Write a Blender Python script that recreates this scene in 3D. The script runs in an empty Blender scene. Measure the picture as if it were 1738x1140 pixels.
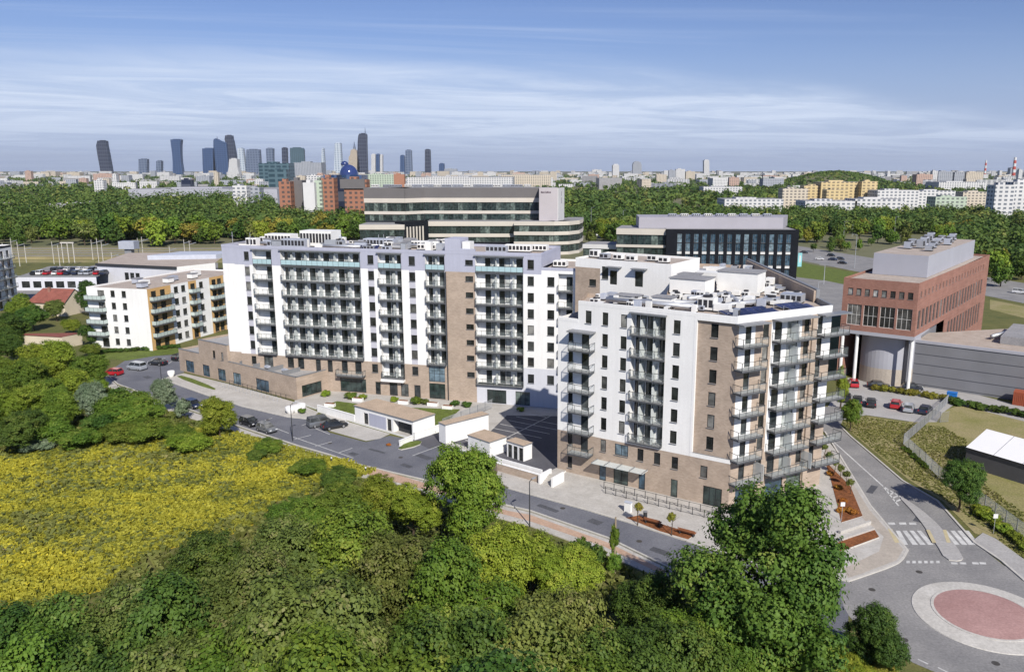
import bpy, math, random
import numpy as np
from mathutils import Vector
SC = bpy.context.scene
COL = SC.collection
R = random.Random(7)
RN = np.random.default_rng(11)

# ------------------------------------------------------------------ camera, sky, sun, exposure
F, CX, CY, CAMH = 1354.0, 915.0, 570.0, 43.5        # focal length and principal point in photograph pixels
TH = math.atan((570 - 288) / F)
cam_d = bpy.data.cameras.new('camera'); cam = bpy.data.objects.new('camera', cam_d); COL.objects.link(cam)
cam.location = (0, 0, CAMH); cam.rotation_euler = (math.pi / 2 - TH, 0, 0)
cam_d.sensor_width = 36; cam_d.lens = F / 1738 * 36; cam_d.shift_x = (869 - CX) / 1738
cam_d.clip_start = 1; cam_d.clip_end = 60000
SC.camera = cam
SUN_AZ, SUN_EL = math.radians(20), math.radians(38)   # azimuth measured from straight behind the camera to its right
sun_vec = Vector((math.sin(SUN_AZ) * math.cos(SUN_EL), -math.cos(SUN_AZ) * math.cos(SUN_EL), math.sin(SUN_EL)))
sd = bpy.data.lights.new('sun', 'SUN'); so = bpy.data.objects.new('sun', sd); COL.objects.link(so)
sd.energy = 4.7; sd.angle = math.radians(0.55); sd.color = (1.0, 0.94, 0.85)
so.rotation_euler = sun_vec.to_track_quat('Z', 'Y').to_euler(); so.location = (60, -60, 120)
W_ = bpy.data.worlds.new('World'); SC.world = W_; W_.use_nodes = True
nt = W_.node_tree; N = nt.nodes; L = nt.links
for n_ in list(N): N.remove(n_)
def wn(t, **k):
    n = N.new(t)
    for a, b in k.items(): setattr(n, a, b)
    return n
out = wn('ShaderNodeOutputWorld'); bg = wn('ShaderNodeBackground'); bg.inputs[1].default_value = 0.084
sky = wn('ShaderNodeTexSky'); sky.sky_type = 'NISHITA'; sky.sun_disc = False
sky.sun_elevation = SUN_EL; sky.sun_rotation = math.pi - SUN_AZ
sky.altitude = 100; sky.air_density = 1.0; sky.dust_density = 0.1; sky.ozone_density = 4.0
# thin cirrus: noise on a cloud layer far above (direction projected on a plane)
tc = wn('ShaderNodeTexCoord'); sep = wn('ShaderNodeSeparateXYZ'); L.new(tc.outputs['Generated'], sep.inputs[0])
def M(op, a, b=None, c=None):
    n = wn('ShaderNodeMath', operation=op)
    for i, x in enumerate((a, b, c)):
        if x is None: continue
        if isinstance(x, (int, float)): n.inputs[i].default_value = x
        else: L.new(x, n.inputs[i])
    return n.outputs[0]
zc = M('ADD', M('MAXIMUM', sep.outputs[2], 0.0), 0.035)
px, py = M('DIVIDE', sep.outputs[0], zc), M('DIVIDE', sep.outputs[1], zc)
def ramp(v, a, b, lo=0.0, hi=1.0):
    m = wn('ShaderNodeMapRange'); m.interpolation_type = 'SMOOTHSTEP'; m.inputs['From Min'].default_value = a; m.inputs['From Max'].default_value = b; m.inputs['To Min'].default_value = lo; m.inputs['To Max'].default_value = hi
    L.new(v, m.inputs['Value']); return m.outputs[0]
def cloud_noise(ax, bx, ay, by, ox, det, rough, dist):
    c = wn('ShaderNodeCombineXYZ'); L.new(M('ADD', M('ADD', M('MULTIPLY', px, ax), M('MULTIPLY', py, bx)), ox), c.inputs[0]); L.new(M('ADD', M('MULTIPLY', py, ay), M('MULTIPLY', px, by)), c.inputs[1])
    t = wn('ShaderNodeTexNoise'); t.inputs['Scale'].default_value = 1.0; t.inputs['Detail'].default_value = det; t.inputs['Roughness'].default_value = rough; t.inputs['Distortion'].default_value = dist; L.new(c.outputs[0], t.inputs['Vector']); return t.outputs[0]
n_big = cloud_noise(.12, 0, .16, -.05, 2.3, 5, .55, .5); n_fine = cloud_noise(.30, .05, .55, -.16, 5.1, 12, .66, 1.2); n_wisp = cloud_noise(.10, .02, .60, -.14, 9.4, 10, .62, .9)
front = M('ADD', M('SUBTRACT', py, M('MULTIPLY', px, 0.42)), M('MULTIPLY', M('SUBTRACT', n_big, 0.5), 9.0))
sheet_ = M('MULTIPLY', ramp(front, 5.4, 8.6), ramp(n_fine, .34, .64, .30, .98))
wisp = M('MULTIPLY', ramp(n_wisp, .55, .76), .45)
cov = M('MULTIPLY', M('MINIMUM', M('MAXIMUM', sheet_, wisp), .92), ramp(sep.outputs[2], 0.0, 0.06, .25, 1.0))
tint = wn('ShaderNodeMix', data_type='RGBA', blend_type='MULTIPLY'); tint.inputs['Factor'].default_value = 1.0
tint.inputs['B'].default_value = (0.92 * .86, 0.89 * .86, 1.12 * .86, 1); L.new(sky.outputs[0], tint.inputs['A'])
hor = wn('ShaderNodeMix', data_type='RGBA'); L.new(M('MULTIPLY', ramp(sep.outputs[2], 0.0, 0.17, 1.0, 0.0), .92), hor.inputs['Factor']); L.new(tint.outputs['Result'], hor.inputs['A']); hor.inputs['B'].default_value = (3.9, 4.95, 7.5, 1)
mx = wn('ShaderNodeMix', data_type='RGBA'); L.new(cov, mx.inputs['Factor']); L.new(hor.outputs['Result'], mx.inputs['A'])
mx.inputs['B'].default_value = (7.2, 8.2, 10.1, 1)
L.new(mx.outputs['Result'], bg.inputs[0]); L.new(bg.outputs[0], out.inputs[0])
vs = SC.view_settings; vs.view_transform = 'Standard'; vs.look = 'None'; vs.exposure = 0.22; vs.gamma = 1.0; vs.use_curve_mapping = False
SC.cycles.max_bounces = 5; SC.cycles.diffuse_bounces = 2; SC.cycles.glossy_bounces = 2; SC.cycles.transmission_bounces = 2
SC.cycles.transparent_max_bounces = 8; SC.cycles.volume_bounces = 0; SC.cycles.use_denoising = True
SC.cycles.caustics_reflective = False; SC.cycles.caustics_refractive = False; SC.cycles.sample_clamp_indirect = 4

# ------------------------------------------------------------------ helpers
def P(u, v, z=0.0):
    """a photograph pixel taken as a point at height z above the street"""
    x = (u - CX) / F; y = -(v - CY) / F
    d = (x, math.cos(TH) + y * math.sin(TH), -math.sin(TH) + y * math.cos(TH))
    t = (z - CAMH) / d[2]
    return (d[0] * t, d[1] * t)
def PY(u, v, Y):
    """a photograph pixel at distance Y: (x, z)"""
    x = (u - CX) / F; y = -(v - CY) / F
    d = (x, math.cos(TH) + y * math.sin(TH), -math.sin(TH) + y * math.cos(TH))
    t = Y / d[1]
    return d[0] * t, CAMH + d[2] * t

MATS = {}
def mat(name, col, rough=0.75, var=0.12, scale=0.35, metal=0.0, spec=0.3, col2=None, fine=0.0, bump=0.0, alpha=1.0, rnd=0.0):
    m = bpy.data.materials.new(name); m.use_nodes = True; MATS[name] = m
    n = m.node_tree.nodes; l = m.node_tree.links; b = n['Principled BSDF']
    b.inputs['Roughness'].default_value = rough; b.inputs['Metallic'].default_value = metal; b.inputs['Specular IOR Level'].default_value = spec
    g = n.new('ShaderNodeNewGeometry'); t = n.new('ShaderNodeTexNoise'); t.inputs['Scale'].default_value = scale; t.inputs['Detail'].default_value = 6; t.inputs['Roughness'].default_value = 0.65
    l.new(g.outputs['Position'], t.inputs['Vector'])
    r = n.new('ShaderNodeMapRange'); r.inputs['From Min'].default_value = 0.3; r.inputs['From Max'].default_value = 0.7
    l.new(t.outputs[0], r.inputs['Value'])
    x = n.new('ShaderNodeMix'); x.data_type = 'RGBA'
    c2 = col2 or tuple(min(1, c * (1 + var)) for c in col)
    c1 = col if col2 else tuple(c * (1 - var) for c in col)
    x.inputs['A'].default_value = (*c1, 1); x.inputs['B'].default_value = (*c2, 1)
    l.new(r.outputs[0], x.inputs['Factor'])
    res = x.outputs['Result']
    if fine:
        t2 = n.new('ShaderNodeTexNoise'); t2.inputs['Scale'].default_value = 4.0; t2.inputs['Detail'].default_value = 4
        l.new(g.outputs['Position'], t2.inputs['Vector'])
        r2 = n.new('ShaderNodeMapRange'); r2.inputs['From Min'].default_value = 0.3; r2.inputs['From Max'].default_value = 0.7; r2.inputs['To Min'].default_value = 1 - fine; r2.inputs['To Max'].default_value = 1 + fine
        l.new(t2.outputs[0], r2.inputs['Value'])
        x2 = n.new('ShaderNodeMix'); x2.data_type = 'RGBA'; x2.blend_type = 'MULTIPLY'; x2.inputs['Factor'].default_value = 1
        l.new(res, x2.inputs['A']); l.new(r2.outputs[0], x2.inputs['B']); res = x2.outputs['Result']
        if bump:
            bp = n.new('ShaderNodeBump'); bp.inputs['Strength'].default_value = bump; l.new(t2.outputs[0], bp.inputs['Height']); l.new(bp.outputs[0], b.inputs['Normal'])
    if name.startswith('render'):
        mp = n.new('ShaderNodeMapping'); mp.inputs['Scale'].default_value = (1.6, 1.6, 0.10); l.new(g.outputs['Position'], mp.inputs['Vector'])
        t4 = n.new('ShaderNodeTexNoise'); t4.inputs['Scale'].default_value = 1.0; t4.inputs['Detail'].default_value = 5; t4.inputs['Roughness'].default_value = 0.7; l.new(mp.outputs[0], t4.inputs['Vector'])
        r5 = n.new('ShaderNodeMapRange'); r5.inputs['From Min'].default_value = 0.3; r5.inputs['From Max'].default_value = 0.6; r5.inputs['To Min'].default_value = 0.93; r5.inputs['To Max'].default_value = 1.0; l.new(t4.outputs[0], r5.inputs['Value'])
        x5 = n.new('ShaderNodeMix'); x5.data_type = 'RGBA'; x5.blend_type = 'MULTIPLY'; x5.inputs['Factor'].default_value = 1; l.new(res, x5.inputs['A']); l.new(r5.outputs[0], x5.inputs['B']); res = x5.outputs['Result']
    if rnd:
        oi = n.new('ShaderNodeObjectInfo'); r3 = n.new('ShaderNodeMapRange'); r3.inputs['To Min'].default_value = 1 - rnd; r3.inputs['To Max'].default_value = 1 + rnd
        l.new(oi.outputs['Random'], r3.inputs['Value'])
        x3 = n.new('ShaderNodeMix'); x3.data_type = 'RGBA'; x3.blend_type = 'MULTIPLY'; x3.inputs['Factor'].default_value = 1
        l.new(res, x3.inputs['A']); l.new(r3.outputs[0], x3.inputs['B']); res = x3.outputs['Result']
    l.new(res, b.inputs['Base Color'])
    b.inputs['Alpha'].default_value = alpha
    return m
def brickmat(name, c1, c2, mortar, sc=1.0):
    """clinker facing: courses from a brick texture on (distance along wall, height)"""
    m = mat(name, c1, 0.85, 0.1, 0.2)
    n = m.node_tree.nodes; l = m.node_tree.links; b = n['Principled BSDF']
    g = n.new('ShaderNodeNewGeometry'); s = n.new('ShaderNodeSeparateXYZ'); l.new(g.outputs['Position'], s.inputs[0])
    a = n.new('ShaderNodeMath'); a.operation = 'SUBTRACT'; l.new(s.outputs[0], a.inputs[0]); l.new(s.outputs[1], a.inputs[1])
    cb = n.new('ShaderNodeCombineXYZ'); l.new(a.outputs[0], cb.inputs[0]); l.new(s.outputs[2], cb.inputs[1])
    t = n.new('ShaderNodeTexBrick'); t.inputs['Scale'].default_value = 1.0 / sc; t.inputs['Brick Width'].default_value = 0.5; t.inputs['Row Height'].default_value = 0.17; t.inputs['Mortar Size'].default_value = 0.012
    t.inputs['Color1'].default_value = (*c1, 1); t.inputs['Color2'].default_value = (*c2, 1); t.inputs['Mortar'].default_value = (*mortar, 1); t.inputs['Bias'].default_value = 0.1
    l.new(cb.outputs[0], t.inputs['Vector'])
    ns = n.new('ShaderNodeTexNoise'); ns.inputs['Scale'].default_value = 0.5; ns.inputs['Detail'].default_value = 5; l.new(g.outputs['Position'], ns.inputs['Vector'])
    r2 = n.new('ShaderNodeMapRange'); r2.inputs['From Min'].default_value = 0.3; r2.inputs['From Max'].default_value = 0.7; r2.inputs['To Min'].default_value = 0.88; r2.inputs['To Max'].default_value = 1.1; l.new(ns.outputs[0], r2.inputs['Value'])
    x = n.new('ShaderNodeMix'); x.data_type = 'RGBA'; x.blend_type = 'MULTIPLY'; x.inputs['Factor'].default_value = 1
    l.new(t.outputs['Color'], x.inputs['A']); l.new(r2.outputs[0], x.inputs['B']); l.new(x.outputs['Result'], b.inputs['Base Color'])
    return m
def glassmat(name, dark, light, frac=0.3, rough=0.06):
    """window pane: mostly the dark of the room behind, on some a pale curtain or blind"""
    m = bpy.data.materials.new(name); m.use_nodes = True; MATS[name] = m
    n = m.node_tree.nodes; l = m.node_tree.links; b = n['Principled BSDF']
    oi = n.new('ShaderNodeObjectInfo'); r = n.new('ShaderNodeValToRGB'); l.new(oi.outputs['Random'], r.inputs['Fac'])
    e = r.color_ramp.elements; e[0].position = 0; e[0].color = (*dark, 1); e[1].position = 1; e[1].color = (*light, 1)
    k = e.new(1 - frac); k.color = (*[c * 1.7 for c in dark], 1)
    g = n.new('ShaderNodeNewGeometry'); t = n.new('ShaderNodeTexNoise'); t.inputs['Scale'].default_value = 0.9; t.inputs['Detail'].default_value = 2; l.new(g.outputs['Position'], t.inputs['Vector'])
    r2 = n.new('ShaderNodeMapRange'); r2.inputs['From Min'].default_value = 0.35; r2.inputs['From Max'].default_value = 0.65; r2.inputs['To Min'].default_value = 0.55; r2.inputs['To Max'].default_value = 1.5; l.new(t.outputs[0], r2.inputs['Value'])
    x = n.new('ShaderNodeMix'); x.data_type = 'RGBA'; x.blend_type = 'MULTIPLY'; x.inputs['Factor'].default_value = 1
    l.new(r.outputs[0], x.inputs['A']); l.new(r2.outputs[0], x.inputs['B']); l.new(x.outputs['Result'], b.inputs['Base Color'])
    b.inputs['Roughness'].default_value = rough; b.inputs['Specular IOR Level'].default_value = 0.6
    return m
def clearmat(name, col, opacity, rough=0.1):
    m = bpy.data.materials.new(name); m.use_nodes = True; MATS[name] = m
    b = m.node_tree.nodes['Principled BSDF']; b.inputs['Base Color'].default_value = (*col, 1); b.inputs['Roughness'].default_value = rough; b.inputs['Alpha'].default_value = opacity
    return m
def leafmat(name, c_lo, c_hi, c_alt=None, trans=0.25, rnd=0.18):
    if name.startswith(('leaf_', 'wood')): c_lo, c_hi, c_alt = [c and (c[0] * 1.18, c[1] * 1.26, c[2] * 1.1) for c in (c_lo, c_hi, c_alt)]
    m = bpy.data.materials.new(name); m.use_nodes = True; MATS[name] = m
    n = m.node_tree.nodes; l = m.node_tree.links; b = n['Principled BSDF']; o = n['Material Output']
    at = n.new('ShaderNodeAttribute'); at.attribute_name = 'tint'
    r = n.new('ShaderNodeValToRGB'); e = r.color_ramp.elements; e[0].color = (*c_lo, 1); e[1].color = (*c_hi, 1); e[1].position = 0.8
    if c_alt: k = e.new(1.0); k.color = (*c_alt, 1)
    l.new(at.outputs['Fac'], r.inputs['Fac'])
    oi = n.new('ShaderNodeObjectInfo'); h = n.new('ShaderNodeHueSaturation')
    r3 = n.new('ShaderNodeMapRange'); r3.inputs['To Min'].default_value = 1 - rnd; r3.inputs['To Max'].default_value = 1 + rnd; l.new(oi.outputs['Random'], r3.inputs['Value'])
    r4 = n.new('ShaderNodeMapRange'); r4.inputs['To Min'].default_value = 0.485; r4.inputs['To Max'].default_value = 0.515
    ml = n.new('ShaderNodeMath'); ml.operation = 'FRACT'; m7 = n.new('ShaderNodeMath'); m7.operation = 'MULTIPLY'; m7.inputs[1].default_value = 7.31
    l.new(oi.outputs['Random'], m7.inputs[0]); l.new(m7.outputs[0], ml.inputs[0]); l.new(ml.outputs[0], r4.inputs['Value'])
    l.new(r.outputs[0], h.inputs['Color']); l.new(r3.outputs[0], h.inputs['Value']); l.new(r4.outputs[0], h.inputs['Hue'])
    l.new(h.outputs[0], b.inputs['Base Color']); b.inputs['Roughness'].default_value = 0.62; b.inputs['Specular IOR Level'].default_value = 0.25
    tr = n.new('ShaderNodeBsdfTranslucent'); l.new(h.outputs[0], tr.inputs['Color'])
    mxs = n.new('ShaderNodeMixShader'); mxs.inputs[0].default_value = trans
    l.new(b.outputs[0], mxs.inputs[1]); l.new(tr.outputs[0], mxs.inputs[2]); l.new(mxs.outputs[0], o.inputs['Surface'])
    return m

class MB:
    """collects faces; build() links them as one mesh object"""
    def __init__(s): s.v = []; s.f = []; s.m = []
    def poly(s, pts, mi=0):
        k = len(s.v); s.v += [tuple(p) for p in pts]; s.f.append(tuple(range(k, k + len(pts)))); s.m.append(mi)
    def box(s, c, d, rot=0.0, mi=0, top=None, taper=1.0):
        cx, cy, cz = c; hx, hy, hz = d[0] / 2, d[1] / 2, d[2] / 2; ca, sa = math.cos(rot), math.sin(rot); k = len(s.v)
        for z, q in ((-hz, 1.0), (hz, taper)):
            for x, y in ((-hx, -hy), (hx, -hy), (hx, hy), (-hx, hy)):
                x *= q; y *= q
                s.v.append((cx + x * ca - y * sa, cy + x * sa + y * ca, cz + z))
        fs = [(3, 2, 1, 0), (4, 5, 6, 7), (0, 1, 5, 4), (1, 2, 6, 5), (2, 3, 7, 6), (3, 0, 4, 7)]
        for i, f in enumerate(fs): s.f.append(tuple(k + j for j in f)); s.m.append(top if (top is not None and i == 1) else mi)
    def prism(s, poly, z0, z1, mi=0, top=None, cap=True):
        n = len(poly); k = len(s.v)
        s.v += [(p[0], p[1], z0) for p in poly] + [(p[0], p[1], z1) for p in poly]
        for i in range(n):
            j = (i + 1) % n; s.f.append((k + i, k + j, k + n + j, k + n + i)); s.m.append(mi)
        if cap: s.f.append(tuple(k + n + i for i in range(n))); s.m.append(mi if top is None else top)
    def bar(s, p, q, r, mi=0, n=4, r2=None):
        p = Vector(p); q = Vector(q); d = (q - p); 
        if d.length < 1e-6: return
        d.normalize(); a = d.cross(Vector((0, 0, 1)) if abs(d.z) < 0.95 else Vector((1, 0, 0))).normalized(); b = d.cross(a); k = len(s.v)
        r2 = r if r2 is None else r2
        for c, rr in ((p, r), (q, r2)):
            for i in range(n):
                an = 2 * math.pi * (i + 0.5) / n; s.v.append(tuple(c + a * (rr * math.cos(an)) + b * (rr * math.sin(an))))
        for i in range(n):
            j = (i + 1) % n; s.f.append((k + i, k + j, k + n + j, k + n + i)); s.m.append(mi)
        s.f.append(tuple(k + n + i for i in range(n))); s.m.append(mi); s.f.append(tuple(k + n - 1 - i for i in range(n))); s.m.append(mi)
    def ring(s, prof, n=24, mi=0, c=(0, 0, 0)):
        """lathe: prof = [(r,z)...]"""
        k = len(s.v)
        for r, z in prof:
            for i in range(n): a = 2 * math.pi * i / n; s.v.append((c[0] + r * math.cos(a), c[1] + r * math.sin(a), c[2] + z))
        for j in range(len(prof) - 1):
            for i in range(n):
                i2 = (i + 1) % n; s.f.append((k + j * n + i, k + j * n + i2, k + (j + 1) * n + i2, k + (j + 1) * n + i)); s.m.append(mi)
    def mesh(s, name, mats, off=(0, 0, 0), smooth=False):
        me = bpy.data.meshes.new(name)
        me.from_pydata([(v[0] - off[0], v[1] - off[1], v[2] - off[2]) for v in s.v], [], s.f)
        for m in mats: me.materials.append(MATS[m])
        if len(mats) > 1: me.polygons.foreach_set('material_index', s.m)
        if smooth: me.polygons.foreach_set('use_smooth', [True] * len(s.f))
        me.update(); return me
    def build(s, name, mats, parent=None, smooth=False, at=None):
        if isinstance(mats, str): mats = [mats]
        off = at if at is not None else ((parent.location if parent.parent is None else parent.location + parent.parent.location) if parent else (0, 0, 0))
        me = s.mesh(name, mats, off, smooth); o = bpy.data.objects.new(name, me); COL.objects.link(o)
        if parent: o.parent = parent
        elif at is not None: o.location = at
        return o
def tag(o, label=None, cat=None, group=None, kind=None):
    if label: o['label'] = label
    if cat: o['category'] = cat
    if group: o['group'] = group
    if kind: o['kind'] = kind
    return o
def thing(name, label, cat, loc, rz=0.0, group=None):
    o = bpy.data.objects.new(name, None); COL.objects.link(o); o.location = loc; o.rotation_euler = (0, 0, rz); o.empty_display_size = 0.5
    return tag(o, label, cat, group)
def part(name, me, parent, loc=(0, 0, 0), rz=0.0):
    o = bpy.data.objects.new(name, me); COL.objects.link(o); o.parent = parent; o.location = loc; o.rotation_euler = (0, 0, rz); return o
def copy_tree(o, parent=None):
    c = o.copy(); COL.objects.link(c); c.parent = parent
    for ch in o.children: copy_tree(ch, c)
    return c
def struct(name, mb, mats, kind='structure', parent=None):
    o = mb.build(name, mats, parent)
    if parent is None: o['kind'] = kind
    return o
def npmesh(name, verts, nq, tint, mats, k=4):
    """verts (nq*k,3) -> polygons of k corners each with a per-face tint"""
    me = bpy.data.meshes.new(name)
    me.vertices.add(len(verts)); me.vertices.foreach_set('co', np.ascontiguousarray(verts, dtype=np.float32).ravel())
    me.loops.add(nq * k); me.loops.foreach_set('vertex_index', np.arange(nq * k, dtype=np.int32))
    me.polygons.add(nq); me.polygons.foreach_set('loop_start', np.arange(0, nq * k, k, dtype=np.int32))
    me.update(calc_edges=True)
    a = me.attributes.new('tint', 'FLOAT', 'FACE'); a.data.foreach_set('value', np.ascontiguousarray(tint, dtype=np.float32))
    for m in mats: me.materials.append(MATS[m])
    return me

# ------------------------------------------------------------------ materials
mat('ground_far', (0.10, 0.115, 0.05), 0.95, col2=(0.19, 0.18, 0.11), scale=0.012, fine=0.2)
mat('soil_green', (0.085, 0.10, 0.028), 0.95, col2=(0.16, 0.15, 0.05), scale=0.15, fine=0.3)
mat('dry_grass', (0.33, 0.275, 0.15), 0.95, col2=(0.20, 0.20, 0.06), scale=0.16, fine=0.3)
mat('meadow_soil', (0.28, 0.24, 0.03), 0.95, col2=(0.45, 0.35, 0.03), scale=0.13, fine=0.3)
mat('lawn', (0.11, 0.145, 0.028), 0.95, 0.3, 0.5, fine=0.25)
mat('asphalt', (0.115, 0.12, 0.145), 0.85, col2=(0.185, 0.19, 0.212), scale=0.16, fine=0.16)
mat('asphalt_old', (0.19, 0.188, 0.19), 0.85, col2=(0.30, 0.292, 0.285), scale=0.17, fine=0.16)
mat('lot_asphalt', (0.10, 0.10, 0.115), 0.85, 0.15, 0.12, fine=0.12)
mat('paving', (0.40, 0.38, 0.35), 0.85, col2=(0.52, 0.50, 0.47), scale=0.35, fine=0.10)
mat('paving_tan', (0.37, 0.33, 0.285), 0.85, col2=(0.47, 0.42, 0.36), scale=0.3, fine=0.10)
mat('paving_grey', (0.34, 0.33, 0.32), 0.85, col2=(0.42, 0.41, 0.40), scale=0.3, fine=0.12)
mat('paving_red', (0.34, 0.20, 0.185), 0.85, col2=(0.44, 0.275, 0.255), scale=0.25, fine=0.12)
mat('cycle_red', (0.42, 0.27, 0.19), 0.85, col2=(0.52, 0.38, 0.29), scale=0.3, fine=0.12)
mat('apron', (0.46, 0.44, 0.405), 0.85, col2=(0.58, 0.56, 0.52), scale=0.5, fine=0.10)
mat('patch_dark', (0.085, 0.088, 0.10), 0.9, 0.2, 0.6, fine=0.2)
mat('iron', (0.07, 0.065, 0.06), 0.7, 0.2, 3.0)
mat('kerb', (0.52, 0.50, 0.46), 0.8, 0.12, 1.0)
mat('mulch', (0.20, 0.075, 0.028), 0.95, 0.35, 1.2, fine=0.35)
mat('paint_white', (0.42, 0.42, 0.41), 0.6, scale=0.9, col2=(0.72, 0.72, 0.70))
mat('paint_yellow', (0.52, 0.45, 0.28), 0.6, 0.12, 0.9)
mat('render_white', (0.83, 0.83, 0.82), 0.8, 0.05, 0.10, fine=0.025)
mat('render_grey', (0.42, 0.435, 0.53), 0.8, 0.06, 0.12, fine=0.03)
mat('render_pale', (0.60, 0.615, 0.67), 0.8, 0.05, 0.12, fine=0.03)
mat('spandrel_grey', (0.50, 0.50, 0.56), 0.8, 0.06, 0.2)
brickmat('clinker', (0.355, 0.28, 0.22), (0.435, 0.35, 0.28), (0.39, 0.325, 0.27))
brickmat('red_brick', (0.27, 0.128, 0.098), (0.33, 0.165, 0.128), (0.27, 0.19, 0.155))
brickmat('orange_brick', (0.34, 0.155, 0.095), (0.39, 0.19, 0.125), (0.33, 0.21, 0.16))
mat('roof_gravel', (0.36, 0.30, 0.255), 0.95, col2=(0.47, 0.41, 0.36), scale=0.4, fine=0.2)
mat('roof_grey', (0.28, 0.28, 0.29), 0.9, 0.16, 0.25, fine=0.15)
mat('roof_tan', (0.46, 0.36, 0.27), 0.9, 0.12, 0.5, fine=0.12)
mat('metal_dark', (0.04, 0.043, 0.048), 0.6, 0.1, 1.0)
mat('metal_grey', (0.26, 0.27, 0.285), 0.5, 0.1, 0.8, metal=0.3)
mat('galvanised', (0.55, 0.57, 0.60), 0.42, 0.12, 0.8, metal=0.55, rnd=0.12)
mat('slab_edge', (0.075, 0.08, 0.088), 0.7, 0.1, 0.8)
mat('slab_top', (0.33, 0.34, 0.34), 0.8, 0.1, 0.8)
mat('unit_white', (0.78, 0.78, 0.76), 0.6, 0.06, 0.6, rnd=0.06)
mat('unit_grey', (0.42, 0.45, 0.52), 0.55, 0.08, 0.6, rnd=0.15)
mat('vent_dark', (0.03, 0.03, 0.035), 0.7)
mat('frame_dark', (0.03, 0.033, 0.037), 0.5)
mat('frame_white', (0.72, 0.72, 0.70), 0.5)
glassmat('pane', (0.018, 0.020, 0.020), (0.20, 0.20, 0.19), 0.30)
glassmat('pane_door', (0.020, 0.024, 0.026), (0.10, 0.11, 0.11), 0.25)
glassmat('pane_curtain', (0.20, 0.215, 0.21), (0.42, 0.43, 0.42), 0.6)
glassmat('pane_green', (0.020, 0.030, 0.029), (0.13, 0.165, 0.15), 0.35)
glassmat('pane_blue', (0.03, 0.055, 0.08), (0.16, 0.22, 0.26), 0.3)
glassmat('solar_cell', (0.012, 0.014, 0.045), (0.03, 0.035, 0.09), 0.3)
clearmat('rail_glass', (0.50, 0.58, 0.57), 0.07)
clearmat('screen_glass', (0.78, 0.83, 0.82), 0.62, 0.3)
mat('glass_blue', (0.40, 0.56, 0.60), 0.25, 0.06, 0.5, spec=0.5)
mat('glass_pale', (0.48, 0.56, 0.54), 0.25, 0.08, 0.6, spec=0.5)
mat('orange_paint', (0.60, 0.38, 0.16), 0.8, 0.08, 0.2, fine=0.04)
mat('cream', (0.55, 0.51, 0.455), 0.75, 0.06, 0.1)
mat('office_grey', (0.14, 0.133, 0.135), 0.7, 0.08, 0.1)
mat('office_white', (0.62, 0.62, 0.62), 0.7, 0.06, 0.1)
mat('tower_mauve', (0.44, 0.41, 0.43), 0.7, 0.05, 0.08)
mat('black_clad', (0.010, 0.012, 0.017), 0.8, 0.15, 0.2, spec=0.12)
mat('penthouse', (0.36, 0.35, 0.39), 0.6, 0.06, 0.15)
mat('hall_grey', (0.20, 0.205, 0.225), 0.6, 0.10, 0.15)
mat('hall_pale', (0.38, 0.39, 0.44), 0.6, 0.06, 0.15)
mat('tile_red', (0.24, 0.085, 0.065), 0.85, 0.18, 0.6, fine=0.15)
mat('plaster_cream', (0.62, 0.55, 0.43), 0.85, 0.08, 0.3)
mat('tent_white', (0.84, 0.84, 0.85), 0.5, 0.03, 0.2)
mat('tarp_dark', (0.10, 0.10, 0.11), 0.7, 0.1, 0.2)
mat('wood_brown', (0.26, 0.10, 0.045), 0.7, 0.2, 2.0)
mat('timber', (0.30, 0.24, 0.17), 0.8, 0.2, 2.0)
mat('bark', (0.085, 0.062, 0.045), 0.95, 0.3, 2.0)
mat('rust_rail', (0.25, 0.215, 0.115), 0.9, 0.25, 0.05, fine=0.2)
mat('tyre', (0.018, 0.018, 0.018), 0.85)
mat('rim', (0.45, 0.46, 0.48), 0.35, metal=0.7)
mat('lamp_red', (0.35, 0.02, 0.02), 0.3)
mat('lamp_clear', (0.70, 0.72, 0.74), 0.2)
mat('sign_teal', (0.25, 0.55, 0.58), 0.5)
mat('sign_dark', (0.12, 0.09, 0.11), 0.6)
mat('blue_plastic', (0.02, 0.16, 0.50), 0.5)
mat('rust_container', (0.34, 0.09, 0.045), 0.7, 0.15, 0.5)
for nm, c in dict(red=(0.42, 0.012, 0.02), silver=(0.42, 0.45, 0.50), black=(0.015, 0.016, 0.02), navy=(0.018, 0.025, 0.055), grey=(0.16, 0.17, 0.185), white=(0.72, 0.72, 0.72), darkgrey=(0.05, 0.052, 0.058)).items():
    m_ = mat('car_' + nm, c, 0.3, 0.03, 0.5, spec=0.6, metal=0.25 if nm in ('silver', 'grey') else 0.0)
    m_.node_tree.nodes['Principled BSDF'].inputs['Coat Weight'].default_value = 0.6
leafmat('leaf_dark', (0.032, 0.066, 0.013), (0.082, 0.132, 0.024), (0.13, 0.165, 0.035), trans=0.22)
leafmat('leaf_mid', (0.062, 0.112, 0.015), (0.145, 0.200, 0.028), (0.21, 0.235, 0.045), trans=0.24)
leafmat('leaf_olive', (0.075, 0.098, 0.024), (0.150, 0.168, 0.042), (0.20, 0.185, 0.08), trans=0.22)
leafmat('leaf_lime', (0.112, 0.158, 0.016), (0.215, 0.255, 0.032), (0.29, 0.30, 0.05), trans=0.24)
leafmat('leaf_fresh', (0.085, 0.138, 0.016), (0.180, 0.235, 0.030), (0.25, 0.28, 0.045), trans=0.24)
leafmat('leaf_deep', (0.044, 0.082, 0.014), (0.108, 0.152, 0.026), (0.165, 0.185, 0.04), trans=0.22)
leafmat('leaf_grey', (0.10, 0.14, 0.085), (0.21, 0.25, 0.18), (0.30, 0.33, 0.25))
leafmat('leaf_autumn', (0.15, 0.145, 0.02), (0.25, 0.215, 0.04), (0.30, 0.20, 0.05))
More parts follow.
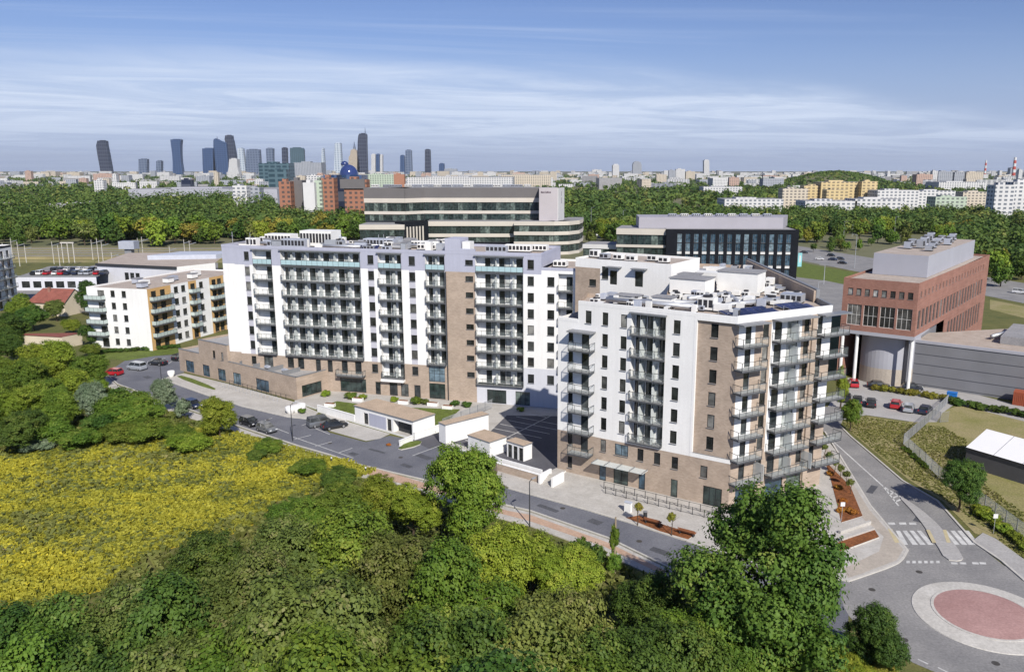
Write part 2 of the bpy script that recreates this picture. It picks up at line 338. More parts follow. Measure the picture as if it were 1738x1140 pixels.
leafmat('leaf_orange', (0.26, 0.10, 0.02), (0.46, 0.19, 0.04))
leafmat('wood_far', (0.052, 0.090, 0.024), (0.130, 0.165, 0.040), (0.20, 0.195, 0.055), rnd=0.0)
leafmat('meadow_leaf', (0.25, 0.245, 0.038), (0.49, 0.41, 0.048), (0.62, 0.48, 0.042), rnd=0.0, trans=0.25)
leafmat('grass_leaf', (0.13, 0.155, 0.035), (0.26, 0.25, 0.075), (0.40, 0.325, 0.16), rnd=0.0, trans=0.25)

# ------------------------------------------------------------------ the setting: ground, roads, pavements
def px(pts, z=0.0): return [P(u, v, z) for u, v in pts]
def chaikin(pts, n=2, closed=True):
    for _ in range(n):
        q = []; m = len(pts)
        for i in range(m if closed else m - 1):
            a, b = pts[i], pts[(i + 1) % m]
            q += [(a[0] * .75 + b[0] * .25, a[1] * .75 + b[1] * .25), (a[0] * .25 + b[0] * .75, a[1] * .25 + b[1] * .75)]
        pts = q if closed else [pts[0]] + q + [pts[-1]]
    return pts
def sheet(name, poly, z, m, kind='structure'):
    b = MB(); b.poly([(p[0], p[1], z) for p in poly]); o = b.build(name, m); o['kind'] = kind; return o
def raised(name, poly, z0, z1, m, top=None):
    b = MB(); b.prism(poly, z0, z1, 0, 1); o = b.build(name, [m, top or m]); o['kind'] = 'structure'; return o
def strip(b, line, w, z0, z1, mi=0):
    """a low wall or kerb along a polyline"""
    for i in range(len(line) - 1):
        a, c = Vector(line[i]), Vector(line[i + 1]); d = c - a
        if d.length < 1e-3: continue
        e = .004 * (i % 2); b.box(((a.x + c.x) / 2, (a.y + c.y) / 2, (z0 + z1) / 2 + e), (d.length + w * 0.3, w - e, z1 - z0), math.atan2(d.y, d.x), mi)

sheet('ground', [(-14400, -400), (14400, -400), (14400, 19900), (-14400, 19900)], -0.06, 'ground_far')
sheet('terrain', [(-260, 20), (130, 20), (160, 60), (240, 330), (-60, 420), (-330, 420)], -0.03, 'soil_green')
FIELD = px([(-40, 775), (60, 762), (180, 752), (270, 722), (400, 735), (520, 768), (640, 800), (560, 830), (470, 850), (420, 900), (250, 940), (180, 1000), (60, 1030), (-120, 1080)])
FIELD = [(-125, 128)] + FIELD[0:] + [(-95, 70)]
sheet('meadow', FIELD, -0.012, 'meadow_soil')
STREET_FAR = [(215, 610), (262, 604), (318, 600), (312, 632), (276, 643), (350, 670), (410, 689), (487, 707), (528, 712), (560, 734), (621, 750), (661, 739), (700, 746), (757, 731), (790, 758), (800, 806), (864, 829), (900, 839), (995, 865), (1062, 885), (1165, 918), (1300, 962), (1440, 986)]
STREET_NEAR = [(1440, 1095), (1290, 1050), (1172, 981), (1032, 913), (900, 867), (861, 858), (735, 818), (611, 789), (560, 772), (507, 757), (419, 728), (336, 700), (268, 677), (200, 652), (178, 634)]
sheet('street', px(STREET_FAR + STREET_NEAR), 0.0, 'asphalt')
rc = Vector((44.4, 72.2))
rpoly = [(rc.x + 13.5 * math.cos(a), rc.y + 12.6 * math.sin(a)) for a in [i * 2 * math.pi / 48 for i in range(48)]]
sheet('roundabout', rpoly, 0.004, 'asphalt_old')
sheet('road', px([(1530, 960), (1540, 934), (1523, 913), (1477, 858), (1418, 761), (1395, 728), (1380, 690), (1440, 690), (1426, 723), (1443, 740), (1532, 816), (1591, 850), (1654, 921), (1738, 985), (1800, 1060), (1640, 1000)]), 0.008, 'asphalt_old')
sheet('approach_road', [(30.5, 73), (33, 80), (40, 78), (38, 62), (56, 60), (70, 80), (85, 78), (85, 60), (58, 45), (36, 45), (36, 62)], -0.004, 'asphalt_old')
b = MB(); b.ring([(6.65, 0.0), (6.6, 0.07), (4.75, 0.16)], 64, 0, (44.4, 72.2, 0)); struct('roundabout_apron', b, 'apron')
b = MB(); b.ring([(4.9, 0.10), (4.88, 0.20), (4.6, 0.20)], 64, 0, (44.5, 72.35, 0)); struct('roundabout_kerb', b, 'apron')
b = MB(); b.ring([(4.62, 0.18), (3.0, 0.28), (0.01, 0.33)], 64, 0, (44.5, 72.35, 0)); struct('roundabout_centre', b, 'paving_red')
# pavements
raised('near_pavement', px([(178, 636), (200, 655), (268, 680), (336, 703), (419, 731), (507, 761), (560, 775), (611, 792), (735, 821), (861, 861), (900, 870), (1032, 916), (1172, 985), (1160, 1000), (1020, 938), (900, 893), (840, 878), (725, 840), (600, 806), (500, 770), (400, 734), (330, 712), (260, 690), (170, 655)]), -0.05, 0.11, 'kerb', 'paving')
sheet('cycle_path', px([(560, 779), (622, 790), (735, 823), (861, 866), (900, 873), (1032, 920), (1130, 968), (1120, 972), (1026, 927), (900, 884), (850, 871), (730, 833), (610, 801)], 0.115), 0.115, 'cycle_red')
raised('far_pavement', px([(274, 644), (350, 671), (410, 690), (487, 708), (528, 712), (540, 700), (504, 684), (400, 655), (312, 634), (286, 640)]), -0.05, 0.12, 'kerb', 'paving')
raised('forecourt', px([(864, 828), (900, 838), (995, 864), (1062, 884), (1165, 917), (1300, 961), (1440, 985), (1464, 977), (1527, 953), (1540, 932), (1521, 911), (1477, 860), (1416, 762), (1395, 735), (1330, 770), (1215, 838), (965, 775), (948, 800), (925, 818), (890, 812), (846, 797), (840, 815)]), -0.05, 0.12, 'kerb', 'paving')
sheet('corner_paving', px([(1464, 972), (1522, 950), (1533, 932), (1517, 912), (1475, 864), (1415, 768), (1402, 760), (1396, 775), (1440, 830), (1463, 878), (1500, 910), (1492, 935), (1430, 965), (1440, 980)], .12), 0.124, 'paving_tan')
raised('splitter_island', chaikin(px([(1520, 838), (1556, 876), (1590, 925), (1604, 950), (1630, 953), (1636, 946), (1600, 898), (1560, 862)]), 1), -0.03, 0.13, 'kerb', 'paving_grey')
raised('east_pavement', px([(1650, 919), (1668, 905), (1690, 915), (1738, 950), (1790, 990), (1790, 1030), (1738, 986), (1700, 950)]), -0.03, 0.12, 'kerb', 'paving_grey')
sheet('parking_bay', px([(528, 715), (560, 731), (621, 748), (645, 744), (662, 736), (593, 716), (560, 700)]), 0.005, 'paving')
COURT = px([(565, 655), (640, 668), (790, 684), (950, 686), (952, 700), (947, 806), (925, 815), (846, 793), (795, 762), (760, 756), (757, 731), (700, 744), (602, 716), (545, 690), (503, 683)])
raised('courtyard', [(-46.8, 147.0), (-32.6, 134.3), (-20.9, 125.2), (-16.6, 129.5), (-15.0, 121.6), (-11.2, 119.2), (-8, 115.8), (-6.2, 111.3), (0.2, 106.6), (2.8, 108.2), (12, 128), (6, 141), (-42, 154)], -0.05, 0.3, 'render_white', 'paving')
LOT = [(-14.6, 123.6), (-8.3, 128.2), (-5.8, 137.5), (3.6, 137), (3.2, 112.5), (0.0, 108.6), (-5.6, 112.8), (-7.2, 116.6), (-11, 120.2)]
sheet('car_park', LOT, 0.306, 'lot_asphalt')
sheet('ramp', [(-16.4, 129.2), (-15.2, 122.2), (-17.4, 120.6), (-20.6, 124.6)], 0.006, 'lot_asphalt')
sheet('courtyard_lawn', [(-31.8, 136.2), (-29.5, 140.2), (-24, 142.4), (-14.5, 141.2), (-17.4, 128.2), (-20, 129.5), (-28, 136.8)], 0.309, 'lawn')
sheet('courtyard_lawn', [(-40.5, 143.8), (-38.5, 146.5), (-33.5, 144.5), (-31.5, 138), (-33.5, 136.5)], 0.309, 'lawn')
# lines of the car park, each bay line a part of the car park
carpark = bpy.data.objects['car_park']
u1 = Vector((0.53, 0.85)).normalized(); v1 = Vector((0.85, -0.53)).normalized()
for k in range(8):
    c = Vector((-8.8, 122.0)) + u1 * (k * 2.5)
    for q in ((-2.6, 1.9), (2.6, 1.9)):
        c2 = c + v1 * (q[0] + 1.2)
        if not (-12 < c2.x < 2.6): continue
        b = MB(); b.box((c2.x, c2.y, 0.312), (4.8, 0.14, 0.004), math.atan2(v1.y, v1.x)); b.build('bay_line', 'paint_white', carpark)
b = MB(); c = Vector((-8.8, 122.0)) + u1 * 9 + v1 * 1.2; b.box((c.x, c.y, 0.3125), (20, 0.16, 0.004), math.atan2(u1.y, u1.x)); b.build('bay_line', 'paint_white', carpark)
# markings of the street
street = bpy.data.objects['street']
def line_mark(p, q, w, z, parent, m='paint_white', name='road_marking'):
    a, c = Vector(P(*p)), Vector(P(*q)); d = c - a; b = MB(); b.box(((a.x + c.x) / 2, (a.y + c.y) / 2, z), (d.length, w, 0.005), math.atan2(d.y, d.x)); return b.build(name, m, parent)
for p, q in [((470, 727), (490, 735)), ((500, 745), (528, 738)), ((535, 757), (563, 749)), ((575, 768), (598, 760)), ((440, 716), (462, 709)), ((497, 741), (600, 777)),
             ((262, 660), (285, 652)), ((300, 606), (285, 618)), ((262, 608), (248, 618)), ((528, 716), (512, 722)), ((700, 773), (757, 752)), ((560, 737), (524, 722))]:
    line_mark(p, q, 0.13, 0.006, street)
road = bpy.data.objects['road']
def quad_mark(pts, parent, z=0.014, m='paint_white', name='crossing_stripe'):
    b = MB(); q = [P(*p) for p in pts]; b.poly([(x, y, z) for x, y in q]); return b.build(name, m, parent)
zz = lambda x, y: (1380 + x * .42118, 660 + y * .42118)
for x0, x1 in ((335, 375), (362, 415), (390, 446), (420, 478), (525, 583), (555, 614), (583, 641), (612, 662)):
    quad_mark([zz(x0 - 2, 570), zz(x0 + 15, 570), zz(x1 + 8, 627), zz(x1 - 14, 627)], road)
quad_mark([zz(300, 566), zz(318, 566), zz(348, 622), zz(330, 622)], bpy.data.objects['corner_paving'], 0.13, 'paint_yellow', 'tactile_strip')
for x0, x1 in ((455, 490), (522, 548)):
    quad_mark([zz(x0, 570), zz(x0 + 14, 570), zz(x1 + 6, 622), zz(x1 - 10, 622)], bpy.data.objects['splitter_island'], 0.136, 'paint_yellow', 'tactile_strip')
for x0 in (300, 345, 385): quad_mark([zz(x0, 537), zz(x0 + 28, 537), zz(x0 + 32, 546), zz(x0 + 4, 546)], road, name='road_marking')
for x0 in (376, 400, 424, 448, 472, 496): quad_mark([zz(x0, 691), zz(x0 + 13, 691), zz(x0 + 14, 701), zz(x0, 701)], road, name='give_way_mark')
for x0 in (555, 590, 640, 670): quad_mark([zz(x0, 697), zz(x0 + 26, 698), zz(x0 + 28, 706), zz(x0 + 3, 705)], road, name='give_way_mark')
for p, q in [((1402, 738), (1499, 825)), ((1499, 825), (1525, 858)), ((1499, 825), (1540, 850))]: line_mark(p, q, 0.22, 0.0135, road)
for k in range(4):
    t = 0.25 + k * 0.2; a = (1499 + 24 * t, 825 + 31 * t); c = (1499 + 40 * t, 825 + 24 * t); line_mark(a, c, 0.3, 0.0135, road)
rb = bpy.data.objects['roundabout']
for p, q in [((1558, 1118), (1575, 1126)), ((1592, 1132), (1612, 1142))]: line_mark(p, q, 0.16, 0.010, rb)
rp_ = random.Random(4)
for u, v, lx, ly in [(690, 790, 2.2, .9), (720, 775, 3.0, 1.2), (600, 770, 1.6, 1.0), (930, 862, 3.4, .8), (1010, 885, 1.8, 1.2), (1120, 935, 2.4, 1.1), (400, 705, 2.6, .8), (300, 672, 2.0, 1.0), (640, 765, 3.5, .6), (250, 640, 2.2, 1.2)]:
    b = MB(); c = P(u, v); b.box((c[0], c[1], .0035), (lx, ly, .004), -.65 + rp_.uniform(-.1, .1)); b.build('asphalt_patch', 'patch_dark', street)
for u, v in [(560, 752), (455, 712), (760, 808), (955, 862), (1085, 918), (345, 684), (680, 776)]:
    b = MB(); c = P(u, v); b.bar((c[0], c[1], 0), (c[0], c[1], .009), .36, 0, 14); b.build('manhole_cover', 'iron', street)
for u, v, lx, ly, a in [(1480, 830, 3.2, .9, .95), (1560, 880, 2.2, 1.0, .9)]:
    b = MB(); c = P(u, v); b.box((c[0], c[1], .0105), (lx, ly, .003), a); b.build('asphalt_patch', 'patch_dark', road)
for u, v in [(1480, 1000), (1560, 970), (1535, 1085), (1690, 1125)]:
    b = MB(); c = P(u, v); b.bar((c[0], c[1], 0), (c[0], c[1], .014), .36, 0, 14); b.build('manhole_cover', 'iron', bpy.data.objects['roundabout'])
# kerb stones along the carriageways
b = MB()
for ln in (STREET_FAR[4:9], STREET_FAR[16:], STREET_NEAR[1:], [(1540, 934), (1523, 913), (1477, 858), (1418, 761), (1400, 733)], [(1426, 723), (1443, 740), (1532, 816), (1591, 850), (1654, 921), (1700, 952), (1738, 985)]):
    strip(b, px(ln), 0.26, -0.02, 0.135)
strip(b, px(chaikin([(1440, 986), (1464, 978), (1510, 962), (1530, 952), (1540, 934)], 2, False)), 0.26, -0.02, 0.137)
struct('kerbstones', b, 'kerb')
# planted beds and rough ground
raised('flower_bed', px([(1397, 774), (1405, 788), (1443, 826), (1464, 877), (1428, 888), (1421, 858), (1410, 815)]), 0.0, 0.16, 'kerb', 'mulch')
raised('flower_bed', px([(1062, 880), (1085, 876), (1130, 893), (1180, 908), (1168, 917), (1120, 903)]), 0.0, 0.17, 'kerb', 'mulch')
raised('flower_bed', px([(1420, 923), (1484, 900), (1492, 913), (1424, 938)], .12), 0.1, 0.3, 'kerb', 'mulch')
raised('traffic_island', chaikin(px([(671, 766), (690, 751), (717, 748), (712, 757)]), 1), 0.0, 0.16, 'kerb', 'lawn')
raised('verge', chaikin(px([(296, 640), (312, 638), (368, 660), (362, 664)]), 1), 0.1, 0.2, 'kerb', 'lawn')
sheet('rough_ground', px([(1432, 715), (1470, 706), (1552, 718), (1600, 722), (1640, 745), (1640, 800), (1738, 870), (1738, 960), (1690, 912), (1655, 905), (1600, 850), (1540, 812), (1450, 738)]), 0.002, 'dry_grass')
sheet('rough_ground', [(60, 100), (56, 92), (62, 78), (150, 78), (150, 105), (96, 141), (84, 147), (66, 137), (62, 126)], 0.0005, 'dry_grass')
sheet('yard', px([(1405, 690), (1435, 640), (1560, 655), (1640, 672), (1600, 700), (1590, 716), (1552, 716), (1470, 704), (1432, 712)]), 0.0055, 'paving_grey')
sheet('yard', px([(1640, 690), (1560, 652), (1545, 640), (1738, 690), (1760, 720)]), 0.0035, 'paving_grey')
# dual carriageway, railway, tracks of the far side
sheet('dual_carriageway', px([(1200, 402), (1340, 415), (1500, 441), (1700, 474), (1760, 484), (1760, 519), (1690, 505), (1450, 460), (1340, 438), (1200, 416)]), 0.0, 'asphalt_old')
sheet('road_verge', px([(1340, 441), (1450, 463), (1480, 470), (1440, 500), (1356, 477)]), 0.001, 'lawn')
sheet('service_road', px([(1350, 470), (1400, 476), (1460, 488), (1460, 530), (1400, 540), (1350, 510)]), 0.003, 'asphalt_old')
sheet('road_verge', px([(1680, 508), (1760, 524), (1760, 545), (1680, 525)]), 0.001, 'dry_grass')
b = MB(); b.prism([(-420, 394), (-110, 394), (-110, 446), (-470, 446)], -0.04, 1.2); struct('railway_embankment', b, 'rust_rail')
sheet('embankment_grass', [(-430, 380), (-100, 380), (-100, 391.5), (-430, 391.5)], 0.004, 'dry_grass')
for k in range(4):
    o = MB(); y = 400 + k * 12
    for d in (0, 1.5): o.box((-270, y + d, 1.32), (330, 0.16, 0.18))
    t = o.build('railway_track', 'metal_grey'); t['kind'] = 'structure'
sheet('track_grass', [(-420, 405), (-112, 405), (-112, 410), (-420, 410)], 1.21, 'dry_grass')
sheet('track_grass', [(-420, 428), (-112, 428), (-112, 434), (-420, 434)], 1.21, 'dry_grass')
sheet('lawn', px([(150, 606), (215, 612), (262, 604), (318, 599), (300, 585), (150, 596)]), 0.002, 'lawn')
sheet('depot_yard', px([(20, 480), (160, 450), (370, 440), (370, 480), (170, 500), (20, 520)]), 0.001, 'asphalt_old')

# ------------------------------------------------------------------ facades
class Wall:
    """a vertical plane from p0 to p1, seen from the front with p0 on the left; d > 0 is out of the wall"""
    def __init__(s, p0, p1, off=0.0):
        a, b = Vector(p0[:2]), Vector(p1[:2]); s.L = (b - a).length; s.t = (b - a) / s.L; s.n = Vector((s.t.y, -s.t.x)); s.o = a + s.n * off; s.ang = math.atan2(s.t.y, s.t.x)
    def p(s, q, z, d=0.0): v = s.o + s.t * q + s.n * d; return (v.x, v.y, z)
    def sub(s, off): w = Wall(s.p(0, 0), s.p(s.L, 0)); w.o = s.o + s.n * off; return w
    def box(s, b, s0, s1, z0, z1, d0, d1, mi=0, top=None):
        c = s.p((s0 + s1) / 2, (z0 + z1) / 2, (d0 + d1) / 2); b.box(c, (s1 - s0, abs(d1 - d0), z1 - z0), s.ang, mi, top)
def facade(par, W, s0, s1, z0, z1, ops, zone, scuts=(), zcuts=(), mats=('render_white',), name='wall'):
    """wall sheet with real openings: ops = (s0, s1, z0, z1, depth); reveals are built, windows are set in separately"""
    S = sorted({round(x, 3) for x in [s0, s1, *scuts] + [o[0] for o in ops] + [o[1] for o in ops] if s0 <= x <= s1})
    Z = sorted({round(x, 3) for x in [z0, z1, *zcuts] + [o[2] for o in ops] + [o[3] for o in ops] if z0 <= x <= z1})
    b = MB()
    for i in range(len(S) - 1):
        sm = (S[i] + S[i + 1]) / 2; run = None
        for j in range(len(Z) - 1):
            zm = (Z[j] + Z[j + 1]) / 2
            hole = any(o[0] < sm < o[1] and o[2] < zm < o[3] for o in ops)
            mi = None if hole else zone(sm, zm)
            if run and run[2] == mi: run[1] = Z[j + 1]
            else:
                if run and run[2] is not None: b.poly([W.p(S[i], run[0]), W.p(S[i + 1], run[0]), W.p(S[i + 1], run[1]), W.p(S[i], run[1])], run[2])
                run = [Z[j], Z[j + 1], mi]
        if run and run[2] is not None: b.poly([W.p(S[i], run[0]), W.p(S[i + 1], run[0]), W.p(S[i + 1], run[1]), W.p(S[i], run[1])], run[2])
    for o in ops:
        a, c, e, f, d = o[:5]; mi = zone((a + c) / 2, max(z0, e - 0.05)) or 0
        mj = o[5] if len(o) > 5 else mi
        b.poly([W.p(a, e, 0), W.p(a, e, -d), W.p(a, f, -d), W.p(a, f, 0)], mj); b.poly([W.p(c, e, 0), W.p(c, e, -d), W.p(c, f, -d), W.p(c, f, 0)], mj)
        b.poly([W.p(a, e, 0), W.p(c, e, 0), W.p(c, e, -d), W.p(a, e, -d)], mj); b.poly([W.p(a, f, 0), W.p(c, f, 0), W.p(c, f, -d), W.p(a, f, -d)], mj)
    return b.build(name, list(mats), par)
CACHE = {}
def window(par, W, s0, s1, z0, z1, depth=0.18, nx=1, ny=1, frame='frame_dark', glass='pane', fw=0.07, name='window'):
    w, h = round(s1 - s0, 2), round(z1 - z0, 2); key = ('win', w, h, nx, ny, frame, glass, fw)
    if key not in CACHE:
        f = MB(); 
        f.box((0, 0, fw / 2), (w, .09, fw)); f.box((0, 0, h - fw / 2), (w, .09, fw)); f.box((-w / 2 + fw / 2, 0, h / 2), (fw, .09, h - 2 * fw)); f.box((w / 2 - fw / 2, 0, h / 2), (fw, .09, h - 2 * fw))
        for i in range(1, nx): f.box((-w / 2 + w * i / nx, 0, h / 2), (fw * .8, .07, h - 2 * fw))
        for j in range(1, ny): f.box((0, .003, h * j / ny), (w - 2 * fw, .064, fw * .8))
        g = MB(); g.box((0, .01, h / 2), (w - fw, .02, h - fw))
        if h < 2.3 and w < 2.4: f.box((0, -.13, -.03), (w + .08, .26, .05), 0, 1)
        CACHE[key] = (f.mesh('window', [frame, 'metal_grey']), g.mesh('pane', [glass]))
    fm, gm = CACHE[key]; p = Vector(W.p((s0 + s1) / 2, z0, -depth)) - par.location
    o = part(name, fm, par, p, W.ang); part('pane', gm, o); return o
def balcony(par, W, s0, s1, z, out=1.3, back=0.0, style='bars', sides=(True, True), divs=(), canopy=False, label=None):
    """slab with kerb, posts, rails and glass; local x along the wall, -y outwards"""
    w = round(s1 - s0, 2); key = ('bal', w, out, back, style, sides, divs, canopy)
    if key not in CACHE:
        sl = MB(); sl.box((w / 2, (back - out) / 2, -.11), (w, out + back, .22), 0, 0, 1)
        rl = MB(); gl = MB(); r = .03
        edge = [((0, 0), (0, -out + .06)), ((0.04, -out + .06), (w - .04, -out + .06)), ((w, 0), (w, -out + .06))]
        use = [sides[0], True, sides[1]]
        for (a, c), k in zip(edge, use):
            if not k: continue
            a, c = Vector(a), Vector(c); d = c - a; n = max(1, round(d.length / 1.15))
            for i in range(n + 1):
                q = a + d * i / n; rl.box((q.x, q.y, .53), (.04, .04, 1.06))
            m = (a + c) / 2; an = math.atan2(d.y, d.x)
            rl.box((m.x, m.y, 1.07), (d.length, .06, .05), an); rl.box((m.x, m.y, .10), (d.length, .03, .03), an)
            gl.box((m.x, m.y + .012, .58), (d.length - .06, .014, .9), an)
        gm = {'bars': 'rail_glass', 'glass': 'screen_glass', 'blue': 'glass_blue', 'pale': 'glass_pale'}[style]
        dv = MB(); dv.box((0, (back - out) / 2 + .05, 1.05), (.05, out + back - .12, 2.1))
        cn = None
        if canopy: cn = MB(); cn.box((w / 2, (back - out - .1) / 2, 2.78), (w + .3, out + back + .1, .16), 0, 0)
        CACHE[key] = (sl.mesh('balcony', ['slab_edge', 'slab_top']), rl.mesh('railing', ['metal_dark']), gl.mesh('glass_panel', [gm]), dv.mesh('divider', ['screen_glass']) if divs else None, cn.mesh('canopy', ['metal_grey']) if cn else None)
    ms = CACHE[key]; p = Vector(W.p(s0, z, 0)) - par.location
    o = part('balcony', ms[0], par, p, W.ang)
    for nm, m in zip(('railing', 'glass_panel', 'divider', 'canopy'), ms[1:]):
        if m:
            for q in (divs if nm == 'divider' else (0,)): part(nm, m, o, (q, 0, 0))
    return o
def unit(par, kind, x, y, z, sx, sy, sz, rot=0.0, m='unit_white'):
    """rooftop plant: box with plinth, louvre or fan"""
    b = MB(); off = Vector((x, y, z))
    b.box((x, y, z + .12), (sx * .94, sy * .94, .24), rot, 1); b.box((x, y, z + .24 + sz / 2), (sx, sy, sz), rot, 0)
    ca, sa = math.cos(rot), math.sin(rot)
    def q(a, c): return (x + a * ca - c * sa, y + a * sa + c * ca)
    if kind == 'fan':
        c = q(0, 0); b.ring([(min(sx, sy) * .38, 0), (min(sx, sy) * .38, .22), (min(sx, sy) * .3, .22), (0.02, .1)], 12, 1, (c[0], c[1], z + .24 + sz))
    if kind in ('louvre', 'fan'):
        n = max(2, int(sx / .7))
        for i in range(n):
            c = q(-sx / 2 + sx * (i + .5) / n, -sy / 2 - .012); b.box((c[0], c[1], z + .24 + sz * .52), (sx / n * .72, .03, sz * .62), rot, 1)
    if kind == 'shed':
        c = q(0, 0); b.box((c[0], c[1], z + .3 + sz), (sx + .3, sy + .3, .13), rot, 2)
    return b.build({'fan': 'air_conditioner', 'louvre': 'ventilation_unit', 'box': 'roof_box', 'shed': 'stair_head'}[kind], [m, 'vent_dark', 'roof_grey'], par)
def duct(par, pts, r=.28, m='galvanised', z=None):
    b = MB()
    for i in range(len(pts) - 1):
        b.bar(pts[i], pts[i + 1], r, 0, 8); 
        n = int((Vector(pts[i + 1]) - Vector(pts[i])).length / 2)
        for k in range(n):
            c = Vector(pts[i]).lerp(Vector(pts[i + 1]), (k + .5) / n); b.box((c.x, c.y, c.z - r - .12), (.1, .1, .34))
    return b.build('duct', m, par, True)

# ------------------------------------------------------------------ long nine-storey apartment block
A = thing('apartment_building', 'long white nine-storey apartment block with grey top storey and brick base, left of the courtyard', 'building', (-30, 150, 0))
WA = Wall((-64, 159.5), (4.5, 141.5))
FA = [0.3, 4.0, 7.2, 10.2, 13.2, 16.2, 19.2, 22.2, 25.2]
MA = ['render_white', 'render_grey', 'clinker', 'render_pale', 'spandrel_grey']
COLS = [(5.65, 6.75), (32.45, 33.7), (40.9, 42.15)]
def zoneA(s, z):
    if s < 48.2:
        if z < 6.9: return 2
        if z > 25.05: return 1
        return 4 if any(a < s < b for a, b in COLS) else 0
    if s < 54: return 2 if z < 25.05 else 1
    return 3 if z < 7.6 else (1 if z > 25.05 else 0)
ZN = [(7.55, 11.8, 2), (13.8, 30.9, 2), (34.6, 39.35, 1), (44.2, 48.05, 2), (54.05, 63.2, 1)]   # recessed balcony bays and their lowest floor
ops = []; wins = []
for a, c in COLS + [(64.0, 65.2)]:
    for f in FA[1:]: ops.append((a, c, f + .75, f + 2.45, .2)); wins.append((a, c, f + .75, f + 2.45, .14, 1, 1, 'pane'))
for f in FA[1:]: ops.append((52.1, 53.6, f + 1.1, f + 2.1, .2)); wins.append((52.1, 53.6, f + 1.1, f + 2.1, .14, 2, 1, 'pane'))
for a, c, k in ZN: ops.append((a, c, FA[k], 28.05, 1.1, 0))
ops.append((13.9, 15.3, 4.6, 6.6, .2)); wins.append((13.9, 15.3, 4.6, 6.6, .14, 1, 1, 'pane'))
for a, c, e, f, nx, ny, g in [(8.5, 10.6, 4.2, 6.7, 2, 1, 'pane_door'), (16.2, 17.6, 4.4, 6.7, 1, 1, 'pane_door'), (20.2, 21.3, 4.2, 6.6, 1, 1, 'pane_door'), (22.8, 23.9, 4.2, 6.6, 1, 1, 'pane_door'), (25.9, 27.2, 4.15, 6.7, 1, 1, 'pane_door'), (28.8, 30.2, 4.15, 6.7, 1, 1, 'pane_door'),
                          (25.4, 31.0, .45, 3.2, 5, 1, 'pane_green'), (33.0, 34.1, .35, 2.9, 1, 1, 'pane_door'), (36.0, 37.7, .35, 2.9, 2, 1, 'pane_door'), (38.4, 40.0, .35, 2.9, 2, 1, 'pane_door'), (41.2, 42.5, .35, 2.8, 1, 1, 'pane_door'),
                          (44.3, 47.6, .35, 3.4, 3, 2, 'pane_green'), (44.3, 47.6, 3.7, 6.9, 3, 2, 'pane_blue'), (56.0, 59.8, .35, 3.0, 4, 1, 'pane_green'), (61.6, 64.4, .35, 3.0, 3, 1, 'pane_green')]:
    ops.append((a, c, e, f, .25)); wins.append((a, c, e, f, .18, nx, ny, g))
facade(A, WA, 3.4, 66.6, 0, 28.8, ops, zoneA, [x for c in COLS for x in c] + [48.2, 54], [6.9, 7.6, 25.05], MA)
WAl = WA.sub(-0.9); facade(A, WAl, 0, 3.4, 0, 28.8, [], zoneA, [], [6.9, 25.05], MA)
for w in wins: window(A, WA, *w[:5], w[5], w[6], glass=w[7])
# step down at the right end with its own bay
opsR = []; 
for f in FA[1:8]: opsR.append((67.7, 69.0, f + .75, f + 2.45, .2)); 
opsR.append((69.7, 72.4, 4.0, 25.3, 1.2, 0))
facade(A, WA, 66.6, 73.2, 0, 26.3, opsR, lambda s, z: 3 if z < 7.6 else 0, [], [7.6], MA)
for o in opsR[:-1]: window(A, WA, *o[:4], .14)
# recessed bays
def bay(par, W, s0, s1, floors, mods, zmax, back=1.1, out=.5, wallmat='render_white', top_blue=True, doorw=1.0, style='bars'):
    Wb = W.sub(-back); ops = []; ws = []
    n = len(mods)
    for f in floors:
        for (a, c) in mods:
            ops.append((a, c, f + .03, f + 2.45, .12)); ws.append((a, c, f + .03, f + 2.45, .08, 1, 1, 'pane_door'))
            if c + .95 < s1 and R.random() < .85: ops.append((c + .08, min(c + 1.0, s1 - .1), f + .35, f + 2.45, .12)); ws.append((c + .08, min(c + 1.0, s1 - .1), f + .35, f + 2.45, .08, 1, 1, 'pane_curtain'))
    facade(par, Wb, s0, s1, floors[0], zmax, ops, lambda s, z: 0, mats=[wallmat])
    for w in ws: window(par, Wb, *w[:5], w[5], w[6], glass=w[7])
    dv = tuple(round(m[0] - s0 - .35, 2) for m in mods[1:]) if len(mods) > 1 else ()
    for f in floors:
        tp = top_blue and f == floors[-1]
        balcony(par, W, s0 + .02, s1 - .02, f, out=.12 if tp else out, back=back - .01, style='blue' if tp else style, sides=(not tp, not tp), divs=dv)
bay(A, WA, 7.55, 11.8, FA[2:], [(9.9, 11.2)], 28.05)
bay(A, WA, 13.8, 30.9, FA[2:], [(14.0, 14.8), (16.4, 17.7), (19.4, 20.7), (22.5, 23.8), (25.7, 27.0), (28.8, 30.1)], 28.05)
bay(A, WA, 34.6, 39.35, FA[1:], [(35.6, 36.5), (38.0, 39.1)], 28.05)
bay(A, WA, 44.2, 48.05, FA[2:], [(44.4, 45.2), (46.6, 47.8)], 28.05)
bay(A, WA, 54.05, 63.2, FA[1:], [(55.6, 56.7), (58.3, 59.4), (61.6, 62.8)], 28.05)
bay(A, WA, 69.7, 72.4, FA[1:8], [(71.0, 72.2)], 25.3, top_blue=False)
balcony(A, WA, 25.2, 31.0, 4.0, out=1.3, style='bars'); 
b = MB(); WA.box(b, 34.6, 39.4, 3.3, 3.75, 0.0, .9, 0); b.build('canopy', 'render_white', A)
# slim roofs over the top balconies
for a, c, k in ZN:
    b = MB(); WA.box(b, a - .15, c + .15, 28.06, 28.24, -.3, .45); b.build('balcony_roof', 'metal_grey', A)
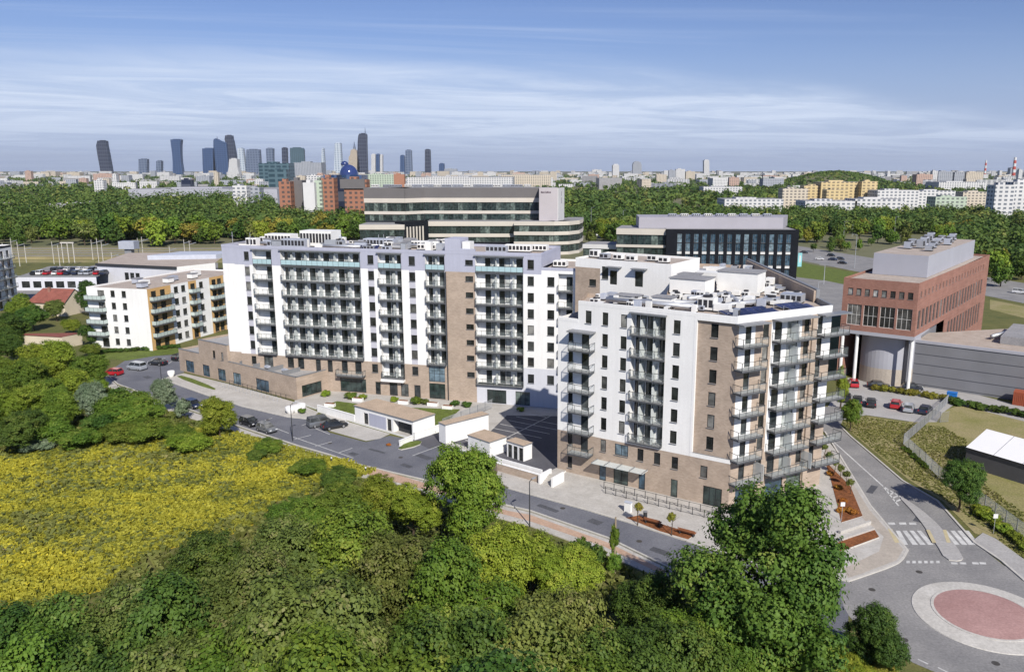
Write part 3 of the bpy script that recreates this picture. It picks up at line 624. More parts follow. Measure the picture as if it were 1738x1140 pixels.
# flank, back and roof
D = 15.0
def ring_wall(par, pts, z0, z1, m, name='wall'):
    b = MB()
    for i in range(len(pts) - 1): b.poly([(*pts[i], z0), (*pts[i + 1], z0), (*pts[i + 1], z1), (*pts[i], z1)])
    return b.build(name, m, par)
g2 = lambda s, d: WA.p(s, 0, d)[:2]
ring_wall(A, [g2(0, -.9), g2(0, -D), g2(66.6, -D)], 0, 28.8, 'render_white'); ring_wall(A, [g2(66.6, 0), g2(66.6, -D)], 26.3, 28.8, 'render_grey'); ring_wall(A, [g2(3.4, 0), g2(3.4, -.9)], 0, 28.8, 'render_white')
ring_wall(A, [g2(66.6, -D), g2(73.2, -D), g2(73.2, 0)], 0, 26.3, 'render_white')
b = MB(); b.poly([(*g2(s, d), 28.3) for s, d in ((.1, -1.0), (3.5, -1.0), (3.5, -.1), (66.5, -.1), (66.5, -D + .1), (.1, -D + .1))]); b.poly([(*g2(s, d), 25.9) for s, d in ((66.7, -.1), (73.1, -.1), (73.1, -D + .1), (66.7, -D + .1))]); b.build('roof', 'roof_gravel', A)
b = MB()
for s0, s1, d0, d1, z in ((3.4, 66.6, -.35, .03, 28.8), (-.03, 3.4, -1.25, -.87, 28.8), (0, 66.6, -D, -D + .35, 28.8), (-.03, .32, -D + .35, -1.25, 28.8), (66.3, 66.63, -D + .35, -.35, 28.8), (66.63, 73.2, -.35, .03, 26.3), (72.9, 73.23, -D + .35, -.35, 26.3)): WA.box(b, s0, s1, z - .45, z + .05, d0, d1)
b.build('parapet', 'render_grey', A)
b = MB(); WA.box(b, 48.2, 51.2, 28.86, 31.1, -4.5, .02); WA.box(b, 51.2, 54.0, 28.86, 29.3, -.5, .02); b.build('stair_tower', 'render_grey', A)
unit(A, 'box', *WA.p(52.2, 28.3, -1.6), 1.5, 2.2, 2.0, WA.ang)
# roof plant of the long block
ra = random.Random(3)
for s in np.arange(4.0, 47, 2.1):
    for d in (-3.0, -6.3, -9.5, -12.5):
        if ra.random() < .7:
            k = ra.choice(['fan', 'louvre', 'box', 'box', 'shed']); m = ra.choice(['unit_white', 'unit_white', 'unit_white', 'unit_grey', 'galvanised'])
            unit(A, k, *WA.p(s + ra.uniform(-.6, .6), 28.3, d + ra.uniform(-.7, .7)), ra.uniform(.8, 2.6), ra.uniform(.6, 1.5), ra.uniform(.5, 1.7), WA.ang, m)
for s, d, x, y, z, m in [(18.5, -7.5, 7.0, 4.0, 3.0, 'unit_white'), (8.0, -10, 6, 3.0, 1.9, 'unit_white'), (15.5, -3.0, 5.2, 2.2, 1.6, 'unit_grey'), (31, -9, 6.5, 2.4, 1.5, 'unit_grey'), (40, -10, 5, 2, 1.1, 'unit_white'), (43.5, -6, 6, 1.8, .9, 'unit_white'), (57, -4, 4, 1.4, 1.1, 'unit_grey'), (60.5, -6.5, 5, 1.6, 1.2, 'unit_white'), (64, -9, 3, 2, 1.0, 'unit_white'), (69, -5, 2.4, 2, 1.0, 'unit_white')]:
    p = WA.p(s, 28.3 if s < 66 else 25.9, d); unit(A, 'louvre', *p, x, y, z, WA.ang, m)
for s0, s1, d in ((5, 14, -4.8), (20, 34, -5), (22, 30, -2.2), (36, 47, -8), (55, 65, -8.4), (26, 38, -12)): duct(A, [WA.p(s0, 29.0, d), WA.p(s1, 29.0, d)], .3)
for s, d in ((1.2, -3), (6, -2), (33, -4), (33.6, -5)):
    b = MB(); p = WA.p(s, 28.3, d); b.bar(p, (p[0], p[1], 31.2), .05, 0, 5); b.box((p[0], p[1], 30.4), (.5, .04, .04)); b.build('antenna', 'galvanised', A)
for s in (26.5, 28.3, 30.1, 31.9): 
    b = MB(); p = WA.p(s, 0, -3.2)
    b.poly([WA.p(s, 28.55, -2.2), WA.p(s + 1.6, 28.55, -2.2), WA.p(s + 1.6, 29.25, -3.4), WA.p(s, 29.25, -3.4)]); WA.box(b, s + .1, s + 1.5, 28.3, 28.5, -3.3, -2.3); b.build('solar_panel', 'solar_cell', A)
# flue pipes by the brick stair tower
b = MB(); b.bar(WA.p(48.3, .3, .2), WA.p(48.3, 25, .2), .09, 0, 6); b.build('downpipe', 'metal_dark', A)

# ---- brick podium of the long block
WP = Wall((-79.5, 171.5), (-46.5, 147.8)); WQ = Wall((-46.5, 147.8), (-42.2, 153.9))
po = [(2.3, 5.6, .15, 2.75, .25), (8.8, 11.5, .15, 2.7, .25), (14.4, 17.3, .1, 2.65, .25), (19.8, 22.6, .1, 2.6, .25), (27.6, 31.9, .1, 2.55, .25)]
pw = [(13.1, 14.1, 4.6, 6.3, .2), (16.1, 17.0, 4.6, 6.3, .2)]
facade(A, WP, 0, 8.05, 0, 4.9, po[:1], lambda s, z: 0, mats=['clinker']); facade(A, WP, 8.05, 18.5, 0, 8.0, po[1:3] + pw, lambda s, z: 0, mats=['clinker']); facade(A, WP, 18.5, WP.L, 0, 4.6, po[3:], lambda s, z: 0, mats=['clinker'])
for o in po: window(A, WP, *o[:4], .2, 3, 1, glass='pane_blue')
for o in pw: window(A, WP, *o[:4], .15)
facade(A, WQ, 0, WQ.L, 0, 4.6, [(1.2, 6.0, .4, 2.7, .25)], lambda s, z: 0, mats=['clinker']); window(A, WQ, 1.2, 6.0, .4, 2.7, .2, 4, 1, glass='pane_green')
h2 = lambda s, d: WP.p(s, 0, d)[:2]
ring_wall(A, [h2(0, 0), h2(0, -14)], 0, 4.9, 'clinker'); ring_wall(A, [h2(8.05, 0), h2(8.05, -12)], 4.9, 8.0, 'clinker'); ring_wall(A, [h2(18.5, 0), h2(18.5, -8)], 4.3, 8.0, 'clinker')
b = MB(); b.poly([(*h2(s, d), 4.5) for s, d in ((.1, -.1), (8, -.1), (8, -14), (.1, -14))]); b.poly([(*h2(s, d), 7.6) for s, d in ((8.1, -.1), (18.4, -.1), (18.4, -9), (8.1, -12))]); b.poly([(*h2(18.55, -.1), 4.2), (*h2(WP.L - .1, -.1), 4.2), (*WQ.p(WQ.L, 0, -.1)[:2], 4.2), (*g2(3.5, -.2), 4.2), (*h2(18.55, -9), 4.2)]); b.build('terrace', 'paving_grey', A)
b = MB()
for s0, s1, z in ((-.05, 8.02, 4.9), (8.0, 18.55, 8.0), (18.55, WP.L + .02, 4.6)): WP.box(b, s0, s1, z, z + .1, -.35, .05)
WQ.box(b, .02, WQ.L, 4.6, 4.7, -.35, .05); b.build('coping', 'metal_grey', A)
for s in (22, 26.5, 31.5, 36):
    b = MB(); WP.box(b, s, s + .12, 4.2, 5.1, -4.5, -.4); b.build('terrace_divider', 'metal_grey', A)
for s, d in ((24, -2.2), (29, -2), (34, -2.4)): unit(A, 'box', *WP.p(s, 4.2, d), 1.1, .7, .45, WP.ang, 'unit_grey')

# ------------------------------------------------------------------ eight-storey corner apartment building
B = thing('apartment_building', 'eight-storey white and tan brick corner apartment building with stacked balconies, beside the roundabout', 'building', (24, 112, 0))
WB = Wall((2.7, 111.5), (20.8, 99.8)); LB = 26.1
FB = [0.1, 3.7, 6.9, 9.9, 12.9, 15.9, 18.9, 21.9]
MBm = ['render_white', 'clinker', 'render_pale']
WB2 = WB.sub(-0.35)          # brick bay beside the white corner, a little back
ob = []; wb = []
def addw(a, c, e, f, nx=1, ny=1, g='pane', d=.2): ob.append((a, c, e, f, d)); wb.append((a, c, e, f, d - .06, nx, ny, g))
addw(4.46, 5.41, 22.6, 24.4)
for k in range(1, 8): addw(7.12, 8.02, FB[k] + .7, FB[k] + 2.5)
for k in range(2, 8): addw(9.95, 10.88, FB[k] + .7, FB[k] + 2.5); addw(17.63, 18.6, FB[k] + .7, FB[k] + 2.5)
for k in range(0, 7): addw(1.74, 2.5, FB[k] + .75, FB[k] + 2.5)
for k in range(1, 7): addw(3.9, 5.1, FB[k] + .04, FB[k] + 2.45, 1, 1, 'pane_door')
addw(9.4, 11.5, 4.35, 6.0, 2, 1, 'pane_blue'); addw(12.9, 13.85, 4.2, 5.95); addw(15.4, 16.35, 4.2, 5.9); addw(18.0, 18.95, 4.1, 5.8); 
addw(7.0, 8.1, .12, 2.6, 1, 1, 'pane_blue'); addw(9.3, 11.6, .12, 2.8, 2, 1, 'pane_green'); addw(13.2, 14.2, .12, 2.6, 1, 1, 'pane_blue'); addw(18.0, 19.0, .12, 2.6, 1, 1, 'pane_green')
ob.append((11.55, 16.55, 6.9, 24.75, 1.1, 0))
def zoneB(s, z): return 1 if z < 6.35 else 0
facade(B, WB, 0, 3.3, 0, 23.0, [o for o in ob if o[1] < 3.3], zoneB, [], [6.35], MBm)
facade(B, WB, 3.3, 20.5, 0, 25.6, [o for o in ob if o[0] > 3.3], zoneB, [], [6.35], MBm)
for w in wb: window(B, WB, *w[:5], w[5], w[6], glass=w[7])
bay(B, WB, 11.55, 16.55, FB[2:], [(11.75, 12.3), (13.4, 14.3), (15.3, 16.4)], 24.75, top_blue=False, style='bars')
b = MB(); WB.box(b, 11.4, 16.7, 24.76, 24.92, -.3, .6); b.build('balcony_roof', 'metal_grey', B)
for k in range(1, 7): balcony(B, WB, 2.55, 6.0, FB[k], out=1.55, style='bars')
b = MB(); WB.box(b, 2.4, 6.15, 21.4, 21.58, 0, 1.7); b.build('balcony_roof', 'metal_grey', B)
# lower brick storeys run on to the corner; brick bay above is set back behind a white frame
lo = [(22.1, 23.1, 3.75, 5.4, .2), (22.6, 25.2, .12, 2.7, .2)]
ring_wall(B, [WB.p(LB, 0, 0)[:2], WB.p(LB + .02, 0, -.5)[:2]], 0, 6.35, 'clinker')
facade(B, WB, 20.5, LB, 0, 6.35, lo, lambda s, z: 0, mats=['clinker'])
for o in lo: window(B, WB, *o[:4], .14, 1 if o[2] > 3 else 3, 1, glass='pane' if o[2] > 3 else 'pane_green')
b = MB(); WB.box(b, 20.5, LB + .03, 6.36, 6.9, -.5, .03, 0, 1); b.build('ledge', ['render_white', 'metal_grey'], B)
bw = [(22.6, 23.6, FB[k] + .7, FB[k] + 2.5, .2) for k in range(2, 8)]
facade(B, WB2, 20.5, LB, 6.9, 24.7, bw, lambda s, z: 0, mats=['clinker'])
for o in bw: window(B, WB2, *o[:4], .14)
b = MB(); WB.box(b, 20.5, 20.85, 6.92, 24.75, -.36, .03); b.build('frame_pier', 'render_white', B)
b = MB(); WB.box(b, 20.52, LB + .05, 24.72, 25.6, -.4, .02); b.build('cornice', 'render_white', B)
# right-hand front with three balcony stacks
cB = WB.p(LB, 0, -.35); WC = Wall(cB, (39.5, 105.9)); LC = WC.L
oc = []; wc = []
def addc(a, c, e, f, g='pane', d=.2): oc.append((a, c, e, f, d)); wc.append((a, c, e, f, d - .06, 1, 1, g))
for k in range(1, 8):
    f = FB[k]; addc(4.35, 5.35, f + .5, f + 2.5); addc(1.35, 2.35, f + .04, f + 2.45, 'pane_door'); addc(11.75, 12.7, f + .5, f + 2.5)
    addc(6.4, 7.7, f + .04, f + 2.45, 'pane_door'); addc(8.6, 10.6, f + .04, f + 2.45, 'pane_curtain'); addc(14.3, 15.2, f + .04, f + 2.45, 'pane_door')
addc(1.0, 4.5, .15, 3.0, 'pane_blue'); addc(6.3, 9.5, .15, 3.0, 'pane_blue'); addc(10.2, 13.0, .15, 3.0, 'pane_green')
def zoneC(s, z):
    if z > 24.7: return 0
    if z > 6.9 and (.2 < s < 3.0 or 5.8 < s < 11.3 or 14.0 < s < LC):
        k = int((z - 6.9) // 3)
        if not (s < 3 and k == 3) and not (s > 14 and k in (0, 3)): return 0
    return 1
facade(B, WC, 0, LC, 0, 25.6, oc, zoneC, [.2, 3.0, 5.8, 11.3, 14.0], FB[2:] + [24.7], MBm)
for w in wc: window(B, WC, *w[:5], w[5], w[6], glass=w[7])
for k in range(1, 8):
    balcony(B, WC, -.35, 3.95, FB[k], out=1.5, canopy=(k == 7)); balcony(B, WC, 5.95, 12.6, FB[k], out=1.5, divs=(3.4,), canopy=(k == 7)); balcony(B, WC, 14.0, LC + 2.0, FB[k], out=1.5, canopy=(k == 7))
b = MB(); WC.box(b, 13.1, 13.95, 0, 24.69, 0, .25); b.build('brick_pier', 'clinker', B)
# terrace by the corner at ground level, glass screens
for s in (3.9, 12.7):
    b = MB(); WC.box(b, s, s + .06, 3.8, 6.0, .1, 1.9); b.build('privacy_screen', 'screen_glass', B)
# body, roof
back = [(39.5, 105.9), (39.8, 152), (24, 158), (6.4, 141), (14, 133.6)]
b = MB(); rp = [WB.p(3.3, 0, 0)[:2], WB.p(20.5, 0, 0)[:2], WB.p(LB, 0, -.3)[:2], (39.5, 105.9), (39.8, 152), (24, 158), (21.8, 131), (18.0, 112.2), (7.2, 117.2)]
b.poly([(*p, 25.0) for p in rp]); b.build('roof', 'roof_gravel', B)
ring_wall(B, [(39.5, 105.9), (39.8, 152), (24, 158), (21.8, 131), (18.0, 112.2), (7.2, 117.2), WB.p(3.3, 0, 0)[:2]], 0, 25.6, 'clinker')
q0 = WB.p(0, 0)[:2]; q1 = WB.p(3.3, 0)[:2]; nb = Vector((.55, .83)); q3 = (q0[0] + nb.x * 8.5, q0[1] + nb.y * 8.5); q2 = (q1[0] + nb.x * 8.5, q1[1] + nb.y * 8.5)
ring_wall(B, [q0, q3, q2], 0, 23.0, 'render_white')
b = MB(); b.poly([(*q0, 22.0), (*q1, 22.0), (*q2, 22.0), (*q3, 22.0)]); b.build('terrace', 'roof_grey', B)
b = MB(); WB.box(b, 3.3, 20.5, 25.15, 25.64, -.35, .02); WC.box(b, 0, LC, 25.2, 25.64, -.35, .02); WB.box(b, -.02, 3.28, 22.6, 23.04, -.35, .02); b.build('parapet', 'render_white', B)
b = MB(); strip(b, [(39.5, 106.2), (39.65, 112)], .4, 25.0, 25.7); strip(b, [(39.65, 112.3), (39.8, 130), (39.8, 152)], .5, 25.0, 26.9); b.build('parapet', 'metal_grey', B)
b = MB(); strip(b, [(39.2, 112.3), (39.35, 130), (39.35, 151)], .3, 25.0, 26.7); b.build('parapet', 'clinker', B)
# set-back top storey at the rear of the corner building
WD = Wall((6.4, 140.1), (21.6, 130.0))
od = [(5.3, 6.6, 25.0, 27.2, .2), (6.9, 8.3, 24.2, 26.6, .25), (11.7, 13.2, 24.2, 26.8, .25), (2.8, 4.2, 23.6, 24.8, .2)]
facade(B, WD, 0, WD.L, 18, 28.4, od, lambda s, z: 1 if (s < 5.0 and z < 26.8) else 0, [5.0], [26.8], MBm)
for o in od: window(B, WD, *o[:4], .15, 1, 1, glass='pane_door')
for s in (6.6, 11.4): 
    b = MB(); WD.box(b, s, s + 2.6, 27.2, 27.36, 0, 1.2); b.build('canopy', 'metal_grey', B)
ring_wall(B, [WD.p(WD.L, 0)[:2], WD.p(WD.L, 0, -12)[:2]], 18, 28.4, 'render_white'); ring_wall(B, [WD.p(0, 0)[:2], WD.p(0, 0, -12)[:2], WD.p(WD.L, 0, -12)[:2]], 0, 28.4, 'render_white')
b = MB(); b.poly([WD.p(.1, 28.0, -.1), WD.p(WD.L - .1, 28.0, -.1), WD.p(WD.L - .1, 28.0, -11.9), WD.p(.1, 28.0, -11.9)]); b.build('roof', 'roof_gravel', B)
for s in (1.2, 4.0, 6.6, 9.5, 12.4, 15.2): unit(B, 'louvre', *WD.p(s, 28.0, -2.5 - (s * 7 % 3)), 1.7, 1.2, .8 if s != 1.2 else 1.2, WD.ang, 'unit_white' if s % 2 else 'galvanised')
# roof plant of the corner building
for x, y, sx, sy, sz, k, m in [(31, 121.5, 6.2, 4.2, 3.1, 'shed', 'unit_white'), (23.3, 120.5, 5.6, 4.2, 2.2, 'shed', 'unit_white'), (24.4, 128, 3.2, 2.6, 1.8, 'shed', 'unit_white'), (22.6, 105.6, 2.2, 1.8, 1.6, 'fan', 'unit_white'), (24.3, 104.2, 2.0, 1.5, .9, 'box', 'unit_white'), (28.5, 131, 5.0, 2.4, 1.8, 'box', 'unit_white'), (35, 133, 3, 2.4, 1.6, 'fan', 'unit_white'), (31, 139, 3, 2, 1.6, 'box', 'unit_white'), (12.6, 111.0, 3.2, 2.0, 1.0, 'shed', 'unit_white'), (17.2, 108.2, 2.8, 2.0, 1.2, 'shed', 'unit_white'), (36, 112, 3, 2.2, 1.1, 'louvre', 'galvanised'), (32.6, 110.6, 2.0, 1.6, .8, 'fan', 'galvanised')]:
    unit(B, k, x, y, 25.0, sx, sy, sz, -.55, m)
def in_poly(p, poly):
    c = False
    for i in range(len(poly)):
        (x0, y0), (x1, y1) = poly[i], poly[i - 1]
        if (y0 > p[1]) != (y1 > p[1]) and p[0] < (x1 - x0) * (p[1] - y0) / (y1 - y0) + x0: c = not c
    return c
keep_ = []; rin = [((x - 25) * .94 + 25, (y - 120) * .94 + 120) for x, y in rp]
for i in range(900):
    x, y = ra.uniform(6, 38.5), ra.uniform(99, 150)
    if not in_poly((x, y), rin) or (x > 25.5 and y < 101.5 + (x - 25) * .5 + 3.0) or any(abs(x - a) < 4.0 and abs(y - c) < 3.6 for a, c in ((31, 121.5), (23.3, 120.5))) or any((x - a) ** 2 + (y - c) ** 2 < 2.2 for a, c in keep_): continue
    keep_.append((x, y))
    if len(keep_) > 120: break
    unit(B, ra.choice(['fan', 'louvre', 'box', 'box']), x, y, 25.0, ra.uniform(.5, 1.9), ra.uniform(.5, 1.2), ra.uniform(.3, 1.2), -.55 + ra.choice([0, 1.57]), ra.choice(['unit_white', 'unit_white', 'unit_white', 'unit_grey', 'galvanised']))
for pts in ([(9.5, 110.8), (21, 103.6)], [(10, 112), (20.6, 105)], [(25, 105.6), (33, 110.2)], [(21, 111), (28, 116)], [(27.5, 108.2), (27.5, 117)], [(14, 108.6), (22, 107.5)]): duct(B, [(*pts[0], 25.75), (*pts[1], 25.75)], .33)
def solar(par, x, y, z, ang, n, w=1.05, l=1.7):
    for i in range(n):
        for j in range(2):
            b = MB(); c = Vector((x, y)) + Vector((math.cos(ang), math.sin(ang))) * (i * (w + .06)) + Vector((-math.sin(ang), math.cos(ang))) * (j * (l + .1))
            ca, sa = math.cos(ang), math.sin(ang)
            P4 = [(c.x + a * ca - d * sa, c.y + a * sa + d * ca, z + .25 + d * .2) for a, d in ((0, 0), (w, 0), (w, l), (0, l))]
            b.poly(P4); b.poly([(p[0], p[1], p[2] - .05) for p in P4[::-1]], 1)
            for a in range(4): e = P4[a]; g = P4[(a + 1) % 4]; b.poly([e, g, (g[0], g[1], g[2] - .05), (e[0], e[1], e[2] - .05)], 1)
            b.bar(P4[3], (P4[3][0], P4[3][1], z), .03, 1); b.bar(P4[2], (P4[2][0], P4[2][1], z), .03, 1)
            b.build('solar_panel', ['solar_cell', 'galvanised'], par)
wa_ = WC.ang; p_ = WC.p(.9, 0, -1.2); solar(B, p_[0], p_[1], 25.0, wa_, 7); p_ = WC.p(11.0, 0, -1.4); solar(B, p_[0], p_[1], 25.0, wa_, 4)
# entrance canopy and ramp railing
b = MB(); WB.box(b, 6.6, 14.6, 3.0, 3.1, .02, 1.7); b.build('entrance_canopy', 'screen_glass', B)
b = MB(); 
for s in (6.7, 8.7, 10.6, 12.6, 14.5): WB.box(b, s, s + .07, 3.1, 3.24, 0, 1.75)
b.build('canopy_beam', 'metal_grey', B)

# ------------------------------------------------------------------ neighbouring buildings
def gridmat(name, wall, win, wx, wz, fx=.55, fz=.5, rough=.8):
    """far facades whose windows are under a pixel apart"""
    m = mat(name, wall, rough, 0.07, 0.05); n = m.node_tree.nodes; l = m.node_tree.links; b = n['Principled BSDF']; src = b.inputs['Base Color'].links[0].from_socket
    g = n.new('ShaderNodeNewGeometry'); s = n.new('ShaderNodeSeparateXYZ'); l.new(g.outputs['Position'], s.inputs[0])
    def mm(op, a, c):
        q = n.new('ShaderNodeMath'); q.operation = op
        for i, x in enumerate((a, c)):
            if isinstance(x, (int, float)): q.inputs[i].default_value = x
            elif x is not None: l.new(x, q.inputs[i])
        return q.outputs[0]
    h = mm('ADD', s.outputs[0], s.outputs[1])
    a = mm('LESS_THAN', mm('FRACT', mm('DIVIDE', h, wx), None), fx); c = mm('LESS_THAN', mm('FRACT', mm('DIVIDE', s.outputs[2], wz), None), fz)
    x = n.new('ShaderNodeMix'); x.data_type = 'RGBA'; l.new(mm('MULTIPLY', a, c), x.inputs['Factor']); l.new(src, x.inputs['A']); x.inputs['B'].default_value = (*win, 1); l.new(x.outputs['Result'], b.inputs['Base Color'])
    return m
gridmat('far_white', (0.60, 0.60, 0.60), (0.16, 0.18, 0.21), 4.5, 3.2)
gridmat('far_cream', (0.55, 0.49, 0.40), (0.17, 0.16, 0.15), 4.5, 3.2)
gridmat('far_yellow', (0.58, 0.46, 0.25), (0.22, 0.18, 0.12), 5.0, 3.2)
gridmat('far_grey', (0.34, 0.36, 0.40), (0.12, 0.14, 0.17), 5.0, 3.5)
gridmat('far_pink', (0.48, 0.34, 0.28), (0.15, 0.13, 0.13), 4.5, 3.2)
gridmat('far_green', (0.42, 0.50, 0.40), (0.15, 0.17, 0.16), 4.5, 3.2)
gridmat('tower_blue', (0.06, 0.10, 0.20), (0.02, 0.045, 0.11), 18, 14, .7, .6, .3)
gridmat('tower_dark', (0.07, 0.08, 0.11), (0.018, 0.025, 0.05), 16, 26, .75, .7, .4)
gridmat('tower_grey', (0.15, 0.185, 0.26), (0.05, 0.075, 0.13), 20, 18, .6, .6, .4)
gridmat('tower_teal', (0.085, 0.14, 0.17), (0.03, 0.06, 0.08), 14, 8, .7, .6, .35)
gridmat('tower_pale', (0.46, 0.52, 0.58), (0.20, 0.25, 0.33), 20, 16, .5, .6, .5)
gridmat('tower_tan', (0.42, 0.36, 0.28), (0.26, 0.23, 0.2), 9, 8, .4, .5, .8)
gridmat('far_brick', (0.33, 0.155, 0.10), (0.10, 0.075, 0.07), 4.2, 3.6, .5, .5)
mat('dome_blue', (0.03, 0.05, 0.16), 0.15, 0.1, 0.05, spec=0.6)
mat('chimney_red', (0.45, 0.08, 0.06), 0.7)

def mullions(par, W, s0, s1, z0, z1, step, d=-.3, glass='pane_green', frame='metal_dark', name='window_band'):
    """a strip of glazing with real mullions: band > pane"""
    f = MB(); n = max(2, round((s1 - s0) / step))
    for i in range(n + 1):
        s = s0 + (s1 - s0) * i / n; W.box(f, s - .07, s + .07, z0, z1, d - .02, d + .14)
    o = f.build(name, frame, par)
    for i in range(n):
        a, c = s0 + (s1 - s0) * i / n, s0 + (s1 - s0) * (i + 1) / n
        key = ('pane', round(c - a, 2), round(z1 - z0, 2), glass)
        if key not in CACHE: g = MB(); g.box((0, 0, (z1 - z0) / 2), (c - a - .1, .05, z1 - z0)); CACHE[key] = g.mesh('pane', [glass])
        p = Vector(W.p((a + c) / 2, z0, d)) - par.location; q = part('pane', CACHE[key], o, p, W.ang)
    return o
def bands(par, pts, lev, step=2.6, back=14, glass='pane_green', cream='cream', rail=True):
    """storeys of cream spandrels and recessed ribbon glazing along a polyline"""
    for i in range(len(pts) - 1):
        W = Wall(pts[i], pts[i + 1])
        for z0, z1, k in lev:
            if k == 'g': mullions(par, W, 0, W.L, z0, z1, step, -.45, glass)
            else:
                b = MB(); W.box(b, -.25, W.L + .25, z0, z1, -back if z1 == lev[-1][1] else -1.2, .05 if k == 'c' else -.1, 0, 1); b.build('spandrel', [{'c': cream, 'k': 'office_grey', 'w': 'office_white', 'b': 'black_clad'}[k], 'roof_grey'], par)
Yk = 430.0
def X(u, Y): return PY(u, 400, Y)[0]
O = thing('office_building', 'long cream-banded glass office building with grey attic and mauve sign tower', 'building', (-20, 440, 0))
lowl = [(0, 3, 'c'), (3, 7, 'g'), (7, 8.4, 'c'), (8.4, 13.4, 'g'), (13.4, 15.9, 'c')]
mid = [(0, 6, 'b'), (6, 8.6, 'g'), (8.6, 10.4, 'c'), (10.4, 14.4, 'g'), (14.4, 16.8, 'c')]
up = [(16.85, 20.2, 'g'), (20.2, 21.8, 'c'), (21.8, 26.3, 'g'), (26.3, 28.6, 'c'), (28.6, 34.0, 'k')]
bands(O, [(X(611, 412), 412), (X(686, 412), 412)], lowl, back=20)
bands(O, [(X(725, 424), 424), (X(873, 424), 424)], mid, back=20)
bands(O, [(X(621, 430), 430), (X(690, 428), 428), (X(722, 436), 436), (X(915, 436), 436)], up, back=22)
rw = [(X(873, 417), 417), (X(940, 416), 416), (X(966, 419), 419), (X(983, 427), 427), (X(989, 440), 440), (X(990, 455), 455)]
bands(O, rw, [(-.2, 1.5, 'c'), (1.5, 5.2, 'g'), (5.2, 6.8, 'c'), (6.8, 10.2, 'g'), (10.2, 12, 'c'), (12, 15.2, 'g'), (15.2, 17.2, 'c')], back=9)
b = MB(); b.prism([(X(874, 418), 424), (X(940, 418), 424), (X(980, 427), 432), (X(986, 440), 455), (X(900, 455), 455)], 0, 16.9); b.build('roof', 'roof_grey', O)
b = MB(); Wd = Wall((X(686, 413), 413), (X(725, 418), 424)); Wd.box(b, 0, Wd.L, 0, 17.0, -8, 0); b.build('dark_bay', 'black_clad', O)
for k in range(6): b = MB(); Wd.box(b, 1.4 + k * 2.0, 2.2 + k * 2.0, 2, 14.6, 0, .4); b.build('fin', 'cream', O)
b = MB(); b.box(((X(915, 425) + X(946, 425)) / 2, 430, 17), (X(946, 425) - X(915, 425), 14, 34.4)); b.build('sign_tower', 'tower_mauve', O)
Wt = Wall((X(946.3, 424), 423.5), (X(957, 432), 437)); b = MB(); Wt.box(b, 0, Wt.L, 16, 34.1, -.5, .3); b.build('tower_side', 'office_white', O)
xs = X(919, 422.9)
for i, (w, h) in enumerate(((.55, .9), (.5, .7), (.5, .7), (.28, 1.0), (.5, .7), (.5, .95), (.45, .7), (.5, .7))):
    b = MB(); b.box((xs + i * .66, 422.9, 32.0 - (.1 if h < .9 else 0)), (w, .12, h)); b.build('letter', 'sign_dark', O)
b = MB(); c_ = Wt.p(Wt.L * .5, 27.6, .38); b.box(c_, (1.5, .1, 3.0), Wt.ang); b.box(Wt.p(Wt.L * .5, 31.2, .38), (1.2, .1, 2.2), Wt.ang); b.build('emblem', 'penthouse', O)
b = MB(); b.prism([(X(621, 431), 432), (X(690, 431), 430), (X(722, 437), 438), (X(914, 437), 438), (X(914, 437), 470), (X(621, 431), 470)], 16, 33.6); b.build('core', 'roof_grey', O)
for k in range(16): unit(O, 'louvre', X(640 + k * 17, 445), 446 + (k * 7 % 12), 34, 4 + k % 3, 2.5, 1.2, 0, 'unit_grey' if k % 3 else 'unit_white')

K = thing('office_building', 'black-clad office building with tall narrow windows and pale attic storey', 'building', (75, 310, 0))
WK = Wall((X(1131, 306), 306), (X(1356, 303), 303)); kp = []; cw = (X(1356, 303) - X(1131, 306)) 
sx0 = (1154 - 1131) / 225 * cw; stp = 14.28 / 225 * cw
for i in range(14):
    s = sx0 + i * stp - .85
    kp += [(s, s + 1.75, 13.0, 16.0, .3), (s, s + 1.75, 16.25, 19.6, .3), (s, s + 1.75, 7.7, 11.6, .3), (s, s + 1.75, 3.0, 6.1, .3)]
facade(K, WK, 0, WK.L, 0, 21.3, kp, lambda s, z: 0, mats=['black_clad'])
for o in kp: window(K, WK, *o[:4], .2, 2, 1, 'metal_grey', 'pane_blue')
for i in range(14):
    for z in (12.0, 6.7, 2.1):
        s = sx0 + i * stp; b = MB(); WK.box(b, s - .85, s + .85, z - .05, z + .85, 0, .14); b.build('spandrel', 'office_white', K)
ring_wall(K, [WK.p(WK.L, 0)[:2], WK.p(WK.L, 0, -24)[:2], WK.p(0, 0, -24)[:2], WK.p(0, 0)[:2]], 0, 21.3, 'black_clad')
b = MB(); b.poly([WK.p(0, 21.0, 0), WK.p(WK.L, 21.0, 0), WK.p(WK.L, 21, -24), WK.p(0, 21, -24)]); b.build('roof', 'roof_grey', K)
b = MB(); b.prism([(X(1085, 312), 314), (X(1328, 311), 311), (X(1335, 330), 330), (X(1080, 330), 332)], 21.05, 25.4); b.build('penthouse', 'penthouse', K)
for k in range(9): unit(K, 'louvre', X(1140 + k * 20, 320), 320, 25.4, 3, 2, .8, 0, 'unit_white' if k % 2 else 'unit_grey')
bands(K, [(X(1047, 312), 312), (X(1129, 308), 308)], [(0, 5.6, 'b'), (5.6, 9.6, 'c'), (9.6, 14.0, 'g'), (14.0, 15.0, 'c'), (15.0, 18.9, 'g'), (18.9, 21.2, 'c')], back=18)
bands(K, [(X(990, 322), 322), (X(1047, 318), 318)], [(0, 5.8, 'g'), (5.8, 7.2, 'w'), (7.2, 12.5, 'g'), (12.5, 14.2, 'w')], back=14)
b = MB(); p = WK.p(WK.L + .15, 12.6, .3); b.box((p[0] + .7, p[1], 10.0), (1.5, .25, 5.2)); b.build('blade_sign', 'sign_teal', K)
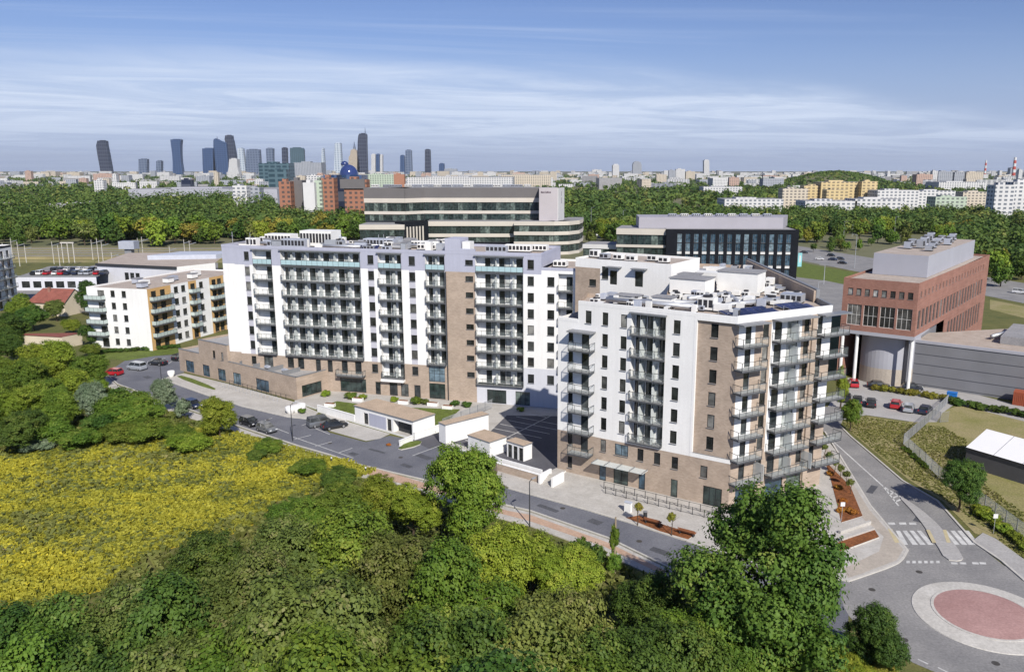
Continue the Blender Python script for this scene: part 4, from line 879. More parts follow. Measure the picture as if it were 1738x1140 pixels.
b = MB(); b.box((p[0] + .7, p[1] - .15, 10.3), (.5, .05, 2.6)); b.build('sign_mark', 'office_white', K)

# white and orange five-storey block at the left
Wn = thing('apartment_building', 'white and orange five-storey apartment block with pale glass balconies, left of the car park', 'building', (-96, 200, 0))
WW = Wall((-112, 195.5), (-94.8, 191)); WX = Wall((-94.8, 191), (-83.8, 228)); fl = [0.2, 3.2, 6.2, 9.2, 12.2]
wo = [(a, a + 1.25, f + .75, f + 2.35, .2) for f in fl for a in (7.05, 10.3)] + [(3.2, 5.2, f + .1, f + 2.3, .3) for f in fl]
facade(Wn, WW, 0, WW.L, 0, 15.2, wo, lambda s, z: 0)
for o in wo: window(Wn, WW, *o[:4], .14, 2, 1)
for f in fl[1:]: balcony(Wn, WW, .2, 5.4, f, out=1.4, style='pale')
xo = []
for f in fl:
    for a in (1.2, 4.2, 15.0, 23.2, 25.4, 33.2): xo.append((a, a + 1.7, f + .05, f + 2.3, .2))
    for a in (9.0, 11.6, 18.3, 29.4, 31.4): xo.append((a, a + 1.5, f + .7, f + 2.35, .2))
facade(Wn, WX, 0, WX.L, 0, 15.2, xo, lambda s, z: 1 if (s < 7.9 or 14.2 < s < 17.2 or 22.3 < s < 28 or s > 33) else 0, [7.9, 14.2, 17.2, 22.3, 28, 33], [], ['render_white', 'orange_paint'])
for o in xo: window(Wn, WX, *o[:4], .14, 2, 1)
for f in fl[1:]:
    for a, c in ((.6, 7.4), (14.3, 17.1), (22.4, 27.9), (33.1, 38)): balcony(Wn, WX, a, c, f, out=1.3, style='pale')
w3 = WX.p(WX.L, 0); w4 = (w3[0] - 17, w3[1] + 4.5); ring_wall(Wn, [w3[:2], w4, (-112, 195.5)], 0, 15.2, 'render_white')
b = MB(); b.poly([(-111.8, 195.6, 14.8), (-95, 191.3, 14.8), (w3[0] - .2, w3[1], 14.8), (w4[0], w4[1], 14.8)]); b.build('roof', 'roof_gravel', Wn)
for k, (s, d) in enumerate(((4, -5), (8, -8), (13, -5), (17, -7), (22, -5), (27, -8), (10, -12))): unit(Wn, 'box' if k % 2 else 'shed', *WX.p(s, 14.8, d), 2.2, 1.6, 1.1, WX.ang, 'unit_white' if k % 3 else 'unit_grey')

# red brick office on white columns, with grey hall
Rb = thing('office_building', 'red brick office building raised on white columns, with grey rooftop plant room', 'building', (85, 170, 0))
W1 = Wall((62.5, 162.5), (74, 154)); W2 = Wall((74, 154), (117, 207)); zb = 11.2
r1 = [(1.0 + i * 1.63, 2.0 + i * 1.63, 18.5, 19.9, .25) for i in range(8)] + [(1.15 + i * 3.2, 3.95 + i * 3.2, 12.35, 16.6, .3) for i in range(4)]
facade(Rb, W1, 0, W1.L, zb, 21.9, r1, lambda s, z: 0, mats=['red_brick'])
for i, o in enumerate(r1): window(Rb, W1, *o[:4], .18, 1 if i < 8 else 3, 1 if i < 8 else 2, 'frame_white' if i >= 8 else 'frame_dark', 'pane' if i not in (0, 3, 4) else 'pane_curtain')
r2 = [(1.3 + i * 2.95, 3.3 + i * 2.95, 12.4, 16.2, .3) for i in range(21)] + [(28 + i * 2.95, 30 + i * 2.95, 5.0, 10.2, .3) for i in range(12)] + [(1.8 + i * 2.95, 2.9 + i * 2.95, 18.8, 20.0, .3) for i in range(21)]
facade(Rb, W2, 0, W2.L, zb, 21.9, [o for o in r2 if o[2] > zb], lambda s, z: 0, mats=['red_brick']); facade(Rb, W2, 24, W2.L, 0, zb, [o for o in r2 if o[2] < zb], lambda s, z: 0, mats=['red_brick'])
for o in r2: window(Rb, W2, *o[:4], .2, 2, 1, 'metal_grey')
rk = lambda a, d: (74 + .617 * a - .787 * d, 154 + .787 * a + .617 * d)
ring_wall(Rb, [W2.p(W2.L, 0)[:2], rk(68.3, 14.3), W1.p(0, 0)[:2]], 0, 21.9, 'red_brick')
b = MB(); b.poly([(*rk(.2, .2), 21.4), (*rk(68, .2), 21.4), (*rk(68, 14.1), 21.4), (*rk(.2, 14.1), 21.4)]); b.build('roof', 'roof_gravel', Rb)
b = MB(); W1.box(b, -.1, W1.L + .1, 10.5, 11.19, -14, .1); b.build('floor_beam', 'hall_pale', Rb)
b = MB(); b.prism([rk(13, 1.6), rk(62, 1.6), rk(62, 12.5), rk(13, 12.5)], 21.45, 26.0, 0, 1); b.build('plant_room', ['hall_pale', 'roof_gravel'], Rb)
for k in range(14): unit(Rb, 'fan' if k % 2 else 'louvre', *rk(24 + k * 2.6, 4 + (k * 5 % 7)), 26.0, 1.8, 1.4, 1.0 + (k % 3) * .4, W2.ang, 'unit_grey' if k % 2 else 'galvanised')
for s in (.5, 3.4, 13.9): b = MB(); q = W1.p(s, 0, -.6); b.bar((q[0], q[1], 0), (q[0], q[1], 10.5), .35, 0, 10); b.build('column', 'render_white', Rb)
b = MB(); c0 = Vector(rk(8.0, 6.6)); n = 22
for i in range(n):
    a0, a1 = [math.radians(185 + 170 * k / n) for k in (i, i + 1)]; r_ = 6.0
    for z0, z1, mi in ((0, 3.4, 1), (3.4, 10.5, 0)): b.poly([(c0.x + r_ * math.cos(a0), c0.y + r_ * math.sin(a0), z0), (c0.x + r_ * math.cos(a1), c0.y + r_ * math.sin(a1), z0), (c0.x + r_ * math.cos(a1), c0.y + r_ * math.sin(a1), z1), (c0.x + r_ * math.cos(a0), c0.y + r_ * math.sin(a0), z1)], mi)
b.build('curved_wall', ['hall_pale', 'paving_tan'], Rb, True)
b = MB(); b.prism([rk(3, 1.5), rk(24, 1.0), rk(24, 13), rk(12, 13)], 0, 10.4); b.build('recessed_wall', 'hall_grey', Rb)
Hh = thing('hall', 'low dark grey panelled hall with flat roof beside the red brick office', 'building', (90, 152, 0))
W3 = Wall((76.8, 159.4), (112, 132.2))
b = MB(); b.prism([W3.p(0, 0)[:2], W3.p(W3.L, 0)[:2], W3.p(W3.L, 0, -38)[:2], W3.p(21, 0, -38)[:2], W3.p(0, 0, -12)[:2]], 0, 9.0, 0, 1); b.build('wall', ['hall_grey', 'roof_gravel'], Hh)
for i in range(4):
    for j in range(2):
        b = MB(); W3.box(b, .1 + j * 22.1, 22.1 + j * 22.1, .5 + i * 2.1, 2.45 + i * 2.1, 0, .12 + .01 * ((i + j) % 2)); b.build('panel', 'hall_grey', Hh)
b = MB(); W3.box(b, -.1, W3.L, 9.0, 9.5, -.5, .2); b.build('parapet', 'hall_pale', Hh)
b = MB(); W3.box(b, 14, 40, 9.02, 10.6, -26, -9, 0, 0); b.build('skylight', 'roof_grey', Hh)
duct(Hh, [W3.p(12, 9.8, -12), W3.p(15, 9.8, -22)], .4)
# marquee and far right yard
Tn = thing('marquee', 'white-roofed marquee with dark side walls in the fenced yard at the right edge', 'tent', (72, 113, 0))
WT = Wall(P(1637, 790, 0), P(1790, 838, 0))
for k in range(4):
    s = k * 4.1; b = MB()
    b.poly([WT.p(s + .03, 3.0, .25), WT.p(s + 4.07, 3.0, .25), WT.p(s + 4.07, 4.9, -5), WT.p(s + .03, 4.9, -5)]); b.poly([WT.p(s + .03, 4.9, -5), WT.p(s + 4.07, 4.9, -5), WT.p(s + 4.07, 3.0, -10.2), WT.p(s + .03, 3.0, -10.2)])
    b.build('roof_panel', 'tent_white', Tn)
b = MB(); b.poly([WT.p(0, 0), WT.p(16.4, 0), WT.p(16.4, 3.0), WT.p(0, 3.0)]); b.poly([WT.p(0, 0), WT.p(0, 3.0), WT.p(0, 4.85, -5), WT.p(0, 3.0, -10), WT.p(0, 0, -10)]); b.poly([WT.p(0, 0, -10), WT.p(16.4, 0, -10), WT.p(16.4, 3, -10), WT.p(0, 3, -10)]); b.build('side_wall', 'tarp_dark', Tn)
# left side: modern block at the edge, house, garage row, depot
Ed = thing('apartment_building', 'white apartment block with stacked dark balconies cut off by the left edge', 'building', (-165, 245, 0))
e1 = P(-14, 532, 0); WE = Wall((e1[0] - 26, e1[1] - 3), e1); eo = [(a, a + 1.6, .6 + k * 3.1, 2.7 + k * 3.1, .2) for k in range(6) for a in (1, 5, 9.5, 14, 18.2, 22.6)]
facade(Ed, WE, 0, WE.L, 0, 19.8, eo, lambda s, z: 0)
for o in eo: window(Ed, WE, *o[:4], .14)
for k in range(1, 6): balcony(Ed, WE, 21, 26, .2 + k * 3.1, out=1.5); balcony(Ed, WE, 12, 17, .2 + k * 3.1, out=1.5)
WE2 = Wall(WE.p(WE.L, 0)[:2], WE.p(WE.L, 0, -16)[:2]); e2 = [(a, a + 1.7, .4 + k * 3.1, 2.7 + k * 3.1, .2) for k in range(6) for a in (1.2, 5.0, 9.2, 12.6)]
facade(Ed, WE2, 0, 16, 0, 19.8, e2, lambda s, z: 1 if z > 19 else 0, [], [19], ['render_white', 'metal_dark'])
for o in e2: window(Ed, WE2, *o[:4], .14)
for k in range(1, 6): balcony(Ed, WE2, .8, 7.2, .2 + k * 3.1, out=1.5); balcony(Ed, WE2, 8.8, 14.6, .2 + k * 3.1, out=1.5)
ring_wall(Ed, [WE.p(WE.L, 0, -16)[:2], WE.p(0, 0, -16)[:2]], 0, 19.8, 'render_white'); b = MB(); b.poly([WE.p(0, 19.5), WE.p(WE.L, 19.5), WE.p(WE.L, 19.5, -16), WE.p(0, 19.5, -16)]); b.build('roof', 'roof_grey', Ed)
Ho = thing('house', 'small cream house with dark red hipped roof among garden trees', 'house', (-134, 230, 0))
h0 = P(52, 535, 0); h1 = P(112, 537, 0); WH = Wall(h0, h1); hl = WH.L
ho = [(1.5, 2.7, 1, 2.4, .15), (4.5, 5.7, 1, 2.4, .15), (7.5, 8.5, .1, 2.3, .15)]
facade(Ho, WH, 0, hl, 0, 4.2, ho, lambda s, z: 0, mats=['plaster_cream']); [window(Ho, WH, *o[:4], .1, 2, 1, 'frame_white') for o in ho]
ring_wall(Ho, [WH.p(hl, 0)[:2], WH.p(hl, 0, -9)[:2], WH.p(0, 0, -9)[:2], WH.p(0, 0)[:2]], 0, 4.2, 'plaster_cream')
b = MB(); b.poly([WH.p(hl, 4.2), WH.p(hl, 4.2, -9), WH.p(hl, 7.6, -4.5)]); b.build('gable', 'plaster_cream', Ho)
b = MB(); b.poly([WH.p(-.5, 4.0, .5), WH.p(hl + .3, 4.0, .5), WH.p(hl + .3, 7.8, -4.5), WH.p(1.5, 7.8, -4.5)]); b.poly([WH.p(-.5, 4.0, -9.5), WH.p(hl + .3, 4.0, -9.5), WH.p(hl + .3, 7.8, -4.5), WH.p(1.5, 7.8, -4.5)]); b.poly([WH.p(-.5, 4, .5), WH.p(1.5, 7.8, -4.5), WH.p(-.5, 4, -9.5)]); ro = b.build('roof', 'tile_red', Ho)
b = MB(); b.box(WH.p(4.5, 7.4, -3.5), (.7, .7, 1.6), WH.ang); b.build('chimney', 'red_brick', ro).location = (0, 0, 0)
Ga = thing('garage_row', 'low pink-cream garage with rusty flat roof below the red-roofed house', 'garage', (-118, 195, 0))
WG = Wall(P(24, 587, 0), P(108, 592, 0)); WG2 = Wall(P(108, 592, 0), P(141, 584, 0)); gg = [(2, 3.4, 1, 2, .15)]
facade(Ga, WG, 0, WG.L, 0, 3.0, gg, lambda s, z: 0, mats=['far_pink'][:0] + ['plaster_cream']); window(Ga, WG, *gg[0][:4], .1, 2, 1)
facade(Ga, WG2, 0, WG2.L, 0, 3.0, [], lambda s, z: 0, mats=['plaster_cream'])
b = MB(); e_ = WG.p(0, 3.0, .2); b.poly([e_, WG.p(WG.L, 3.0, .2), WG2.p(WG2.L, 3.0, .2), (WG2.p(WG2.L, 0)[0] - WG.L * .96, WG2.p(WG2.L, 0)[1] - 1, 3.0)]); b.build('roof', 'tile_red', Ga)
De = thing('depot_hall', 'long low grey depot hall with flat roof below the railway', 'building', (-150, 305, 0))
d0, d1, d2 = P(164, 447, 8), P(300, 453, 8), P(365, 446, 8); WDp = Wall(d0, d1); WD2 = Wall(d1, d2)
do = [(13, 15, 1.5, 5, .3), (15.6, 17.6, 1.5, 5, .3), (18.2, 20.2, 1.5, 5, .3)]
facade(De, WDp, 0, WDp.L, 0, 7.2, do, lambda s, z: 0, mats=['render_pale']); [window(De, WDp, *o[:4], .2, 2, 2) for o in do]
facade(De, WD2, 0, WD2.L, 0, 8.0, [], lambda s, z: 0, mats=['render_white'])
b = MB(); b.poly([(*d0, 8), (*d1, 8), (*d2, 8), (d2[0] - 10, d2[1] + 40, 8), (d0[0] - 8, d0[1] + 40, 8)]); WDp.box(b, -.3, WDp.L, 7.2, 8.0, -.5, .5, 1); b.build('roof', ['roof_gravel', 'metal_dark'], De)
b = MB(); b.prism([(d0[0] + 14, d0[1] + 12), (d0[0] + 40, d0[1] + 16), (d0[0] + 44, d0[1] + 30), (d0[0] + 20, d0[1] + 28)], 8.02, 9.8); b.build('roof_light', 'unit_grey', De)
Dk = thing('parking_deck', 'low flat parking deck crowded with parked cars, left of the depot hall', 'building', (-165, 285, 0))
k0, k1 = P(26, 470, 5), P(163, 470, 5); WKd = Wall(k0, k1); ko = [(a, a + 3.0, 1, 3.4, .3) for a in np.arange(2, WKd.L - 4, 4.2)]
facade(Dk, WKd, 0, WKd.L, 0, 5.0, ko, lambda s, z: 0, mats=['render_pale']); [window(Dk, WKd, *o[:4], .2, 3, 1) for o in ko]
b = MB(); b.poly([(*k0, 4.95), (*k1, 4.95), (k1[0] - 8, k1[1] + 34, 4.95), (k0[0] - 8, k0[1] + 34, 4.95)]); b.build('deck', 'asphalt_old', Dk)
b = MB(); WKd.box(b, 0, WKd.L, 5.0, 5.5, -.2, .1); b.build('parapet', 'metal_grey', Dk)

# ------------------------------------------------------------------ far buildings
def blk(label, u0, u1, vt, Y, m, cat='building', name='building', depth=None, roof=None, group=None, lift=0.0, top='roof_grey', notch=0.0):
    x0, _ = PY(u0, 300, Y); x1, zt = PY(u1, vt, Y); d = depth or max(12, (x1 - x0) * .6)
    t = thing(name, label, cat, ((x0 + x1) / 2, Y + d / 2, 0), 0, group); b = MB()
    b.box(((x0 + x1) / 2, Y + d / 2, zt / 2), (x1 - x0, d, zt), 0, 0, 1); b.build('wall', [m, top], t)
    h = max(1.5, zt * .06) if zt > 30 else 1.4
    b = MB(); b.box((x0 + (x1 - x0) * .4, Y + d / 2, zt + h / 2), ((x1 - x0) * .35, d * .5, h), 0, 0, 1); b.build('roof_plant', [m, top], t)
    return t
YS = 6000.0
def tower(label, Y, prof, m, cat='skyscraper', mast=None, depth=40, name='skyscraper'):
    """prof: list of (v, u0, u1) from the top down"""
    rows = [(PY(u0, v, Y)[0], PY(u1, v, Y)[0], max(0.0, PY(u0, v, Y)[1])) for v, u0, u1 in prof]; rows.append((rows[-1][0], rows[-1][1], 0.0))
    cx_ = (rows[-1][0] + rows[-1][1]) / 2; t = thing(name, label, cat, (cx_, Y + depth / 2, 0)); b = MB()
    for (a0, a1, az), (c0_, c1_, cz) in zip(rows[:-1], rows[1:]):
        for y in (Y, Y + depth): b.poly([(c0_, y, cz), (c1_, y, cz), (a1, y, az), (a0, y, az)])
        b.poly([(c0_, Y, cz), (c0_, Y + depth, cz), (a0, Y + depth, az), (a0, Y, az)]); b.poly([(c1_, Y, cz), (c1_, Y + depth, cz), (a1, Y + depth, az), (a1, Y, az)])
    a = rows[0]; b.poly([(a[0], Y, a[2]), (a[1], Y, a[2]), (a[1], Y + depth, a[2]), (a[0], Y + depth, a[2])]); b.build('shaft', m, t)
    if mast:
        xm, zm = PY(mast[0], mast[1], Y); b = MB(); b.bar((xm, Y + depth / 2, a[2] - 2), (xm, Y + depth / 2, zm), mast[2] if len(mast) > 2 else 3, 0, 6, .6); b.build('mast', 'tower_grey', t)
    h = rows[0]; b = MB(); b.box(((h[0] + h[1]) / 2, Y + depth / 2, h[2] + 2), ((h[1] - h[0]) * .6, depth * .6, 5)); b.build('crown', m, t); return t
tower('dark tilted tower, leftmost of the skyline towers', YS, [(239, 165, 179), (247, 163, 180), (262, 165, 183), (278, 168, 186), (290, 170, 188)], 'tower_dark')
tower('low grey tower between the tilted tower and the hourglass tower', YS, [(270, 235, 249), (288, 235, 249)], 'tower_grey')
tower('small pale tower just left of the hourglass tower', YS, [(273, 265, 273), (288, 265, 273)], 'tower_grey')
tower('blue glass tower narrowing at the waist, with raised corners', YS, [(237, 289, 307), (246, 290, 306), (262, 292, 306), (276, 293, 307), (288, 293, 309)], 'tower_blue', mast=(306, 235, 4))
tower('broad flat-topped dark blue tower left of the twin curved towers', YS, [(252, 343, 363), (286, 344, 366)], 'tower_blue')
tower('dark blue tower with sloping shoulder and small spire', YS, [(236, 363, 367), (239, 362, 372), (243, 362, 384), (262, 362, 386), (288, 362, 388)], 'tower_blue', mast=(366, 231, 4), depth=50)
tower('tall rounded dark blue tower with black cap', YS + 20, [(230, 382, 393), (237, 381, 394), (239, 382, 395), (262, 383, 399), (288, 384, 401)], 'tower_dark')
tower('white low tower in front of the rounded tower', 4200, [(270, 389, 402), (284, 388, 403), (296, 386, 406)], 'far_white')
tower('pale striped tower right of the rounded tower', YS, [(252, 403, 412), (286, 403, 416)], 'tower_pale')
tower('wide grey-blue slab tower beside the pale striped tower', YS, [(254, 418, 440), (288, 416, 442)], 'tower_grey')
tower('slim grey tower with chamfered top', YS, [(252, 451, 463), (270, 452, 463), (288, 453, 465)], 'tower_grey')
tower('very thin dark tower', YS, [(251, 478, 486), (288, 479, 487)], 'tower_dark')
tower('broad teal glass tower with flat roof', YS, [(251, 492, 513), (254, 492, 515), (288, 493, 516)], 'tower_teal')
tower('thin pale green mast-like tower', YS + 500, [(252, 546, 549), (280, 545, 551)], 'tower_pale')
tower('white tower with faint vertical stripes', YS, [(243, 568, 578), (284, 567, 580)], 'tower_pale')
tower('tan stepped stone tower with pointed spire', YS, [(254, 597, 603), (255, 595, 605), (264, 594, 606), (266, 592, 608), (282, 591, 610)], 'tower_tan', mast=(600, 240, 12))
tower('tallest dark grey tower with stepped top and thin mast', YS, [(227, 610, 621), (230, 608, 622), (240, 607, 622), (284, 606, 623)], 'tower_dark', mast=(618.5, 216, 4))
tower('white slab tower with dark central stripe', YS, [(262, 630, 637), (288, 630, 637)], 'far_white'); tower('narrow dark blue tower joined to a white slab', YS, [(262, 638, 644), (288, 638, 645)], 'tower_blue')
tower('white narrow tower right of the dark blue stripe', YS, [(263, 645, 649), (288, 645, 649)], 'far_white')
tower('shorter dark blue tower of the right-hand pair', YS, [(264, 679, 686), (288, 679, 687)], 'tower_blue')
tower('taller grey tower of the right-hand pair', YS, [(255, 688, 698), (288, 688, 699)], 'tower_grey')
tower('lone dark tower right of the skyline pair', YS, [(254, 721, 730), (288, 721, 731)], 'tower_dark')
tower('small dark blue tower at the right end of the skyline', YS, [(278, 745, 754), (290, 745, 754)], 'tower_blue')
tower('lone white tower on the horizon right of the centre', 5200, [(272, 1195, 1204), (290, 1195, 1204)], 'far_white')
tower('red-topped grey tower on the horizon', 5200, [(275, 1076, 1087), (280, 1074, 1089), (290, 1074, 1089)], 'far_grey')
tower('white and dark paired block on the horizon', 3600, [(280, 1040, 1051), (296, 1040, 1051)], 'far_white')
for lb, u, vt, w in (('tall red and white striped chimney at the right horizon', 1723.5, 267, 3.2), ('faint thin striped chimney left of the tall one', 1674, 272, 2.0)):
    x, zt = PY(u, vt, 4000); t = thing('chimney', lb, 'chimney', (x, 4000, 0)); n = 7
    for k in range(n): b = MB(); z0, z1 = zt * k / n, zt * (k + 1) / n; b.bar((x, 4000, z0), (x, 4000, z1), 7 * w / 3.2 * (1.25 - .4 * k / n), 0, 10, 7 * w / 3.2 * (1.25 - .4 * (k + 1) / n)); b.build('band', 'chimney_red' if k % 2 else 'office_white', t)
# middle distance left of centre: offices by the dome
for a in [('dark glass office with flat roof behind the brick offices', 440, 490, 277, 1900, 'tower_teal'), ('pale grey slab office left of the dome', 500, 545, 276, 2600, 'far_grey'), ('glass office with white fins near the dome', 455, 486, 288, 1300, 'tower_teal'),
          ('white office with dark ribbon windows beyond the wood', 393, 418, 315, 760, 'far_white'), ('grey stepped office right of the white ribbon office', 419, 440, 318, 770, 'far_grey'), ('long low pale warehouse roof beyond the wood', 215, 470, 321, 900, 'hall_pale'), ('dark glazed box above the long warehouse', 306, 322, 305, 1000, 'tower_dark'),
          ('long white four-storey block half hidden by the left wood', 72, 192, 346, 690, 'far_white'), ('white block end at the far left beyond the wood', -20, 38, 347, 690, 'far_white'),
          ('red-brown block behind the left tower', 158, 192, 295, 2400, 'far_pink'), ('white villa roof beyond the left wood', 158, 175, 306, 1500, 'far_white'),
          ('dark brick office with shaded side', 472, 492, 308, 640, 'far_brick'), ('brick office with pale green glazed corner', 545, 566, 302, 640, 'far_brick'), ('dark recessed brick office beside the green corner', 492, 512, 306, 650, 'office_grey'), ('white-fronted office between two brick blocks', 513, 533, 310, 630, 'office_white'), ('pale green glass bay of the brick offices', 533, 545, 306, 636, 'far_green'), ('dark violet glazed office between brick blocks', 566, 582, 302, 660, 'tower_dark'), ('orange brick office with grey upper storey', 583, 622, 305, 620, 'far_brick'),
          ('long pale green shopping hall behind the office', 620, 668, 296, 1500, 'far_green'), ('round orange pavilion behind the office', 668, 686, 296, 1500, 'orange_brick'), ('long white shed roof behind the office', 690, 870, 301, 1500, 'far_white'),
          ('red and white striped building left of the dome', 533, 556, 296, 1300, 'far_pink'), ('white building with curved roof below the dome', 520, 545, 298, 1250, 'far_white'), ('cream apartment row behind the sign tower', 850, 935, 297, 1700, 'far_cream')]:
    blk(*a)
for k, (v0, v1) in enumerate(((305, 312),)):
    x0, x1 = X(583, 619.6), X(622, 619.6); _, z0 = PY(600, 320, 619.6); _, z1 = PY(600, 304, 619.6); t = bpy.data.objects[[o.name for o in bpy.data.objects if o.get('label') == 'orange brick office with grey upper storey'][0]]
    b = MB(); b.box(((x0 + x1) / 2, 619.6 + 6, (z0 + z1) / 2), (x1 - x0 + 1, 14, z1 - z0)); b.build('upper_storey', 'office_grey', t)
xd, zd = PY(589, 297, 1200); dm = thing('domed_hall', 'big blue glass dome on a low hall at the foot of the skyline', 'building', (xd, 1210, 0))
b = MB(); b.prism([(xd - 34, 1196), (xd + 22, 1196), (xd + 22, 1240), (xd - 34, 1240)], 0, zd); b.build('hall', 'tower_blue', dm)
b = MB(); b.ring([(13.5 * math.cos(a), 15 * math.sin(a)) for a in [math.radians(k * 10) for k in range(9)]] + [(.1, 15)], 28, 0, (xd, 1212, zd)); b.build('dome', 'dome_blue', dm, True)
b = MB(); b.ring([(5, 0), (6, 2), (4, 5), (.2, 6.5)], 16, 0, (xd - 8, 1222, zd + 14)); b.build('ball', 'dome_blue', dm, True)
# right of centre
for a in [('yellow stepped housing block, largest of the yellow estate', 1395, 1465, 309, 900, 'far_yellow'), ('tall yellow end block of the estate', 1464, 1490, 308, 890, 'far_yellow'), ('low cream wing at the left of the yellow estate', 1330, 1372, 320, 900, 'far_cream'), ('cream yellow block joining the low wing to the tall ones', 1366, 1402, 315, 905, 'far_yellow'), ('small yellow pavilion in front of the estate', 1405, 1440, 322, 860, 'far_yellow'),
          ('long white four-storey block right of the yellow estate', 1492, 1560, 323, 860, 'far_white'), ('white stepped block behind the green one', 1560, 1622, 324, 900, 'far_white'), ('pale green block among trees', 1592, 1642, 334, 760, 'far_green'), ('white low terrace with arcade below the yellow estate', 1455, 1535, 338, 720, 'far_white'), ('white sheds below the yellow estate', 1370, 1455, 341, 720, 'far_white'), ('pale warehouse roof left of the yellow estate', 1232, 1330, 338, 800, 'far_white'), ('pink cream block at the right among trees', 1638, 1685, 326, 950, 'far_cream'),
          ('white tower block at the right edge', 1692, 1724, 314, 640, 'far_white'), ('white tower block cut off by the right edge', 1722, 1765, 309, 650, 'far_white'),
          ('grey slab block on the right horizon', 1592, 1618, 291, 2100, 'far_grey'), ('white end of the slab blocks on the right horizon', 1582, 1592, 290, 2100, 'far_white'), ('brown slab block on the right horizon', 1620, 1638, 292, 2100, 'far_grey'), ('broad cream slab block on the right horizon', 1640, 1670, 292, 2100, 'far_cream'), ('pinkish block left of the slab blocks', 1556, 1584, 296, 2000, 'far_pink'), ('long low white hall under the slab blocks', 1595, 1675, 309, 1500, 'far_white'),
          ('white block pair at the centre horizon', 1147, 1163, 287, 3000, 'far_white'), ('grey block left of the white pair', 1135, 1147, 289, 3000, 'far_grey'), ('cream block right of the white pair', 1164, 1180, 291, 3000, 'far_cream'), ('low white hall right of the centre horizon', 1195, 1260, 317, 1300, 'far_white')]:
    blk(*a)
rf = random.Random(21)
for i in range(110):
    u = rf.uniform(-30, 1770)
    if 1395 < u < 1500: continue
    Y = rf.choice([1900, 2300, 2700, 3200, 3800, 4500, 5200]) * rf.uniform(.92, 1.08); zt = rf.choice([12, 16, 20, 26, 32, 38]) * rf.uniform(.8, 1.15); 
    if Y > 3500 and rf.random() < .25: zt *= 1.5
    w = rf.uniform(6, 24); vt = 288 + (CAMH - zt) / Y * F * .98
    m = rf.choice(['far_white', 'far_white', 'far_cream', 'far_cream', 'far_grey', 'far_pink', 'far_white'])
    zn = 'left of the tilted tower' if u < 165 else 'at the foot of the skyline towers' if u < 735 else 'between the skyline and the lone white tower' if u < 1195 else 'right of the lone white tower'
    blk('small %s block in the distant city, %s' % (m[4:], zn), u, u + w, vt, Y, m, group='low %s blocks %s' % (m[4:], zn))
b = MB(); rg = random.Random(33)
for i in range(1300):
    Y = 1700 + 6800 * rg.random() ** 1.1; u = rg.uniform(-60, 1800)
    if 1380 < u < 1510 and Y < 2400: continue
    x = (u - CX) / F * Y; w = rg.uniform(14, 70); h = rg.choice([8, 10, 12, 14, 18, 24]) * rg.uniform(.8, 1.2) * (1.35 if Y > 4000 else 1.0); b.box((x, Y, h / 2), (w, rg.uniform(12, 22), h), rg.uniform(-.5, .5), rg.choice([0, 0, 1, 2, 0, 0, 4, 2]), 4)
o = b.build('distant_sprawl', ['far_white', 'far_cream', 'far_grey', 'far_pink', 'roof_grey']); tag(o, 'countless low roofs and blocks of the distant city along the horizon', 'buildings', kind='stuff')
b = MB(); hx, hz = PY(1440, 286, 1900)
for i in range(14):
    for j in range(6): pass
n = 24; vs_ = []
b.ring([(150, 0), (120, hz * .3), (80, hz * .6), (38, hz * .74), (.5, hz * .78)], 28, 0, (hx, 1980, 0)); struct('hill', b, 'ground_far')

# ------------------------------------------------------------------ vegetation
def leaves(rng, pos, nrm, size, tint):
    """leaf-shaped quads at pos facing nrm"""
    n = len(pos); nrm = nrm / (np.linalg.norm(nrm, axis=1, keepdims=True) + 1e-9)
    a = np.cross(nrm, rng.normal(size=(n, 3))); a /= (np.linalg.norm(a, axis=1, keepdims=True) + 1e-9); b = np.cross(nrm, a)
    s = (size * rng.uniform(.6, 1.3, n))[:, None]
    v = np.stack([pos + a * s * .62, pos + b * s * .42, pos - a * s * .62, pos - b * s * .42], axis=1)
    return v.reshape(-1, 3)
def crown_mesh(name, seed, nlobe, nclump, per, leaf, squash=.9, m='leaf_mid', lobe_r=(.34, .52), spread=.62, clump=.13, spike=0.0):
    """unit crown: uneven lobes, each covered with clumps of leaves; some leaves inside"""
    rng = np.random.default_rng(seed); P_, N_, T_ = [], [], []
    lc = rng.normal(size=(nlobe, 3)); lc /= np.linalg.norm(lc, axis=1, keepdims=True); lc *= (rng.uniform(.3, 1, nlobe)[:, None] ** .5) * spread; lc[:, 2] *= squash; lc[0] = 0
    lr = rng.uniform(*lobe_r, nlobe); lr[0] = .55
    lt = rng.uniform(.25, .75, nlobe)
    k = rng.choice(nlobe, nclump, p=lr ** 2 / (lr ** 2).sum())
    d = rng.normal(size=(nclump, 3)); d[:, 2] += .25; d /= np.linalg.norm(d, axis=1, keepdims=True)
    cc = lc[k] + d * lr[k][:, None] * rng.uniform(.72, 1.08, nclump)[:, None]; ct = lt[k] + rng.normal(0, .16, nclump)
    cr = clump * rng.uniform(.6, 1.4, nclump)
    j = np.repeat(np.arange(nclump), per); off = rng.normal(size=(len(j), 3)); off[:, 2] *= .7
    pos = cc[j] + off * cr[j][:, None] * .62
    nr = off * .5 + d[j] * .8 + np.array([0, 0, .55]) + rng.normal(0, .45, (len(j), 3))
    ti = np.clip(ct[j] + rng.normal(0, .10, len(j)), 0, 1)
    if spike: pos[:, 2] = pos[:, 2] * (1 + spike * np.maximum(0, 1 - np.hypot(pos[:, 0], pos[:, 1])))
    v = leaves(rng, pos, nr, np.full(len(j), leaf), ti)
    return npmesh(name, v, len(j), ti, [m])
